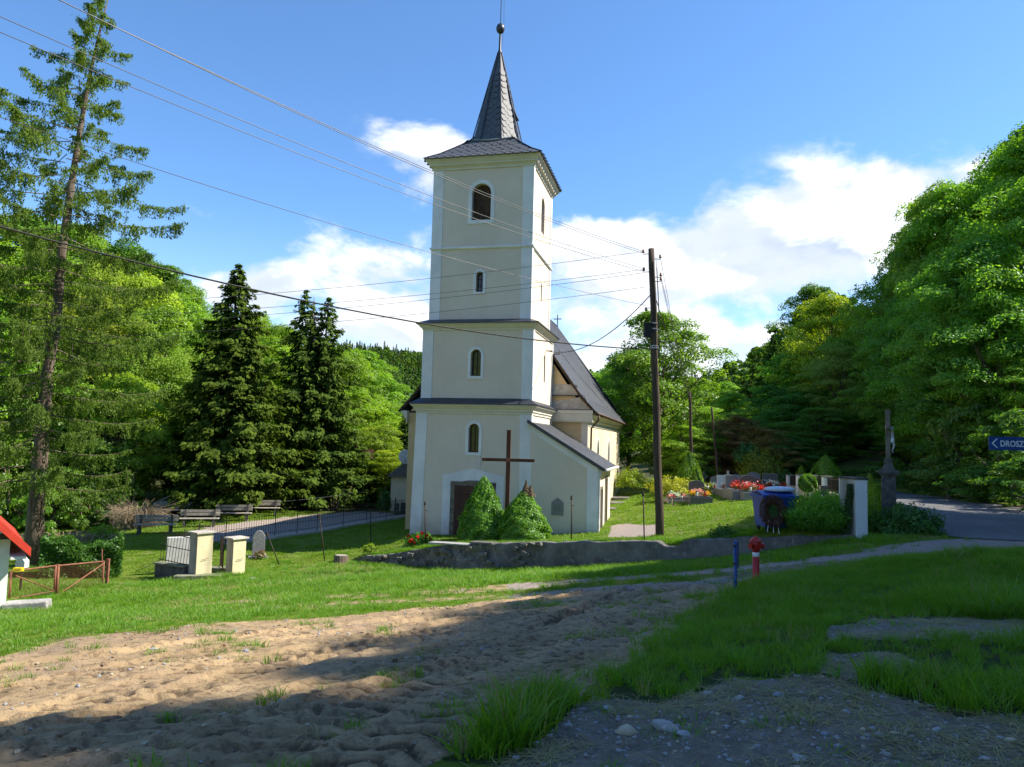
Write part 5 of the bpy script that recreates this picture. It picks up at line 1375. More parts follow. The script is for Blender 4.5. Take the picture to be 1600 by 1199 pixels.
c = on(.71); MB().box((c.x-.36, c.y-.14, c.z-.25), (c.x-.08, c.y+.12, c.z+.27)).build('junction_box', M['rubber'], POLE, bevel=.015)
for fr in (.735, .715, .655, .648):
    c = on(fr); MB().tube([c-Vector((0, 0, .022)), c+Vector((0, 0, .022))], .145, 16).build('clamp_band', M['lead'], POLE)
for k, (dx, z0, z1) in enumerate(((.13, .96, .66), (.16, .93, .55))):
    MB().tube([(on(z0).x+dx, on(z0).y-.1, on(z0).z), (on((z0+z1)/2).x+dx*.9+.05, on(.8).y-.1, on((z0+z1)/2).z), (on(z1).x+.12, on(z1).y-.1, on(z1).z)], .010, 5).build('riser_cable', M['cable'], POLE, smooth=True)
def wire(a, b, sag, label, mat='wire', r=.008, n=28):
    pts = []
    for i in range(n+1):
        t = i/n; q = a.lerp(b, t); q.z -= sag*4*t*(1-t); pts.append(q)
    o = MB().tube(pts, r, 5).build('overhead_wire' if mat == 'wire' else 'overhead_cable', M[mat], None, smooth=True)
    tag(o, label, 'wire' if mat == 'wire' else 'cable', 'overhead lines'); return o
def far_end(p1, D1, a, k=1.25):
    """carry the line from the pole through a sighted point onwards"""
    q = at(*p1, D1); return a+(q-a)*k
T0 = ins_pts[0]; T1 = ins_pts[2]
wire(T0, far_end((183, 0), 12.5, T0, 1.5), .55, 'upper wire of the topmost pair running from the pole to the upper left')
wire(T0+Vector((0, .05, -.05)), far_end((197, 0), 12.2, T0, 1.5), .60, 'lower wire of the topmost pair running from the pole to the upper left')
wire(T1+Vector((0, 0, .02)), far_end((48, 0), 12.5, T1, 1.5), .60, 'upper wire of the second pair crossing the tower below the belfry window')
wire(T1+Vector((0, .05, -.06)), far_end((7, 0), 12.6, T1, 1.5), .65, 'lower wire of the second pair crossing the tower below the belfry window')
T5 = ins_pts[5]
wire(T5, far_end((0, 148), 14.5, T5, 1.4), .55, 'single pale wire crossing the larch and the small tower window')
wire(T5+Vector((-.1, .2, -1.55)), far_end((0, 298), 15., T5+Vector((-.1, .2, -1.55)), 1.4), .9, 'thick black cable sagging across the tower above the third storey', 'cable', .022)
for k, (y0, src, lab) in enumerate(((455, ins_pts[0], 'highest of the four faint level wires across the left trees'), (472, ins_pts[2], 'second highest of the four faint level wires across the left trees'),
                                   (487, ins_pts[2]+Vector((0, 0, -.12)), 'third of the four faint level wires across the left trees'), (504, ins_pts[2]+Vector((0, 0, -.65)), 'lowest of the four faint level wires across the left trees'))):
    wire(src, far_end((0, y0), 27.5, src, 1.5), .75, lab, r=.008, n=40)
wire(pb_+on(.845), CW(4.95, 2.9, 5.95), .75, 'grey service cable hanging from the pole to the tower side wall', 'cable', .018)
far_p = at(1078, 640, 52)
for k, (a, dz) in enumerate(((ins_pts[1], .0), (ins_pts[3], -.3), (ins_pts[4], -.6), (pb_+on(.86), -1.2))):
    wire(a, Vector((far_p.x+.2+.25*k, far_p.y, far_p.z+dz)), .5, ['uppermost', 'second', 'third', 'lowest'][k]+' wire dropping behind the telegraph pole towards the cemetery pole', 'wire' if k < 3 else 'cable', .009 if k < 3 else .016)
P2, _, _ = pole((1081, 768), (1078, 612), 52, .13, .09, 'thin grey wooden pole standing behind the graves')
P3, _, _ = pole((1124, 760), (1112, 636), 50, .09, .06, 'thin leaning stake-like pole in front of the brown shrubs')

# ---------------------------------------------------------------- hydrant and blue post
p = G(1181, 913); zt = at(1181, 840, p.y).z-p.z
h = thing('fire_hydrant', p, 'red pillar hydrant with a white band at the edge of the tall grass', 'hydrant', rz=.3); s = zt/.92
b = MB(); b.lathe([(.085, -.2), (.085, .02), (.066, .05), (.058, .07), (.058, .54*s)], n=20); b.build('barrel', M['red'], h, smooth=True)
b = MB(); b.lathe([(.060, .54*s), (.060, .63*s)], n=20); b.build('reflective_band', M['whiteband'], h, smooth=True)
b = MB(); b.lathe([(.058, .63*s), (.060, .66*s), (.072, .70*s), (.086, .76*s), (.088, .835*s), (.08, .845*s)], n=20); b.build('head', M['red'], h, smooth=True)
b = MB(); b.lathe([(.08, .842*s), (.112, .846*s), (.112, .856*s), (.085, .875*s), (.065, .90*s), (.06, .915*s)], n=24); b.build('cap', M['red'], h, smooth=True)
b = MB(); b.lathe([(.03, .91*s), (.032, .93*s), (.022, .945*s)], n=5); b.build('spindle_nut', M['red'], h)
for a in (-1.9, -.15, 3.3):
    ca, sa = math.cos(a), math.sin(a); o = MB().tube([(.05*ca, .05*sa, .775*s), (.105*ca, .105*sa, .762*s)], .044, 14).tube([(.10*ca, .10*sa, .763*s), (.135*ca, .135*sa, .755*s)], .050, 8)
    o.build('outlet', M['red'], h, bevel=0)
p = G(1149, 925); zt = at(1149, 845, p.y).z-p.z
h = thing('marker_post', p, 'blue metal marker post with an edge-on blue plate beside the red hydrant', 'post', rz=1.15)
MB().tube([(0, 0, -.3), (0, 0, zt)], .028, 12).build('post', M['bluepaint'], h, smooth=True)
MB().box((-.15, -.034, zt*.46), (.15, -.028, zt*.99)).build('plate', M['bluepaint'], h, bevel=.002)
for z in (.55, .9): MB().box((-.04, -.038, zt*z-.012), (.04, .030, zt*z+.012)).build('clamp', M['iron'], h)

# ---------------------------------------------------------------- road sign
p0 = at(1545, 682, 20.5); p1 = at(1545, 703, 20.5); hgt = p0.z-p1.z
sg = thing('direction_sign', (p0.x, 20.5, gz(p0.x+1.2, 20.5)), 'blue direction sign pointing left to a village, cut by the right edge of the photo', 'road sign', rz=.04)
zb = p1.z-sg.location.z
MB().box((0, -.012, zb), (1.72, .012, zb+hgt)).build('panel', M['bluepaint'], sg, bevel=.003)
fr = MB(); e = .022; ring(fr, [(e*.4, zb+e*.4), (1.72-e*.4, zb+e*.4), (1.72-e*.4, zb+hgt-e*.4), (e*.4, zb+hgt-e*.4)], [(e, zb+e), (1.72-e, zb+e), (1.72-e, zb+hgt-e), (e, zb+hgt-e)], F(-.0150), F(-.0125)); fr.build('border', M['bluepaint'], sg)
ar = MB(); zm = zb+hgt/2; ar.prism([(.055, zm), (.20, zm+hgt*.34), (.245, zm+hgt*.34), (.115, zm), (.245, zm-hgt*.34), (.20, zm-hgt*.34)], 'y', -.0160, -.0130); ar.build('arrow', M['whiteband'], sg)
cu = bpy.data.curves.new('lettering', 'FONT'); cu.body = 'DROSZK\u00d3W'; cu.size = hgt*.62; cu.extrude = .0012; cu.space_character = 1.04; cu.offset = .006
to = bpy.data.objects.new('lettering', cu); COL.objects.link(to)
bpy.context.view_layer.update(); dg = bpy.context.evaluated_depsgraph_get(); me = bpy.data.meshes.new_from_object(to.evaluated_get(dg)); bpy.data.objects.remove(to)
me.materials.clear(); me.materials.append(M['whiteband']); to = bpy.data.objects.new('lettering', me); COL.objects.link(to); to.parent = sg
xs_ = [v.co.x for v in me.vertices]; wtxt = max(xs_)-min(xs_)
to.rotation_euler = (math.pi/2, 0, 0); to.location = (.30, -.0145, zm-hgt*.22); to.scale = (1.18/wtxt, 1, 1)
for x in (.62, 1.35): MB().tube([(x, .04, -.5), (x, .04, zb+hgt)], .03, 10).build('support_post', M['lead'], sg, smooth=True)
for o in list(sg.children):
    if o.name.startswith('support_post'):
        for v in o.data.vertices:
            if v.co.x < 1: v.co.x += 1.02      # both supports stand right of the frame edge
        
# ---------------------------------------------------------------- wayside crucifix, white pillar, cemetery fence
p = at(1389, 806, 22.5); p.z = gz(p.x, p.y); C_r = thing('wayside_crucifix', p, 'dark stone wayside crucifix with a pale figure, seen side-on beside the white pillar', 'crucifix', rz=math.radians(66))
def zz(py, px=1389): return at(px, py, 22.5).z-p.z
MB().box((-.19, -.19, -.3), (.19, .19, zz(744))).build('pedestal', M['dark_stone'], C_r, bevel=.015)
MB().box((-.22, -.22, -.3), (.22, .22, .22)).build('plinth', M['dark_stone'], C_r, bevel=.02)
cp = MB(); z0 = zz(744); 
for hw, za, zb_ in ((.20, z0, z0+.04), (.25, z0+.04, z0+.09), (.29, z0+.09, z0+.15), (.22, z0+.15, z0+.19)): cp.box((-hw, -hw, za), (hw, hw, zb_+.001))
cp.build('cornice_cap', M['dark_stone'], C_r)
up_ = MB(); up_.lathe([(.22, z0+.19), (.19, z0+.28), (.15, z0+.36), (.15, z0+.44), (.17, z0+.46), (.17, z0+.50), (.12, z0+.51)], n=4); up_.build('cross_base', M['dark_stone'], C_r)
zt = zz(640); zb_ = z0+.50
MB().box((-.075, -.06, zb_), (.075, .06, zt)).build('shaft', M['sandstone'], C_r, bevel=.01)
zx = zz(668); MB().box((-.42, -.06, zx-.06), (.42, .06, zx+.06)).build('crossbeam', M['sandstone'], C_r, bevel=.01)
MB().box((-.10, -.075, zt-.15), (.10, -.061, zt-.06)).build('title_plate', M['sandstone'], C_r, bevel=.004)
# figure: one continuous body grown along a skeleton
def figure(parent, top, H, ybk):
    me = bpy.data.meshes.new('figure'); k = H
    J = {'pel': (0, -.03, -.50), 'che': (0, -.035, -.24), 'nec': (0, -.03, -.13), 'hea': (.015, -.05, -.04), 'hd2': (.02, -.055, .04),
         'ls': (-.11, -.03, -.16), 'le': (-.27, -.015, -.07), 'lh': (-.43, -.0, .02), 'rs': (.11, -.03, -.16), 're': (.27, -.015, -.07), 'rh': (.43, 0, .02),
         'lk': (-.05, -.10, -.72), 'la': (-.015, -.02, -.96), 'lt': (-.01, -.06, -1.03), 'rk': (.05, -.10, -.73), 'ra': (.015, -.02, -.95), 'rt': (.01, -.07, -1.02)}
    Rd = {'pel': .070, 'che': .078, 'nec': .032, 'hea': .045, 'hd2': .042, 'ls': .034, 'le': .026, 'lh': .018, 'rs': .034, 're': .026, 'rh': .018, 'lk': .042, 'la': .024, 'lt': .02, 'rk': .042, 'ra': .024, 'rt': .02}
    nm = list(J); E = [('pel', 'che'), ('che', 'nec'), ('nec', 'hea'), ('hea', 'hd2'), ('che', 'ls'), ('ls', 'le'), ('le', 'lh'), ('che', 'rs'), ('rs', 're'), ('re', 'rh'), ('pel', 'lk'), ('lk', 'la'), ('la', 'lt'), ('pel', 'rk'), ('rk', 'ra'), ('ra', 'rt')]
    me.from_pydata([Vector(J[n_])*k for n_ in nm], [(nm.index(a), nm.index(b)) for a, b in E], [])
    o = bpy.data.objects.new('figure', me); COL.objects.link(o); sk = o.modifiers.new('skin', 'SKIN'); ss = o.modifiers.new('sub', 'SUBSURF'); ss.levels = 2; ss.render_levels = 2
    if not me.skin_vertices: 
        bpy.context.view_layer.objects.active = o; 
    for i, n_ in enumerate(nm):
        me.skin_vertices[0].data[i].radius = (Rd[n_]*k, Rd[n_]*k); me.skin_vertices[0].data[i].use_root = (n_ == 'pel')
    bpy.context.view_layer.update(); m2 = bpy.data.meshes.new_from_object(o.evaluated_get(bpy.context.evaluated_depsgraph_get())); bpy.data.objects.remove(o)
    m2.materials.clear(); m2.materials.append(M['figure']); f_ = bpy.data.objects.new('figure', m2); COL.objects.link(f_); f_.parent = parent; f_.location = (0, ybk, top); 
    for pl_ in m2.polygons: pl_.use_smooth = True
    cl = MB(); cl.lathe([(.075*k, -.44*k), (.088*k, -.50*k), (.092*k, -.58*k), (.08*k, -.62*k)], (0, -.03*k, 0), 12, 1.1, .95); c_ = cl.build('loincloth', M['whitepaint'], f_, smooth=True)
figure(C_r, zx, .74, -.09)

p = at(1347, 834, 21.3); p.z = gz(p.x, p.y)-.02; zt = at(1347, 750, 21.3).z-p.z
wp = thing('white_gate_pillar', p, 'white plastered rectangular pillar with a dark cap at the right end of the retaining wall', 'pillar', rz=.10)
MB().box((-.175, 0, -.3), (.175, .85, zt)).build('shaft', M['white'], wp, bevel=.012)
MB().box((-.178, .012, -.28), (-.176, .84, zt-.01)).build('stained_side', M['pillar_grey'], wp)
MB().box((-.21, -.03, zt), (.21, .89, zt+.06)).build('cap', M['dark_stone'], wp, bevel=.01)
rg = np.random.default_rng(9); n = 1700; t = rg.uniform(0, 1, n)
pp = np.stack([-.19-rg.uniform(0, .06, n)-.12*(1-t)**2, .05+rg.uniform(.05, .6, n)*(1-t*.5), t*zt*.92], 1)
V, Fq = quads(rg, pp, np.tile([-1., -.3, .3], (n, 1))+rg.normal(size=(n, 3))*.6, .06)
o = raw('ivy', V, Fq, M['leaf_dark'], None, rg.uniform(0, .6, n)); o.location = wp.location; o.rotation_euler = wp.rotation_euler; tag(o, 'dark ivy climbing up the stained left side of the white pillar', 'ivy'); o.color = (.5, .6, .7, 1)

fence = thing('cemetery_fence', (0, 0, 0), 'cream wall with white posts and black iron panels along the cemetery', 'fence')
fx = [(26.2, 1321), (30.6, 1292), (34.4, 1270), (38.6, 1250), (43.2, 1234), (48, 1219)]
fp = []
for D, px in fx:
    q = at(px, 750, D); fp.append(Vector((q.x, q.y, gz(q.x, q.y))))
fp = [Vector((10.1, 22.3, gz(10.1, 22.3)))]+fp
for i, q in enumerate(fp):
    if i: 
        zt_ = at(*[(0, 0), (1321, 747), (1292, 746), (1270, 744.5), (1250, 743), (1234, 743), (1219, 742)][i], q.y).z
        MB().box((q.x-.16, q.y-.16, q.z-.2), (q.x+.16, q.y+.16, zt_)).build('post', M['white'], fence, bevel=.01)
        MB().box((q.x-.19, q.y-.19, zt_), (q.x+.19, q.y+.19, zt_+.05)).build('post_cap', M['concrete'], fence, bevel=.008)
TOPZ = [at(1321, 746, 26.2).z+.06]+[at(a_, b_, q_.y).z for (a_, b_), q_ in zip([(1321, 747), (1292, 746), (1270, 744.5), (1250, 743), (1234, 743), (1219, 742)], fp[1:])]
for i in range(len(fp)-1):
    a, b = fp[i], fp[i+1]; d = (b-a).normalized(); nn = Vector((d.y, -d.x, 0)).normalized()
    ha, hb = TOPZ[i]-.58-a.z, TOPZ[i+1]-.58-b.z
    w = MB(); pts = [a+nn*-.08, b+nn*-.08, b+nn*.08, a+nn*.08]
    w.add([(q.x, q.y, q.z-.4) for q in pts]+[(pts[0].x, pts[0].y, a.z+ha), (pts[1].x, pts[1].y, b.z+hb), (pts[2].x, pts[2].y, b.z+hb), (pts[3].x, pts[3].y, a.z+ha)],
          [(0, 1, 2, 3), (4, 5, 6, 7), (0, 1, 5, 4), (1, 2, 6, 5), (2, 3, 7, 6), (3, 0, 4, 7)]); w.build('low_wall', M['pillar_cream'], fence)
    if i:
        L_ = (b-a).length; k = int(L_/.16); r_ = MB()
        pr = None
        for z in (.50, .08): MB().tube([Vector((a.x, a.y, TOPZ[i]-z)), Vector((b.x, b.y, TOPZ[i+1]-z))], .018, 5).build('rail', M['iron'], fence)
        for j in range(1, k):
            q = a.lerp(b, j/k)
            if pr is None: pr = MB().box((-.008, -.008, -.57), (.008, .008, -.02)).build('bar', M['iron'], fence); ob = pr
            else: ob = share(pr, 'bar', fence)
            ob.location = (q.x, q.y, TOPZ[i]*(1-j/k)+TOPZ[i+1]*j/k)

# ---------------------------------------------------------------- blue waste container with the old wreath
p = at(1209, 826, 23.2); p.z = gz(p.x, p.y); zt = at(1209, 770, 23.2).z-p.z; wd = 26/FPX*23.2
bn = thing('waste_container', p, 'blue plastic waste container with its lid open, heaped with rubbish, behind the retaining wall', 'waste container', rz=.12)
b = MB(); b.add([(-wd*.86, -.34, .12), (wd*.86, -.34, .12), (wd*.86, .34, .12), (-wd*.86, .34, .12), (-wd, -.42, zt*.90), (wd, -.42, zt*.90), (wd, .42, zt*.90), (-wd, .42, zt*.90)],
      [(0, 3, 2, 1), (0, 1, 5, 4), (1, 2, 6, 5), (2, 3, 7, 6), (3, 0, 4, 7)]); b.build('body', M['bluebin'], bn, bevel=.02)
MB().sweep((-wd, -.42, wd, .42), [(-.03, zt*.88), (.05, zt*.88), (.05, zt*.95), (-.03, zt*.95)]).build('rim', M['bluebin'], bn)
lid = MB(); lid.prism([(-.43, zt*.955), (0, zt*1.06), (.43, zt*1.0), (.43, zt*.96), (0, zt*1.02), (-.43, zt*.93)], 'x', -wd-.02, wd+.02); lid.build('lid', M['bluebin'], bn, bevel=.01)
MB().box((wd*.70, -.02, zt*.97), (wd*.82, .30, zt*1.12)).build('lid_handle', M['rubber'], bn)
for sx in (-1, 1): 
    for sy in (-1, 1): MB().tube([(sx*wd*.7-.03, sy*.28, .08), (sx*wd*.7+.03, sy*.28, .08)], .085, 12).build('wheel', M['rubber'], bn)
for sx in (-.6, 0, .6): MB().box((sx*wd-.02, -.405, .3), (sx*wd+.02, -.385, zt*.8)).build('rib', M['bluebin'], bn)
bag = MB(); bag.lathe([(.02, 0), (.30, .02), (.33, .08), (.24, .14), (.05, .16)], (0, 0, 0), 14, 1.5, .7); o = bag.build('plastic_bag', M['bag'], None, smooth=True); o.location = (p.x+.15, p.y-.1, p.z+zt*1.035); tag(o, 'pale blue-white plastic bag lying on the blue container', 'bag')
def leafball(rng, name, c, r, n, leaf, mat, label, cat, group=None, col=(1, 1, 1), zs=1., hollow=0., part='foliage', flat=.0, stems=True):
    th = rng.uniform(0, 6.283, n); u = rng.uniform(-.25, 1, n); rr_ = np.sqrt(np.clip(1-u*u, 0, 1)); rad = (hollow+(1-hollow)*rng.uniform(.2, 1, n)**.5)*(1+.18*np.sin(th*4+u*6)+.12*np.sin(th*7))
    d = np.stack([rr_*np.cos(th), rr_*np.sin(th), u], 1); pp = d*rad[:, None]*np.array([r, r, r*zs])
    V, Fq = quads(rng, pp, d+rng.normal(size=(n, 3))*.6+np.array([0, 0, .3]), leaf)
    root = thing(name, c, label, cat, group)
    o = raw(part, V, Fq, M[mat], root, rng.uniform(0, 1, n)); o.color = (*col, 1)
    if stems:
        sb = MB()
        for k in range(7): a = k*.9; sb.tube([(0, 0, -.12), (math.cos(a)*r*.5, math.sin(a)*r*.5, r*zs*.6)], [.012, .004], 4, cap=False)
        sb.build('stems', M['bark'], root)
    return root
def wreath(p, R_, r_, lab):
    rg = np.random.default_rng(15); n = 2600; a = rg.uniform(0, 6.283, n); b = rg.uniform(0, 6.283, n); q = r_*rg.uniform(.5, 1, n)
    rad = R_+q*np.cos(b); pp = np.stack([rad*np.cos(a), q*np.sin(b)*.6, rad*np.sin(a)*1.15], 1)
    V, Fq = quads(rg, pp, np.stack([np.cos(a)*np.cos(b), np.sin(b)-.4, np.sin(a)*np.cos(b)], 1)+rg.normal(size=(n, 3))*.5, .07, .3)
    w = thing('grave_wreath', p, lab, 'wreath'); w.rotation_euler = (-.22, .15, .1)
    o = raw('fir_ring', V, Fq, M['drybrown'], w, rg.uniform(0, .8, n)); o.color = (.55, .42, .38, 1)
    n = 900; pp = np.stack([rg.normal(size=n)*R_*.30, rg.uniform(-.02, .03, n), rg.normal(size=n)*R_*.36], 1); V, Fq = quads(rg, pp, np.tile([0, -1., .2], (n, 1))+rg.normal(size=(n, 3))*.5, .07, .3)
    raw('fir_centre', V, Fq, M['leaf_dark'], w, rg.uniform(0, .6, n))
    s = MB()
    for x in (-.10, .02, .13): s.tube([(x, .02, -R_*.5), (x*1.6, -.02, -R_*1.15-.30)], .009, 4)
    s.build('ribbon_stake', M['whitepaint'], w)
q = at(1208, 799, 22.5); wreath(q, .30, .15, 'dried brown fir wreath leaning against the front of the blue container')

# feathery green bush, dark bush, thujas by the right pillar
rg = np.random.default_rng(33)
def grassy_bush(px, pb, pt, D, r, label, col, n=9000, mat='leaf', leaf=.11):
    c = at(px, pb, D); c.z = gz(c.x, c.y); H = at(px, pt, D).z-c.z
    th = rg.uniform(0, 6.283, n); q = rg.uniform(0, 1, n)**.6; u = rg.uniform(0, 1, n); base = np.stack([q*r*np.cos(th), q*r*np.sin(th)], 1)
    h = H*(1-.55*q**2.2)*(1+.15*np.sin(th*5)); lean = .25*u
    pp = np.stack([base[:, 0]*(1+lean), base[:, 1]*(1+lean), u**.7*h], 1)
    V, Fq = quads(rg, pp, rg.normal(size=(n, 3))+np.array([0, 0, .3]), leaf, .28, np.stack([np.cos(th)*q*.6, np.sin(th)*q*.6, np.ones(n)], 1))
    root = thing('bush', c, label, 'bush'); o = raw('foliage', V, Fq, M[mat], root, np.clip(u*.7+rg.uniform(-.2, .3, n), 0, 1)); o.color = (*col, 1)
    sb = MB()
    for k in range(16): a = k*2.4; sb.tube([(math.cos(a)*r*.3, math.sin(a)*r*.3, -.1), (math.cos(a)*r*.7, math.sin(a)*r*.7, H*.6)], [.012, .004], 4, cap=False)
    sb.build('stems', M['bark'], root); return root
grassy_bush(1284, 838, 772, 22.6, 1.05, 'feathery fresh-green bush between the blue container and the white pillar', (.85, 1.15, .9), 12000)
leafball(rg, 'bush', at(1418, 818, 21.5)+Vector((0, 0, -.15)), .92, 5200, .09, 'leaf_dark', 'low dark-green leafy bush at the foot of the wayside crucifix', 'bush', zs=.72, col=(.8, .95, .9))
for px, pt, pb, D, r, lab in ((1360, 741, 805, 24.0, .24, 'slim yellow-green thuja just right of the white pillar'), (1369, 757, 812, 23.2, .33, 'broader yellow-green thuja touching the crucifix pedestal'), (1361, 800, 832, 22.4, .22, 'small yellowish shrub at the foot of the white pillar')):
    c = at(px, pb, D); c.z = gz(c.x, c.y)-.05; H = at(px, pt, D).z-c.z; n = 2600; t = rg.uniform(0, 1, n); th = rg.uniform(0, 6.283, n)
    rr_ = r*np.clip(np.sin(np.clip((1-t)*2.0+.15, 0, 1.6)), .04, 1)*(1+.15*np.sin(th*6+t*12))
    V, Fq = quads(rg, np.stack([rr_*np.cos(th), rr_*np.sin(th), t*H], 1), np.stack([np.cos(th), np.sin(th), .4+0*t], 1)+rg.normal(size=(n, 3))*.35, .065, .5, np.tile([0, 0, 1.], (n, 1)))
    root = thing('thuja', c, lab, 'shrub'); o = raw('foliage', V, Fq, M['leaf'], root, rg.uniform(0, 1, n)); o.color = (1.7, 1.35, .6, 1); MB().tube([(0, 0, -.1), (0, 0, H*.7)], .02, 5).build('stem', M['bark'], root)
leafball(rg, 'bush', at(1131, 836, 24.4)+Vector((0, 0, -.08)), .44, 1900, .085, 'leaf_dark', 'small dark-green bush growing on the retaining wall behind the blue marker post', 'bush', zs=.8, col=(.9, 1.1, .9))
leafball(rg, 'bush', at(578, 856, 30.5)+Vector((0, 0, -.10)), .26, 900, .07, 'leaf', 'small bright yellow-green shrub on the bank left of the red flowers', 'bush', zs=.95, col=(1.5, 1.3, .7))
# bush with the red flowers
fb = leafball(rg, 'flower_bush', at(657, 846, 31.0)+Vector((0, 0, -.05)), .62, 2600, .075, 'leaf', 'low green peony bush with a few red blooms at the left corner of the tower', 'bush', zs=.62, col=(.85, 1.05, .8))
for k, (a, b_, c_) in enumerate(((-.30, -.5, .16), (-.05, -.52, .30), (-.44, -.32, .28), (.30, -.42, .34), (.42, -.3, .22), (-.16, -.45, .05), (.10, -.35, .42), (-.38, -.42, .10))):
    m_ = 26; V, Fq = quads(rg, np.array([a, b_, c_])+rg.normal(size=(m_, 3))*.028, rg.normal(size=(m_, 3))+np.array([0, -1, .5]), .07, .8); raw('bloom', V, Fq, M['redleaf'], fb, rg.uniform(0, 1, m_))

# ---------------------------------------------------------------- cemetery
gr_rng = random.Random(12)
def grave(px, py, D, w, l, h, mk, hd, label, rz=0., mat='granite_grey', stone='granite_dark'):
    c = at(px, py, D); c.z = gz(c.x, c.y)
    g = thing('grave', c, label, 'grave', 'graves in the churchyard', rz=rz)
    MB().box((-w/2, 0, -.1), (w/2, l, h)).build('kerb', M[mat], g, bevel=.015)
    MB().box((-w/2+.07, .07, h+.001), (w/2-.07, l-.25, h+.06)).build('cover_slab', M[stone], g, bevel=.012)
    if mk == 'round':
        MB().prism([(-hd/2, h), (hd/2, h), (hd/2, h+.55)]+[(hd/2*math.cos(t), h+.55+hd*.28*math.sin(t)) for t in np.linspace(.2, math.pi-.2, 7)]+[(-hd/2, h+.55)], 'y', l-.20, l-.06).build('headstone', M[stone], g, bevel=.01)
    elif mk == 'cross':
        x_ = MB(); x_.box((-.06, l-.18, h), (.06, l-.08, h+1.0)); x_.box((-.26, l-.179, h+.62), (-.061, l-.081, h+.74)); x_.box((.061, l-.179, h+.62), (.26, l-.081, h+.74)); x_.build('stone_cross', M[stone], g)
    elif mk: 
        MB().box((-hd/2, l-.20, h), (hd/2, l-.06, h+.72)).build('headstone', M[stone], g, bevel=.015)
    return g
def posy(c, r, mat, lab, name='flower_bouquet', n=150):
    root = thing(name, c, lab, 'flowers', 'flowers on the graves')
    V, Fq = quads(rg, rg.normal(size=(n, 3))*r*np.array([.5, .5, .35])+np.array([0, 0, r*.8]), rg.normal(size=(n, 3))+np.array([0, -.5, .6]), .085, .8); raw('petals', V, Fq, M[mat], root, rg.uniform(0, 1, n))
    V, Fq = quads(rg, rg.normal(size=(n, 3))*r*np.array([.55, .55, .3])+np.array([0, 0, r*.45]), rg.normal(size=(n, 3)), .085, .5); raw('greenery', V, Fq, M['leaf_dark'], root, rg.uniform(0, 1, n))
    p_ = MB(); p_.lathe([(.05, 0), (.07, .12), (.075, .16)], n=8); p_.build('vase', M['granite_dark'], root)
def lantern(c, mat, lab):
    root = thing('grave_lantern', c, lab, 'lantern', 'grave lanterns')
    MB().lathe([(.05, 0), (.055, .02), (.06, .14), (.05, .20)], n=10).build('glass_jar', M[mat], root, smooth=True); MB().lathe([(.06, .20), (.065, .215), (.03, .25), (.01, .27)], n=10).build('lid', M['rubber'], root)
G_ = [(1096, 784, 37.5, 1.1, 1.9, .32, 'round', .8, 'dark granite grave box standing alone nearest to the lawn, heaped with yellow and pink flowers', 'granite_dark', 'granite_dark'),
      (1060, 778, 39.5, 1.0, 1.8, .12, None, 0, 'low grave with a black bench-like rail, left of the dark granite grave box', 'granite_grey', 'granite_dark'),
      (1112, 773, 44, 1.0, 1.9, .25, 'cross', 0, 'grey grave with a small dark stone cross behind the lone granite box', 'granite_grey', 'granite_dark'),
      (1126, 772, 46, 1.0, 1.9, .22, 'round', .7, 'pale grave with white bouquets in the second row of graves', 'marble_white', 'granite_grey'),
      (1145, 778, 40.5, 1.2, 1.9, .30, 'slab', .9, 'broad grey double grave with pinkish flowers at the middle of the row', 'granite_grey', 'marble_white'),
      (1163, 781, 38, 1.2, 1.9, .42, 'slab', .9, 'high grey granite grave with big red bouquets', 'granite_grey', 'granite_grey'),
      (1180, 782, 37, 1.1, 1.9, .38, 'round', .8, 'grey grave with red and pink bouquets just left of the blue container', 'granite_grey', 'granite_dark'),
      (1148, 771, 47, 1.0, 1.9, .25, 'cross', 0, 'white marble grave with a cross in the rear row', 'marble_white', 'marble_white'),
      (1168, 769, 49, 1.0, 1.9, .25, 'slab', .7, 'dark grave in the rear row below the bluish spruce', 'granite_dark', 'granite_dark'),
      (1188, 773, 44, 1.1, 1.9, .35, 'round', .8, 'pale grave with white lilies in front of the blossoming bush', 'marble_white', 'granite_grey'),
      (1204, 772, 45, 1.1, 1.9, .35, 'slab', .8, 'grey grave half hidden behind the blue container', 'granite_grey', 'granite_dark'),
      (1093, 767, 52, 1.0, 1.8, .2, 'cross', 0, 'small grave with a dark cross left of the rear row', 'granite_grey', 'granite_dark'),
      (1216, 777, 40, 1.1, 1.9, .35, 'slab', .8, 'dark headstone with flowers right behind the blue container', 'granite_grey', 'granite_dark')]
cols = [('orangepetal', 'pinkpetal'), ('pinkpetal', 'whitepetal'), ('whitepetal', 'yellowleaf'), ('whitepetal', 'whitepetal'), ('pinkpetal', 'whitepetal'), ('redleaf', 'redleaf'), ('redleaf', 'pinkpetal'), ('whitepetal', 'pinkpetal'), ('yellowleaf', 'whitepetal'), ('whitepetal', 'redleaf'), ('pinkpetal', 'whitepetal'), ('yellowleaf', 'pinkpetal'), ('redleaf', 'whitepetal')]
SHORT = ['lone dark granite grave box', 'low grave beside the black bench', 'grey grave with the small dark cross', 'pale grave in the second row', 'broad grey double grave', 'high grey granite grave', 'grave just left of the blue container', 'white marble grave in the rear row', 'dark grave below the bluish spruce', 'pale grave before the blossoming bush', 'grave half hidden by the container', 'small grave left of the rear row', 'dark headstone right behind the container']
cn_ = {'orangepetal': 'orange', 'pinkpetal': 'pink', 'whitepetal': 'white', 'yellowleaf': 'yellow', 'redleaf': 'red'}
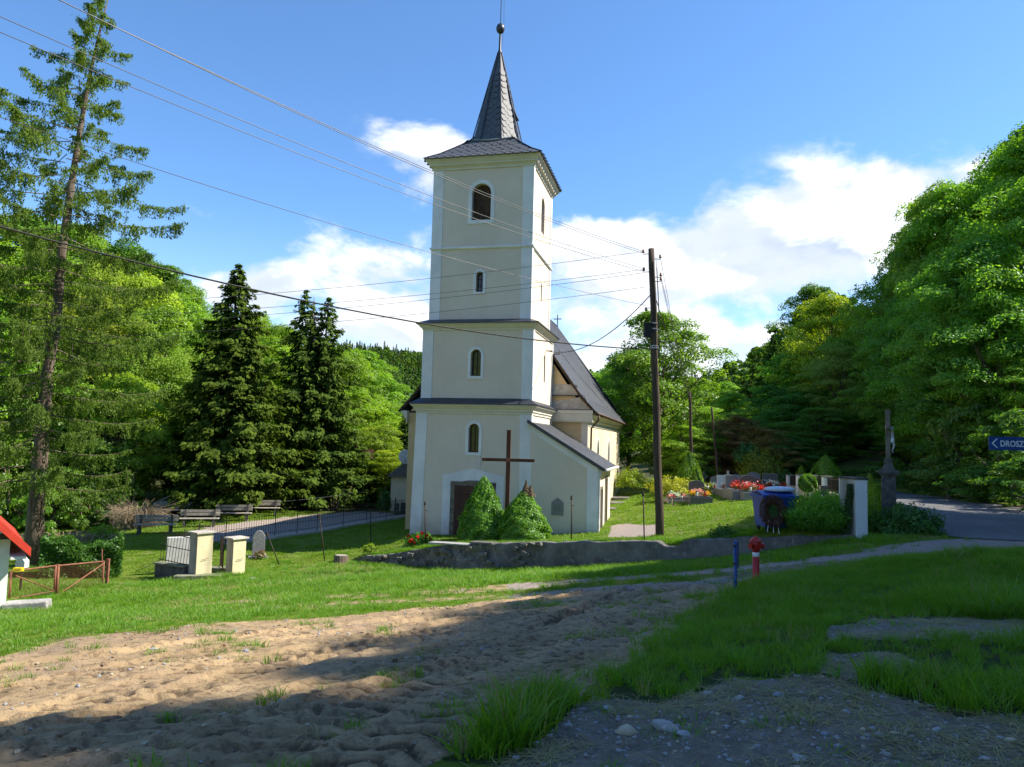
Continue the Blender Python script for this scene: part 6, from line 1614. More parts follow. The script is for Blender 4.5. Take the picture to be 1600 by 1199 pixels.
for k, (px, py, D, w, l, h, mk, hd, lab, m1, m2) in enumerate(G_):
    g = grave(px, py, D, w, l, h, mk, hd, lab, -.1+.05*(k % 3), m1, m2); c = g.location
    what = lab.split(',')[0].split(' with ')[0]
    for j, (dx, dy, rad) in enumerate(((-.32, .35, .20), (.02, .55, .26), (.34, .30, .20), (-.05, 1.2, .24), (.25, 1.3, .2))):
        m_ = cols[k][j % 2]; posy(Vector((c.x+dx, c.y+dy, c.z+h+.06)), rad*(1.05 if k in (5, 6) else .85), m_, '%s flowers, %s of the %s' % (cn_[m_], ('front left', 'middle', 'front right', 'rear', 'rear right')[j], SHORT[k]), n=110)
    for j, (dx, dy) in enumerate(((-.18, .18), (.20, .12))): lantern(Vector((c.x+dx, c.y+dy, c.z+h+.062)), 'red' if (j+k) % 2 else 'marble_white', 'small %s candle lantern on the %s' % ('red' if (j+k) % 2 else 'white', SHORT[k]))
c = at(1052, 781, 38.6); c.z = gz(c.x, c.y); b = thing('bench', c, 'small black bench beside the yellow juniper', 'bench', rz=.05)
MB().box((-.1, -.15, .36), (1.45, .15, .41)).build('seat', M['granite_dark'], b)
for x in (-.04, 1.35): MB().box((x, -.13, -.1), (x+.05, .13, .36)).build('leg', M['granite_dark'], b)
# junipers, cypresses and shrubs of the cemetery
for px, py, D, r, zs, lab, col, m_ in ((1052, 762, 42, 1.35, .50, 'spreading golden-yellow juniper right of the telegraph pole', (1, 1, 1), 'yellowleaf'), (1085, 768, 43, .9, .42, 'lower golden juniper in front of the green cypress', (1, 1, 1), 'yellowleaf'),
                                       (985, 752, 52, 1.1, .9, 'pale green round shrub at the far corner of the nave', (1.5, 1.3, .9), 'leaf'), (1188, 735, 47, 1.35, 1.2, 'tall olive-yellow blossoming bush behind the graves', (1.3, 1.0, .75), 'leaf'), (1168, 712, 49, .85, 1.1, 'small blue-grey spruce crown between brown shrub and blossoming bush', (.9, 1.3, 2.4), 'needle'), (1220, 757, 46, .7, 1.6, 'slim dark thuja right of the blossoming bush', (.9, 1, .9), 'leaf_dark')):
    c = at(px, py, D); zg = gz(c.x, c.y)
    rt = leafball(rg, 'garden_shrub', (c.x, c.y, max(zg, c.z-r*zs*.2)), r, int(3800 if r > .8 else 2200), .13, m_, lab, 'shrub', zs=zs, col=col)
for px, pt, pb, D, r, lab, col in ((1077, 706, 770, 45, .75, 'dark green columnar cypress behind the golden juniper', (.75, .85, .7)), (1089, 730, 772, 44, .38, 'bright green slim cypress at the right side of the dark one', (1.3, 1.3, .7)),
                                   (1290, 712, 760, 42, .9, 'feathery green conifer behind the cemetery fence', (1.1, 1.1, .7)), (1252, 728, 755, 46, .4, 'small bright cypress behind the fence posts', (1.5, 1.4, .6)), (1262, 742, 778, 33, .35, 'small standard tree clipped to a ball in front of the cemetery fence', (.75, .9, .7))):
    c = at(px, pb, D); c.z = gz(c.x, c.y)-.1; H = at(px, pt, D).z-c.z; n = 3200; t = rg.uniform(0, 1, n); th = rg.uniform(0, 6.283, n); ball = 'clipped' in lab
    rr_ = r*(np.clip(np.sin(np.clip((1-t)*2.2+.05, 0, 1.6)), .04, 1) if not ball else np.sqrt(np.clip(1-(2*t-1)**2, .02, 1)))*(1+.15*np.sin(th*6+t*12))
    V, Fq = quads(rg, np.stack([rr_*np.cos(th), rr_*np.sin(th), (t*H if not ball else H*.45+t*H*.55)], 1), np.stack([np.cos(th), np.sin(th), .4+0*t], 1)+rg.normal(size=(n, 3))*.35, .12, .5, np.tile([0, 0, 1.], (n, 1)))
    root = thing('cypress' if not ball else 'standard_tree', c, lab, 'shrub'); o = raw('foliage', V, Fq, M['leaf'], root, rg.uniform(0, 1, n)); o.color = (*col, 1); MB().tube([(0, 0, -.1), (0, 0, H*.8)], .03, 5).build('trunk', M['bark'], root)
c = at(1287, 765, 30); c.z = gz(c.x, c.y)
mbx = thing('meter_box', c, 'small dark grey box on a post in front of the cemetery fence', 'box'); zt = at(1287, 759, 30).z-c.z; MB().box((-.16, -.1, zt-.36), (.14, .1, zt)).build('cabinet', M['granite_dark'], mbx, bevel=.01); MB().tube([(0, 0, -.2), (0, 0, zt-.35)], .03, 6).build('post', M['iron'], mbx)

# ---------------------------------------------------------------- left side: gate, pillars, fence, benches, shed
def pillar(px0, px1, pt, pb, D, label, rz, wx, wy):
    c = at((px0+px1)/2, pb, D); c.z = gz(c.x, c.y)-.05; zt = at((px0+px1)/2, pt, D).z-c.z
    T = thing('gate_pillar', c, label, 'gate pillar', rz=rz)
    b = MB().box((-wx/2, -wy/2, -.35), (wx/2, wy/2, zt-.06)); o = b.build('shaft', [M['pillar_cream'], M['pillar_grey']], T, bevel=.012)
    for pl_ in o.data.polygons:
        if pl_.normal.y < -.5: pl_.material_index = 1  # front face gets the greyer plaster
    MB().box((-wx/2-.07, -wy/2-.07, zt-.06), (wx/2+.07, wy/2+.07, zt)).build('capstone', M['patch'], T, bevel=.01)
    MB().tube([(wx/2+.01, -.1, zt*.42), (wx/2+.05, -.1, zt*.42), (wx/2+.05, .12, zt*.44)], .007, 6).build('hinge_hook', M['iron'], T)
    return T, c, zt
PA, ca_, za_ = pillar(290, 334, 830, 900, 26.2, 'left gate pillar, taller, grey front and cream sunlit side', math.radians(-38), .48, .58)
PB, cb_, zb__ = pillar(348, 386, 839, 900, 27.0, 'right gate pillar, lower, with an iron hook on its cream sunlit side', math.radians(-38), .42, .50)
# low dark wall with the iron panel left of the gate
a = at(246, 905, 26.8); b = at(292, 905, 26.2); a.z = gz(a.x, a.y); b.z = gz(b.x, b.y)
dv = (b-a); ang = math.atan2(dv.y, dv.x); L_ = dv.length
T = thing('low_wall', a, 'low dark weathered wall stub left of the left gate pillar', 'wall', rz=ang); zw = at(246, 880, 26.8).z-a.z
MB().box((0, -.15, -.4), (L_, .15, zw)).build('masonry', M['dark_stone'], T, bevel=.02); MB().box((-.04, -.2, zw), (L_, .2, zw+.05)).build('coping', M['mossy'], T, bevel=.01)
T = thing('wrought_iron_panel', a+Vector((0, 0, zw+.05)), 'leaning wrought-iron fence panel standing on the low dark wall, left of the gate', 'fence panel', rz=ang); hp = at(258, 832, 26.8).z-at(258, 880, 26.8).z
for z in (.10, hp*.55, hp*.95): MB().box((0, -.01, z-.012), (L_, .01, z+.012)).build('rail', M['iron'], T)
pr = None
for j in range(10):
    o = MB().tube([(0, 0, .02), (0, 0, hp), (0, 0, hp+.07)], [.009, .009, .001], 5).build('bar', M['iron'], T) if pr is None else share(pr, 'bar', T)
    pr = pr or o; o.location = (L_*(j+.4)/10, 0, 0)
T.rotation_euler = (-.05, .06, ang)
# little iron gate between the pillars (standing half open)
g0 = cb_+Vector((-.50, .15, 0)); T = thing('iron_gate', g0, 'narrow rusty iron gate standing half open between the two gate pillars', 'gate', rz=math.radians(118)); hg = 1.15
for x in (0, .75): MB().box((x-.015, -.015, .15), (x+.015, .015, hg+.1)).build('stile', M['iron'], T)
for z in (.22, .66, hg): MB().box((.015, -.012, z-.012), (.735, .012, z+.012)).build('rail', M['iron'], T)
pr = None
for j in range(6):
    o = MB().tube([(0, 0, .22), (0, 0, hg), (0, 0, hg+.10)], [.008, .008, .001], 5).build('bar', M['iron'], T) if pr is None else share(pr, 'bar', T)
    pr = pr or o; o.location = (.12+.105*j, 0, 0)
MB().tube([(.03, 0, .25), (.72, 0, hg-.04)], .008, 5).build('brace', M['iron'], T)
# steps
for k, (px, py, D, w, l, lab) in enumerate(((310, 905, 25.2, 1.5, .55, 'lower stone doorstep slab in front of the gate, leaf-strewn'), (345, 893, 26.0, 1.3, .55, 'upper stone step slab between the gate pillars'))):
    c = G(px, py); o = MB().box((-w/2, -l/2, -.25), (w/2, l/2, .14 if k == 0 else .16), None, .015, random.Random(k)).build('stone_step', M['mossy'], None, bevel=.02); o.location = c; o.rotation_euler.z = .12; tag(o, lab, 'step')
# gravestone behind the panel, grey headstone right of the gate
c = at(278, 884, 27.6); c.z = gz(c.x, c.y); H = at(278, 838, 27.6).z-c.z
T = thing('white_gravestone', c, 'leaning white gravestone slab behind the iron fence panel', 'gravestone', rz=.5); T.rotation_euler = (.10, 0, .5)
MB().box((-.42, -.06, .1), (.42, .06, H)).build('slab', M['marble_white'], T, bevel=.02); MB().box((-.5, -.15, -.2), (.5, .2, .12)).build('base', M['granite_grey'], T, bevel=.02)
c = at(404, 856, 31.0); c.z = gz(c.x, c.y)-.05; H = at(404, 829, 31).z-c.z
T = thing('grey_headstone', c, 'old grey headstone with a wreath at its foot, right of the gate pillars', 'gravestone', rz=.3)
MB().prism([(-.25, -.2), (.25, -.2), (.24, H*.80), (.12, H*.97), (0, H), (-.12, H*.97), (-.24, H*.80)], 'y', -.08, .08).build('slab', M['granite_grey'], T, bevel=.012)
MB().box((-.38, -.30, -.2), (.38, .16, .10)).build('base', M['granite_grey'], T, bevel=.02)
posy(c+Vector((.22, -.42, .05)), .22, 'drybrown', 'faded flower wreath at the foot of the old grey headstone', 'flower_wreath', 160)
# iron fence on its kerb
fpts = [(262, 868, 27.8), (310, 856, 31.2), (352, 851, 33.5), (429, 843, 36.2), (495, 834, 40), (572, 821, 44.5), (632, 810, 48.5)]
fl_ = [];
for px, py, D in fpts: q = at(px, py, D); fl_.append(Vector((q.x, q.y, gz(q.x, q.y))))
FT = thing('iron_fence', (0, 0, 0), 'long black iron bar fence on a pale kerb between the lawn and the gravel path', 'fence')
kb = []; totl = 0; first = {}
for i in range(len(fl_)-1):
    a, b = fl_[i], fl_[i+1]; L_ = (b-a).length; nseg = max(1, round(L_/2.1))
    for s_ in range(nseg):
        p, q = a.lerp(b, s_/nseg), a.lerp(b, (s_+1)/nseg); p.z = gz(p.x, p.y); q.z = gz(q.x, q.y); d = (q-p).normalized(); n_ = Vector((d.y, -d.x, 0))*.09
        if i >= 2:
            k = MB(); k.add([p-n_+Vector((0, 0, -.2)), q-n_+Vector((0, 0, -.2)), q+n_+Vector((0, 0, -.2)), p+n_+Vector((0, 0, -.2)), p-n_+Vector((0, 0, .13)), q-n_+Vector((0, 0, .13)), q+n_+Vector((0, 0, .13)), p+n_+Vector((0, 0, .13))],
                  [(0, 3, 2, 1), (4, 5, 6, 7), (0, 1, 5, 4), (1, 2, 6, 5), (2, 3, 7, 6), (3, 0, 4, 7)]); k.build('kerb', M['patch'], FT, bevel=.01)
        o = MB().tube([(0, 0, 0), (0, 0, 1.22), (0, 0, 1.26), (0, 0, 1.32)], [.022, .022, .035, .002], 6).build('post', M['iron'], FT) if 'post' not in first else share(first['post'], 'post', FT)
        first.setdefault('post', o); o.location = p
        for z in (.30, .68, 1.10): MB().box((0, -.009, -.009), ((q-p).length, .009, .009), Matrix.Translation(p+Vector((0, 0, z))) @ d.to_track_quat('X', 'Z').to_matrix().to_4x4()).build('rail', M['iron'], FT)
        nb = int((q-p).length/.145)
        for j in range(1, nb):
            o = MB().tube([(0, 0, .22), (0, 0, 1.16), (0, 0, 1.24)], [.0085, .0085, .001], 4).build('bar', M['iron'], FT) if 'bar' not in first else share(first['bar'], 'bar', FT)
            first.setdefault('bar', o); o.location = p.lerp(q, j/nb)
for px, pt, pb, D, lab, m_ in ((389, 763, 815, 45, 'red and white pole standing upright by the benches', 'rod_red'), (593, 771, 812, 50, 'thin red-brown pole at the far end of the iron fence', 'rod_red'), (617, 778, 806, 52, 'thin pole with a pale tip beside the tower corner', 'iron')):
    c = at(px, pb, D); c.z = gz(c.x, c.y); H = at(px, pt, D).z-c.z; T = thing('marker_pole', c, lab, 'pole')
    MB().tube([(0, 0, -.2), (0, 0, H*.45)], .035, 8).build('lower_shaft', M['whitepaint' if m_ == 'rod_red' and px < 400 else m_], T, smooth=True); MB().tube([(0, 0, H*.45), (0, 0, H)], .034, 8).build('upper_shaft', M[m_], T, smooth=True)
wire(at(389, 788, 45), at(590, 765, 50), .1, 'thin wire strung between the red poles behind the iron fence', r=.008)
for px, D in ((619, 50), (629, 50.5)):
    c = at(px, 815, D); c.z = gz(c.x, c.y); o = MB().box((-.16, -.1, -.2), (.16, .1, .75)).build('short_post', M['dark_stone'], None, bevel=.02); o.location = c; tag(o, 'stubby dark post, %s of two beside the church corner' % ('left' if px < 625 else 'right'), 'post', 'stubby posts')
c = at(600, 806, 47); c.z = gz(c.x, c.y); 
leafball(rg, 'climbing_plant', c+Vector((0, 0, .9)), .42, 1500, .13, 'leaf_dark', 'dark climbing plant grown up the far end of the iron fence', 'plant', zs=2.2, col=(.7, .9, .8))
# benches
for k, (px, py, D, rz, lab) in enumerate(((242, 826, 37.5, .22, 'leftmost weathered plank bench, in front of the brushwood heap'), (311, 817, 40, .25, 'second weathered plank bench from the left, below the white car'),
                                         (364, 810, 42.5, .2, 'third weathered plank bench, in front of the tall dark spruce trunk'), (410, 802, 45, .24, 'rightmost weathered plank bench beside the red and white pole'))):
    c = at(px, py, D); c.z = gz(c.x, c.y)
    B_ = thing('plank_bench', c, lab, 'bench', 'benches by the path', rz=rz)
    for j in range(3): MB().box((-.98, -.24+j*.165, .42), (.98, -.24+j*.165+.145, .46)).build('seat_plank', M['bench_wood'], B_, bevel=.006)
    for j in range(2): MB().box((-.98, .27+j*.015, .56+j*.17), (.98, .30+j*.015, .70+j*.17)).build('back_plank', M['bench_wood'], B_, bevel=.006)
    for x in (-.72, .72):
        MB().box((x-.05, -.22, -.2), (x+.05, -.12, .42)).build('leg', M['dark_stone'], B_); MB().box((x-.05, .20, -.2), (x+.05, .269, .88)).build('leg', M['dark_stone'], B_)
# brushwood heap, dead roots
def brush(name, c, r, h, n, label, mat='tree_wood', cat='brushwood', th=.014, up=0.):
    rr = random.Random(n); T = MB()
    for k in range(n):
        a = rr.uniform(0, 6.28); q = rr.uniform(0, 1)*r; b = Vector((math.cos(a)*q, math.sin(a)*q*.7, rr.uniform(-.1, .3)*h)); a2 = a+rr.uniform(-.8, .8); l = rr.uniform(.5, 1.)*h
        m_ = b+Vector((math.cos(a2)*l*.25, math.sin(a2)*l*.2, l*.55)); e = m_+Vector((math.cos(a2)*l*(.5-up), math.sin(a2)*l*.4, l*rr.uniform(-.35+up, .35+up)))
        T.tube([b, b.lerp(m_, .5)+Vector((rr.uniform(-.1, .1),)*3), m_, e], [th*1.4, th, th*.8, th*.3], 4, cap=False)
    o = T.build(name, M[mat]); o.location = c; tag(o, label, cat, kind='stuff'); return o
M['tangle'] = pmat('dry_tangle', (.34, .26, .18), (.20, .15, .10), 6, .95)
c = at(216, 815, 41); c.z = gz(c.x, c.y); brush('brushwood_heap', c, 1.15, 1.7, 420, 'big tangled heap of dry brown brushwood behind the leftmost bench', 'tangle')
c = at(345, 800, 45.5); c.z = gz(c.x, c.y); brush('dead_twigs', c, .8, 2.6, 260, 'dry brown twigs hanging round the trunk of the tall dark spruce', 'tangle', up=.3)
c = at(522, 794, 51); c.z = gz(c.x, c.y); brush('dead_roots', c, .8, 1.3, 26, 'pale upturned dead branches on the ground below the twin-topped spruce', 'tangle', th=.035, up=.3)
c = at(120, 842, 36); c.z = gz(c.x, c.y); brush('brushwood_pile', c, 2.6, .5, 160, 'low pile of pruned dry branches behind the hedge', 'tangle', th=.018)
# hedge
def hedge(a, b, w, h, label, n=15000, seed=3):
    r_ = np.random.default_rng(seed); L = (b-a).length; ang = math.atan2(b.y-a.y, b.x-a.x); T = thing('hedge', a, label, 'hedge', rz=ang)
    u = r_.uniform(0, L, n); v = r_.uniform(-w/2, w/2, n); z = r_.uniform(0, 1, n)**.8*h*(1+.10*np.sin(u*3.1)+.07*np.sin(u*7.7+1))
    k = r_.uniform(0, 1, n); v = np.where(k < .45, np.sign(v)*w/2*(1+.18*np.sin(u*4+z*5))*r_.uniform(.8, 1.05, n), v); z = np.where(k > .8, h*(1+.12*np.sin(u*3.1)+.07*np.sin(u*7.7+1))*r_.uniform(.86, 1.06, n), z)
    gzv = base_z(a.x+u*math.cos(ang)-v*math.sin(ang), a.y+u*math.sin(ang)+v*math.cos(ang))-a.z
    V, Fq = quads(r_, np.stack([u, v, z+gzv], 1), np.stack([0*u, v, .3+0*u], 1)+r_.normal(size=(n, 3))*.7, .10)
    o = raw('foliage', V, Fq, M['leaf_dark'], T, r_.uniform(0, 1, n)); o.color = (.9, 1.0, .8, 1)
    s = MB()
    for j in range(int(L/.25)): s.tube([(j*.25, 0, -.2), (j*.25+.05, .03, h*.7)], [.015, .006], 4, cap=False)
    s.build('stems', M['bark_dark'], T)
a = at(62, 880, 26); b = at(190, 885, 27.2); a.z = gz(a.x, a.y); b.z = gz(b.x, b.y); hedge(a, b, 1.1, at(150, 850, 26.5).z-gz(at(150, 880, 26.5).x, 26.5), 'loose dark-green hedge behind the rusty gate, ending before the mown lawn', 17000)
leafball(rg, 'bush', at(95, 868, 30)+Vector((0, 0, -.2)), .9, 3000, .11, 'leaf', 'pale twiggy bush just right of the larch trunk behind the hedge', 'bush', zs=.7, col=(1.2, 1.0, .9))
leafball(rg, 'bush', at(160, 838, 37)+Vector((0, 0, -.2)), .8, 2600, .11, 'leaf', 'sunlit nettle clump between the hedge and the brushwood heap', 'bush', zs=.9, col=(1.2, 1.15, .8))
# rusty double gate with chain-link
ga, gm, gb_ = at(14, 940, 18.8), at(84, 932, 20.6), at(160, 915, 22.8)
GT = thing('yard_gate', (gm.x, gm.y, gz(gm.x, gm.y)), 'rusty red-brown double yard gate with chain-link mesh next to the white shed', 'gate')
off0 = Vector(GT.location)
def leaf_gate(a, b, ta, tb, flip):
    a = Vector((a.x, a.y, at(*ta[:2], a.y).z)); b = Vector((b.x, b.y, at(*tb[:2], b.y).z)); h = at(*ta[:2], a.y).z-at(ta[0], ta[2], a.y).z
    A0, B0 = a-off0, b-off0; dn = Vector((0, 0, -h)); q = lambda p0, p1, nm, r=.022: MB().tube([p0, p1], r, 8).build(nm, M['rust'], GT, smooth=True)
    q(A0, B0, 'top_rail'); q(A0, A0+dn, 'stile', .028); q(B0, B0+dn, 'stile', .028); q(A0+dn*.97, B0+dn*.97, 'bottom_rail', .014)
    if flip: q(A0+dn*.95, B0+Vector((0, 0, -.06)), 'brace', .016)
    else: q(A0+Vector((0, 0, -.06)), B0+dn*.95, 'brace', .016)
    m_ = MB(); L = (B0-A0).length; st = .075; n = int(L/st)
    ex = (B0-A0)/L
    for sgn in (1, -1):
        k = -int(h/st)
        while k < n+int(h/st):
            s0 = k*st; pts = []
            x0, x1 = (s0, s0+h) if sgn > 0 else (s0, s0-h); z0, z1 = 0., -h*.97
            # clip the wire to the leaf
            t0, t1 = 0., 1.
            for lim in (0, L):
                if x1 != x0:
                    t = (lim-x0)/(x1-x0)
                    if (lim == 0) == (x1 > x0): t0 = max(t0, t)
                    else: t1 = min(t1, t)
            if t1 > t0+.01: m_.tube([A0+ex*(x0+(x1-x0)*t0)+Vector((0, 0, z0+(z1-z0)*t0)), A0+ex*(x0+(x1-x0)*t1)+Vector((0, 0, z0+(z1-z0)*t1))], .0022, 3, cap=False)
            k += 1
    tag(m_.build('chain_link_mesh', M['rust'], GT), kind='stuff')
leaf_gate(ga, gm, (14, 893, 938), (82, 884, 934), False)
leaf_gate(gm+Vector((.05, .04, 0)), gb_, (87, 884, 934), (150, 877, 912), True)
for k, (p_, pt, pb2, lab) in enumerate(((gb_+Vector((.10, .05, 0)), 873, 918, ''), (gm+Vector((-.02, .12, 0)), 882, 936, ''))):
    z1 = at(154 if k == 0 else 84, pt, p_.y).z; z0 = gz(p_.x, p_.y)-.3
    MB().box((-.04+p_.x-off0.x, -.04+p_.y-off0.y, z0-off0.z), (.04+p_.x-off0.x, .04+p_.y-off0.y, z1-off0.z)).build('post', M['rust'], GT, bevel=.006)
c = at(29, 891, 18.9); T = thing('letter_box', c, 'small yellow box fixed on top of the rusty gate next to the shed', 'box'); MB().box((-.10, -.06, -.03), (.10, .06, .06)).build('body', M['yellowpaint'], T, bevel=.008); MB().box((-.06, -.064, .0), (.06, -.061, .02)).build('slot', M['iron'], T)
c = at(161, 914, 23.4); c.z = gz(c.x, c.y); T = thing('rusty_stake', c, 'leaning rusty stake with green netting right of the gate', 'stake'); MB().tube([(0, 0, -.2), (-.10, 0, at(157, 858, 23.4).z-c.z)], .018, 6).build('rod', M['rust'], T)
# split slab
c = G(42, 952); o = MB().box((-.46, -.22, -.12), (.46, .22, .16), None, .035, random.Random(3)).build('stone_slab', M['slab'], None, bevel=.03); o.location = c; o.rotation_euler = (.02, -.03, .28); tag(o, 'broken pale grey concrete slab lying in the grass in front of the rusty gate', 'slab')
# shed with red roof edge
Ds = 17.0; c = at(8, 958, Ds); c.z = gz(c.x, c.y)-.1
SHD = thing('shed', c, 'white plastered shed with a bright red roof edge at the left border of the photo', 'shed', rz=math.radians(37)); tip = at(47, 862, Ds-.5); e0 = at(0, 823, Ds-.5); sl_ = 1.02
wz = at(13, 866, Ds).z-c.z
ridge_x = -3.4; ex_ = .34; ez = tip.z-c.z
def rz_(x): return ez+(ex_-x)*sl_
MB().prism([(0, -.4), (0, rz_(0)-.16), (ridge_x, rz_(ridge_x)-.16), (ridge_x*2, rz_(0)-.16), (ridge_x*2, -.4)], 'y', 0, 3.6).build('wall', M['whitepaint'], SHD)
for s1 in (1, -1):
    f_ = (lambda x: x) if s1 > 0 else (lambda x: 2*ridge_x-x)
    MB().prism([(f_(ex_), ez-.02), (f_(ridge_x), rz_(ridge_x)-.02), (f_(ridge_x), rz_(ridge_x)-.12), (f_(ex_), ez-.12)], 'y', -.45, 4.0).build('roof_slope', M['roofred'], SHD)
    MB().prism([(f_(ex_+.02), ez+.03), (f_(ridge_x), rz_(ridge_x)+.06), (f_(ridge_x), rz_(ridge_x)-.24), (f_(ex_+.02), ez-.16)], 'y', -.50, -.452).build('verge_board', M['roofred'], SHD)
MB().box((.0, -.40, ez-.22), (ex_-.05, 3.9, ez-.16)).build('soffit', M['whitepaint'], SHD)
MB().box((-.9, -.42, rz_(-.3)-.30), (-.05, -.30, rz_(-.3)-.42+.0)).build('rafter', M['wood_dark'], SHD)
c = at(35, 878, 21.5); c.z = gz(c.x, c.y); T = thing('wayside_box', c, 'small black and white bird house shape seen between shed and larch trunk', 'box'); z_ = at(35, 878, 21.5).z-c.z
MB().prism([(-.13, z_-.16), (.13, z_-.16), (.13, z_+.02), (0, z_+.16), (-.13, z_+.02)], 'y', -.1, .1).build('cabinet', M['whitepaint'], T); MB().tube([(0, 0, -.2), (0, 0, z_-.16)], .03, 6).build('post', M['iron'], T)
# stump, small rubble heap
c = at(533, 866, 30.2); c.z = gz(c.x, c.y)-.05; T = thing('tree_stump', c, 'short grey-brown tree stump on the bank beside the leaning iron post', 'stump')
s = MB(); s.lathe([(.30, -.1), (.27, .1), (.25, .26), (.24, .30)], n=14, sx=1.05, sy=.9); s.v = [(x*(1+.12*math.sin(math.atan2(y, x)*5)), y*(1+.1*math.sin(math.atan2(y, x)*4+1)), z) for x, y, z in s.v]; s.build('bole', M['bark'], T)
s = MB(); s.lathe([(.225, .301), (.22, .315)], n=14, sx=1.05, sy=.9); s.build('cut_top', M['bench_wood'], T)
# house roof with the dish, parked car
c = at(634, 745, 52); c.z = gz(c.x, c.y); T = thing('village_house', c, 'low house with a dull grey roof mostly hidden behind the left side of the church', 'house'); zr = at(628, 705, 52).z-c.z
MB().prism([(-1.0, -.5), (5, -.5), (5, zr-1.6), (-1.0, zr-1.6)], 'y', 0, 6).build('wall', M['nave'], T)
MB().prism([(-1.3, zr-1.75), (1.6, zr+.6), (4.6, zr+.6), (5.4, zr-1.75)], 'y', -.3, 6.3).build('roof', M['houseroof'], T)
MB().box((.2, -.05, 1.0), (1.0, -.001, 2.0)).build('window', M['glass'], T)
c = at(633, 714, 50.5); T = thing('satellite_dish', c, 'round pale satellite dish on the house just left of the church wall', 'satellite dish', rz=.25)
d = MB(); d.lathe([(.04, .10), (.25, .07), (.42, .0), (.44, -.01), (.42, -.03), (.2, .05)], n=24); d.v = [(x, z*1., y*1.1) for x, y, z in d.v]; d.build('reflector', M['marble_white'], T, smooth=True); MB().tube([(0, .1, 0), (0, .5, -.2), (0, 1.6, -.5)], .04, 6).build('mount', M['iron'], T); MB().tube([(0, 0, -.4), (0, -.4, -.1)], .02, 6).build('feed_arm', M['iron'], T)
c = at(296, 800, 47.5); c.z = gz(c.x, c.y)+.0; zroof = at(296, 771, 47.5).z-c.z; k = min(1.02, max(.9, zroof/1.45)); c.z = at(296, 771, 47.5).z-1.45*k; CARZ = c.z
CAR = thing('parked_car', c, 'white parked car half hidden behind tree trunks beyond the benches', 'car', rz=.05)
cb = MB(); pf = [(-2.1, .30), (2.1, .30), (2.15, .62), (2.0, .82), (1.25, .92), (.62, 1.40), (-.95, 1.44), (-1.75, .98), (-2.1, .90), (-2.18, .6)]
cb.prism([(x*k, z*k) for x, z in pf], 'y', -.82*k, .82*k); cb.build('body', M['carpaint'], CAR, bevel=.05)
cb = MB(); cb.prism([(x*k, z*k) for x, z in ((1.12, .94), (.58, 1.33), (-.90, 1.37), (-1.55, .98))], 'y', -.828*k, -.822*k); cb.build('side_window', M['glass'], CAR)
for x in (-1.32, 1.32):
    w = MB().tube([(x*k, -.84*k, .32*k), (x*k, -.62*k, .32*k)], .32*k, 18).build('wheel', M['rubber'], CAR); MB().tube([(x*k, -.85*k, .32*k), (x*k, -.80*k, .32*k)], .18*k, 12).build('rim', M['lead'], w)
    MB().tube([(x*k, .84*k, .32*k), (x*k, .62*k, .32*k)], .32*k, 18).build('wheel', M['rubber'], CAR)
MB().box((2.06*k, -.7*k, .62*k), (2.16*k, -.45*k, .74*k)).build('headlight', M['marble_white'], CAR); MB().box((2.06*k, .45*k, .62*k), (2.16*k, .7*k, .74*k)).build('headlight', M['marble_white'], CAR)

# ---------------------------------------------------------------- grass
def tuft(seed, n, h, w, spread, bend, mat, seg=3):
    r_ = np.random.default_rng(seed); V = []; Fq = []; T = []
    for i in range(n):
        a = r_.uniform(0, 6.283); q = spread*math.sqrt(r_.uniform()); bx, by = q*math.cos(a), q*math.sin(a); hh = h*r_.uniform(.5, 1.15); b = bend*r_.uniform(.2, 1.4)*hh; a2 = a+r_.uniform(-1.2, 1.2); fx, fy = math.cos(a2), math.sin(a2); wv = w*r_.uniform(.7, 1.3); a3 = r_.uniform(0, 6.283); sx, sy = math.cos(a3)*wv, math.sin(a3)*wv
        o = len(V)
        for j in range(seg+1):
            t = j/seg; c = (bx+fx*b*t*t, by+fy*b*t*t, hh*(t-.25*bend*t*t)); k = (1-t**1.6)*.5+.02
            V += [(c[0]-sx*k, c[1]-sy*k, c[2]-.02*(j == 0)), (c[0]+sx*k, c[1]+sy*k, c[2]-.02*(j == 0))]
        for j in range(seg): Fq.append((o+2*j, o+2*j+1, o+2*j+3, o+2*j+2)); T.append(min(1, max(0, .25+.45*j/seg+r_.uniform(-.25, .35))))
    return leafmesh('tuft', np.array(V), np.array(Fq), T, mat)
def region(x0, x1, y0, y1, dens, seed):
    r_ = np.random.default_rng(seed); n = int((x1-x0)*(y1-y0)*dens); return r_.uniform(x0, x1, n), r_.uniform(y0, y1, n), r_
def in_view(x, y, m=1.12): return (np.abs(x) < y*.69*m+.6)
tall = [tuft(i, 26, .25, .007, .07, .55, M['grass']) for i in range(4)]+[tuft(9, 12, .30, .010, .06, .8, M['grass'])]
mid_ = [tuft(20+i, 26, .13, .007, .09, .7, M['grass']) for i in range(3)]
short = [tuft(30+i, 34, .055, .009, .13, .6, M['lawn'], 2) for i in range(3)]
strawt = [tuft(40+i, 16, .10, .006, .12, 1.3, M['straw']) for i in range(2)]
def grasszone(x, y):
    d, g, p, f = zones(x, y); return d, g, p, f, road_mask(x, y)
DRYC = lambda x, y: sstep(fbm(x*.55, y*.55, 4, 201), -.02, .26)
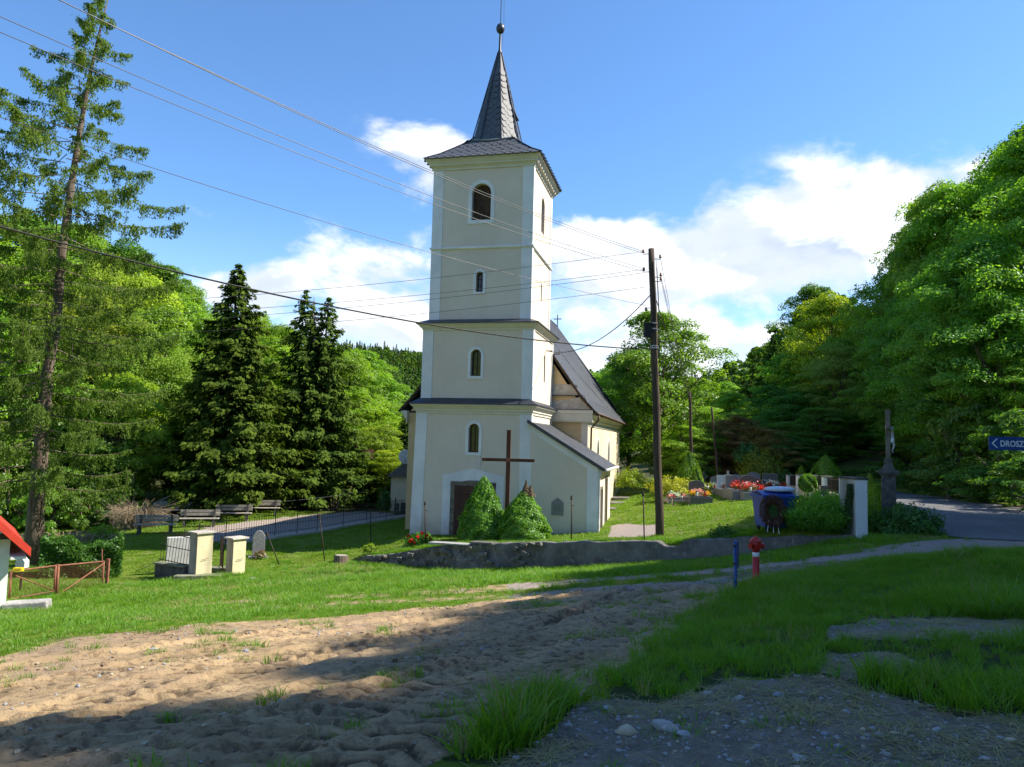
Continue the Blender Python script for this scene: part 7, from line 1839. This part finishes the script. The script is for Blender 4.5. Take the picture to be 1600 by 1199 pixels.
# tall grass on the right-hand mound and the wedge
x, y, r_ = region(-2, 13, 3.3, 17.5, 190, 1)
jn = r_.normal(size=len(x))*.09; jm = r_.normal(size=len(x))*.13
gm_ = (inpoly(x+jn+.3*fbm(x*2, y*2, 3, 5), y+jm+.3*fbm(x*2, y*2, 3, 6), POLY['mound']) | inpoly(x+.1*fbm(x*3, y*3, 3, 5), y+.1*fbm(x*3, y*3, 3, 6), POLY['wedge']))
d, g, p, f, rd = grasszone(x, y)
lush = fbm(x*.8, y*.8, 4, 301)
keep = gm_ & in_view(x, y) & (g < .5) & (p < .5) & (lush+.62+r_.uniform(0, .5, len(x)) > .30) & (r_.uniform(0, 1, len(x)) < np.clip(14/y, .5, 1))
x, y, lush = x[keep], y[keep], lush[keep]; n = len(x); edge = np.clip(.66+lush*.8, .40, 1.25)
s = edge*r_.uniform(.65, 1.15, n); sc = np.stack([s*1.1, s*1.1, s], 1)
ix_ = r_.integers(0, 5, n); ix_ = np.where((fbm(x*1.6, y*1.6, 3, 611) > .18) & (r_.uniform(0, 1, n) < .25), 5+r_.integers(0, 2, n), ix_); s = s*np.where(fbm(x*2.4, y*2.4, 3, 613) > .25, 1.35, 1); sc = np.stack([s*1.1, s*1.1, s], 1)
scatter('tall_grass', tall+[tuft(60, 9, .34, .006, .05, .35, M['straw']), tuft(61, 7, .14, .022, .07, .9, M['lawn'])], np.stack([x, y, Zfull(x, y)-.01], 1), r_.uniform(0, 6.28, n), sc, ix_); print('tall', n)
# sparse tufts on gravel, dirt margins
x, y, r_ = region(-12, 13, 3.3, 20, 44, 2)
d, g, p, f, rd = grasszone(x, y); nz = fbm(x*1.1, y*1.1, 4, 401)
keep = in_view(x, y) & (rd < .5) & (((g > .4) & (nz > .05)) | ((d > .4) & (nz > .24)) )
x, y = x[keep], y[keep]; n = len(x); s = r_.uniform(.4, .95, n); dd_, gg_, _, _ = zones(x, y)
scatter('sparse_grass', mid_+strawt, np.stack([x, y, Zfull(x, y)-.01], 1), r_.uniform(0, 6.28, n), np.stack([s*1.2, s*1.2, s*np.where(gg_ > .4, .6, 1)], 1), np.where((gg_ > .4) & (r_.uniform(0, 1, n) < .6), 3+r_.integers(0, 2, n), r_.integers(0, 5, n))); print('sparse', n)
# verge: rough grass between the dirt and the wall
P_ = []; S_ = []; I_ = []; Rn = []
for (x0, x1, y0, y1, dens, sd) in ((-14, 12, 6, 14, 60, 3), (-20, 16, 14, 24, 36, 4), (-26, 16, 24, 30.5, 22, 5)):
    x, y, r_ = region(x0, x1, y0, y1, dens, sd); d, g, p, f, rd = grasszone(x+r_.normal(size=len(x))*.16, y+r_.normal(size=len(x))*.34)
    keep = in_view(x, y) & (d < .5) & (g < .5) & (p < .5) & (rd < .5) & ~inpoly(x, y, POLY['mound']) & (side(x, y) < -.02)
    x, y = x[keep], y[keep]; n = len(x); dry = DRYC(x, y); s = r_.uniform(.55, 1.15, n)*(1+.55*fbm(x*.9, y*.9, 3, 8))*np.clip(y/14, .9, 1.5); ix = r_.integers(0, 3, n); ix = np.where((dry > .5) & (r_.uniform(0, 1, n) < .34), 3+r_.integers(0, 2, n), ix)
    P_.append(np.stack([x, y, Zfull(x, y)-.01], 1)); S_.append(np.stack([s*1.15, s*1.15, s*.9], 1)); I_.append(ix); Rn.append(r_.uniform(0, 6.28, n))
scatter('verge_grass', mid_+strawt, np.concatenate(P_), np.concatenate(Rn), np.concatenate(S_), np.concatenate(I_)); print('verge', sum(map(len, P_)))
# mown lawns behind
P_ = []; S_ = []; I_ = []; Rn = []
for (x0, x1, y0, y1, dens, sd) in ((-26, 13, 22, 34, 20, 6), (-32, 22, 34, 52, 9, 7)):
    x, y, r_ = region(x0, x1, y0, y1, dens, sd); d, g, p, f, rd = grasszone(x, y)
    lx = (x-CH_O.x)*math.cos(YAW)-(y-CH_O.y)*math.sin(YAW); ly = (x-CH_O.x)*math.sin(YAW)+(y-CH_O.y)*math.cos(YAW)
    inch = ((lx > -.5) & (lx < 8) & (ly > -.5) & (ly < 5)) | ((lx > -3) & (lx < 6.9) & (ly > 4.5) & (ly < 27))
    keep = in_view(x, y) & (g < .5) & (p < .5) & (rd < .5) & (side(x, y) > .25) & ~inch & (f < .7)
    x, y = x[keep], y[keep]; n = len(x); s = r_.uniform(.8, 1.5, n)*np.clip(y/26, 1, 1.7)
    P_.append(np.stack([x, y, Zfull(x, y)-.01], 1)); S_.append(np.stack([s*1.3, s*1.3, s*.9], 1)); I_.append(r_.integers(0, 3, n)); Rn.append(r_.uniform(0, 6.28, n))
scatter('lawn_grass', short, np.concatenate(P_), np.concatenate(Rn), np.concatenate(S_), np.concatenate(I_)); print('lawn', sum(map(len, P_)))
# taller fringe along the top of the wall, at the walls' feet and round posts
P_ = []; r_ = np.random.default_rng(66)
WT = np.array([list(p) for p in wtop]); sl = np.r_[0, np.cumsum(np.hypot(*np.diff(WT[:, :2], axis=0).T))]
for offs, n, dz in ((-.30, 900, 0), (-.55, 700, 0), (.32, 900, 0), (.5, 700, 0)):
    q = r_.uniform(0, sl[-1], n); xx = np.interp(q, sl, WT[:, 0]); yy = np.interp(q, sl, WT[:, 1]); e = .05; dx = np.interp(q+e, sl, WT[:, 0])-xx; dy = np.interp(q+e, sl, WT[:, 1])-yy; L = np.hypot(dx, dy)+1e-9
    xx = xx+dy/L*offs+r_.normal(size=n)*.08; yy = yy-dx/L*offs+r_.normal(size=n)*.08
    P_.append(np.stack([xx, yy, Zfull(xx, yy)], 1))
for px, py in [(665, 846), (893, 846), (1007, 843), (1031, 842), (1181, 913), (1149, 925), (509, 866), (440, 880), (533, 868), (290, 905), (360, 900), (345, 903), (85, 936), (155, 918), (14, 945), (42, 960), (1347, 838), (1389, 812), (50, 890)]:
    c = G(px, py); n = 26; xx = c.x+r_.normal(size=n)*.22; yy = c.y+r_.normal(size=n)*.15-.05; P_.append(np.stack([xx, yy, Zfull(xx, yy)], 1))
Pc = np.concatenate(P_); n = len(Pc); s = r_.uniform(.6, 1.5, n); scatter('fringe_grass', mid_, Pc, r_.uniform(0, 6.28, n), np.stack([s, s, s], 1), r_.integers(0, 3, n))

# ---------------------------------------------------------------- stones
def rock(seed, sx, sy, sz, mat, sub=1):
    import bmesh
    bm = bmesh.new(); bmesh.ops.create_icosphere(bm, subdivisions=sub+1, radius=1); rr = random.Random(seed); pl = [(Vector((rr.gauss(0, 1), rr.gauss(0, 1), rr.gauss(0, .8))).normalized(), rr.uniform(.45, .85)) for _ in range(9)]
    for v in bm.verts:
        p = v.co.copy()
        for nrm, dd in pl:
            q = p.dot(nrm)
            if q > dd: p -= nrm*(q-dd)*.92
        v.co = Vector((p.x*sx, p.y*sy, p.z*sz))
    me = bpy.data.meshes.new('stone'); bm.to_mesh(me); bm.free(); me.materials.append(mat); return me
peb = [rock(i, 1, rr_, .55, M['stone'], 0) for i, rr_ in enumerate((.8, .65, .9, .7))]+[rock(7, 1, .7, .5, M['stone_tan'], 0), rock(8, 1, .6, .3, M['slab'], 0)]
x, y, r_ = region(-.8, 9, 3.3, 10.5, 1100, 11)
d, g, p, f, rd = grasszone(x, y); keep = in_view(x, y) & (g > .45) & (r_.uniform(0, 1, len(x)) < np.clip((6.5/y)**2, .12, 1)); x, y = x[keep], y[keep]; n = len(x)
s = .0035+.020*r_.uniform(0, 1, n)**9+.0015*(y/6); scatter('gravel', peb, np.stack([x, y, Zfull(x, y)+s*.1], 1), r_.uniform(0, 6.28, n), np.stack([s, s, s], 1), r_.integers(0, 6, n)); print('gravel', n)
x, y, r_ = region(-9, 9, 3.4, 19, 110, 12)
d, g, p, f, rd = grasszone(x, y); keep = in_view(x, y) & ((d > .5) | ((g > .5) & (y > 12))) & (rd < .5) & (fbm(x*.8, y*.8, 3, 501)+r_.uniform(-.3, .3, len(x)) > 0); x, y = x[keep], y[keep]; n = len(x)
clodm = rock(21, 1, .8, .6, pmat('clod', (.30, .21, .13), (.20, .14, .09), 8, .97, .4, 30), 0)
s = .006+.030*r_.uniform(0, 1, n)**4; scatter('clods_and_pebbles', [clodm, clodm, clodm, peb[0], peb[4]], np.stack([x, y, Zfull(x, y)+s*.15], 1), r_.uniform(0, 6.28, n), np.stack([s, s, s], 1), r_.integers(0, 5, n)); print('clods', n)
STN = [(979, 1150, 40, 'tan', 'largest tan stone in the gravel at the bottom of the photo'), (1037, 1153, 42, 'pale', 'long pale grey wedge-shaped stone right of the tan stone'), (1068, 1152, 26, 'dark', 'darker flat stone just right of the pale wedge-shaped stone'),
       (858, 1155, 15, 'pale', 'small pale stone at the tip of the lower grass wedge'), (888, 1136, 18, 'dark', 'flat grey stone on the gravel edge above the small pale stone'), (842, 1168, 22, 'dark', 'low dark stone at the foot of the lower grass wedge'), (949, 1112, 22, 'dark', 'flat stone at the left foot of the tall grass'),
       (984, 1128, 19, 'tan', 'thin flat stone above the tan stone'), (1216, 1088, 20, 'blue', 'bluish flat stone in the bare patch below the tall grass'), (1156, 1092, 20, 'dark', 'dark flat stone left of the bluish stone'), (1106, 1087, 22, 'dark', 'long dark stone at the grass foot, left of the dark flat stone'),
       (1161, 1132, 12, 'pale', 'small bright pebble below the dark flat stone'), (1322, 1112, 16, 'dark', 'slim dark stone at the right of the bare patch'), (1375, 1157, 16, 'blue', 'rounded blue-grey stone in the lower right gravel'), (1290, 1153, 18, 'blue', 'dark bluish stone left of the rounded blue-grey stone'),
       (1356, 1158, 13, 'pale', 'small pale stone touching the rounded blue-grey stone'), (1400, 1146, 18, 'tan', 'flat tan stone right of the rounded blue-grey stone'), (1463, 1143, 20, 'dark', 'grey stone under the right-hand grass edge'), (1247, 1193, 26, 'pale', 'flat pale stone at the very bottom, centre right'),
       (1380, 1180, 12, 'pale', 'tiny round white stone near the bottom edge'), (1540, 1196, 14, 'pale', 'small light stone at the bottom right'), (805, 1193, 20, 'dark', 'grey stone at the bottom edge left of the gravel'), (850, 1196, 16, 'blue', 'small bluish stone at the bottom edge'),
       (1580, 1166, 20, 'tan', 'tan elongated stone at the right edge'), (1075, 1180, 12, 'pale', 'little pale stone in front of the dry straw'), (240, 1021, 13, 'pale', 'light stone lying on the sunlit dirt at the left'), (383, 1022, 13, 'dark', 'brown-topped stone on the sunlit dirt left of the shadow'),
       (155, 1055, 22, 'pale', 'half-buried pale stone in the sunlit dirt'), (330, 1150, 20, 'pale', 'pale stone half buried in the shaded dirt'), (1008, 995, 9, 'pale', 'small white stone in the shaded dirt before the tall grass'), (395, 905, 12, 'pale', 'pale stone on the grass bank below the left end of the wall')]
sm = {'tan': M['stone_tan'], 'pale': M['slab'], 'dark': M['stone'], 'blue': pmat('bluish_stone', (.27, .30, .35), (.19, .21, .25), 6, .9, .4, 26)}
for i, (px, py, w, kd, lab) in enumerate(STN):
    c = G(px, py); r = w/2/FPX*c.y*1.05; rr = random.Random(i+50)
    if i == 0: me = rock(101, r, r*.8, r*.62, sm[kd], 2)
    elif i == 1: me = rock(102, r*1.15, r*.55, r*.45, sm[kd], 2)
    else: me = rock(100+i, r, r*rr.uniform(.6, .95), r*rr.uniform(.3, .55), sm[kd], 1)
    o = bpy.data.objects.new('stone', me); COL.objects.link(o); o.location = (c.x, c.y, float(Zfull(np.array([c.x]), np.array([c.y]))[0])+r*.06); o.rotation_euler = (rr.uniform(-.1, .1), rr.uniform(-.1, .1), -.5 if i == 1 else rr.uniform(-.6, .6))
    tag(o, lab, 'stone', 'loose stones')

# dry litter of straw on the gravel, gathered in loose drifts
x, y, r_ = region(-.8, 9, 3.4, 9.5, 160, 71); d, g, p, f, rd = grasszone(x, y)
keep = in_view(x, y) & (g > .45) & (fbm(x*1.3, y*1.3, 4, 717) > .02); x, y = x[keep], y[keep]; n = len(x)
def litter(seed):
    q = np.random.default_rng(seed); V = []; Fq = []
    for i in range(7):
        a = q.uniform(0, 6.28); l = q.uniform(.03, .09); w = .0018; cx, cy = q.normal(size=2)*.05; dx, dy = math.cos(a)*l, math.sin(a)*l; z0, z1 = q.uniform(.002, .012, 2); o = len(V)
        V += [(cx-dx-dy/l*w, cy-dy+dx/l*w, z0), (cx-dx+dy/l*w, cy-dy-dx/l*w, z0), (cx+dx+dy/l*w, cy+dy-dx/l*w, z1), (cx+dx-dy/l*w, cy+dy+dx/l*w, z1)]; Fq.append((o, o+1, o+2, o+3))
    return leafmesh('straw', np.array(V), np.array(Fq), q.uniform(0, 1, len(Fq)), M['straw'])
scatter('straw_litter', [litter(i) for i in range(3)], np.stack([x, y, Zfull(x, y)+.004], 1), r_.uniform(0, 6.28, n), np.ones((n, 3)), r_.integers(0, 3, n)); print('litter', n)
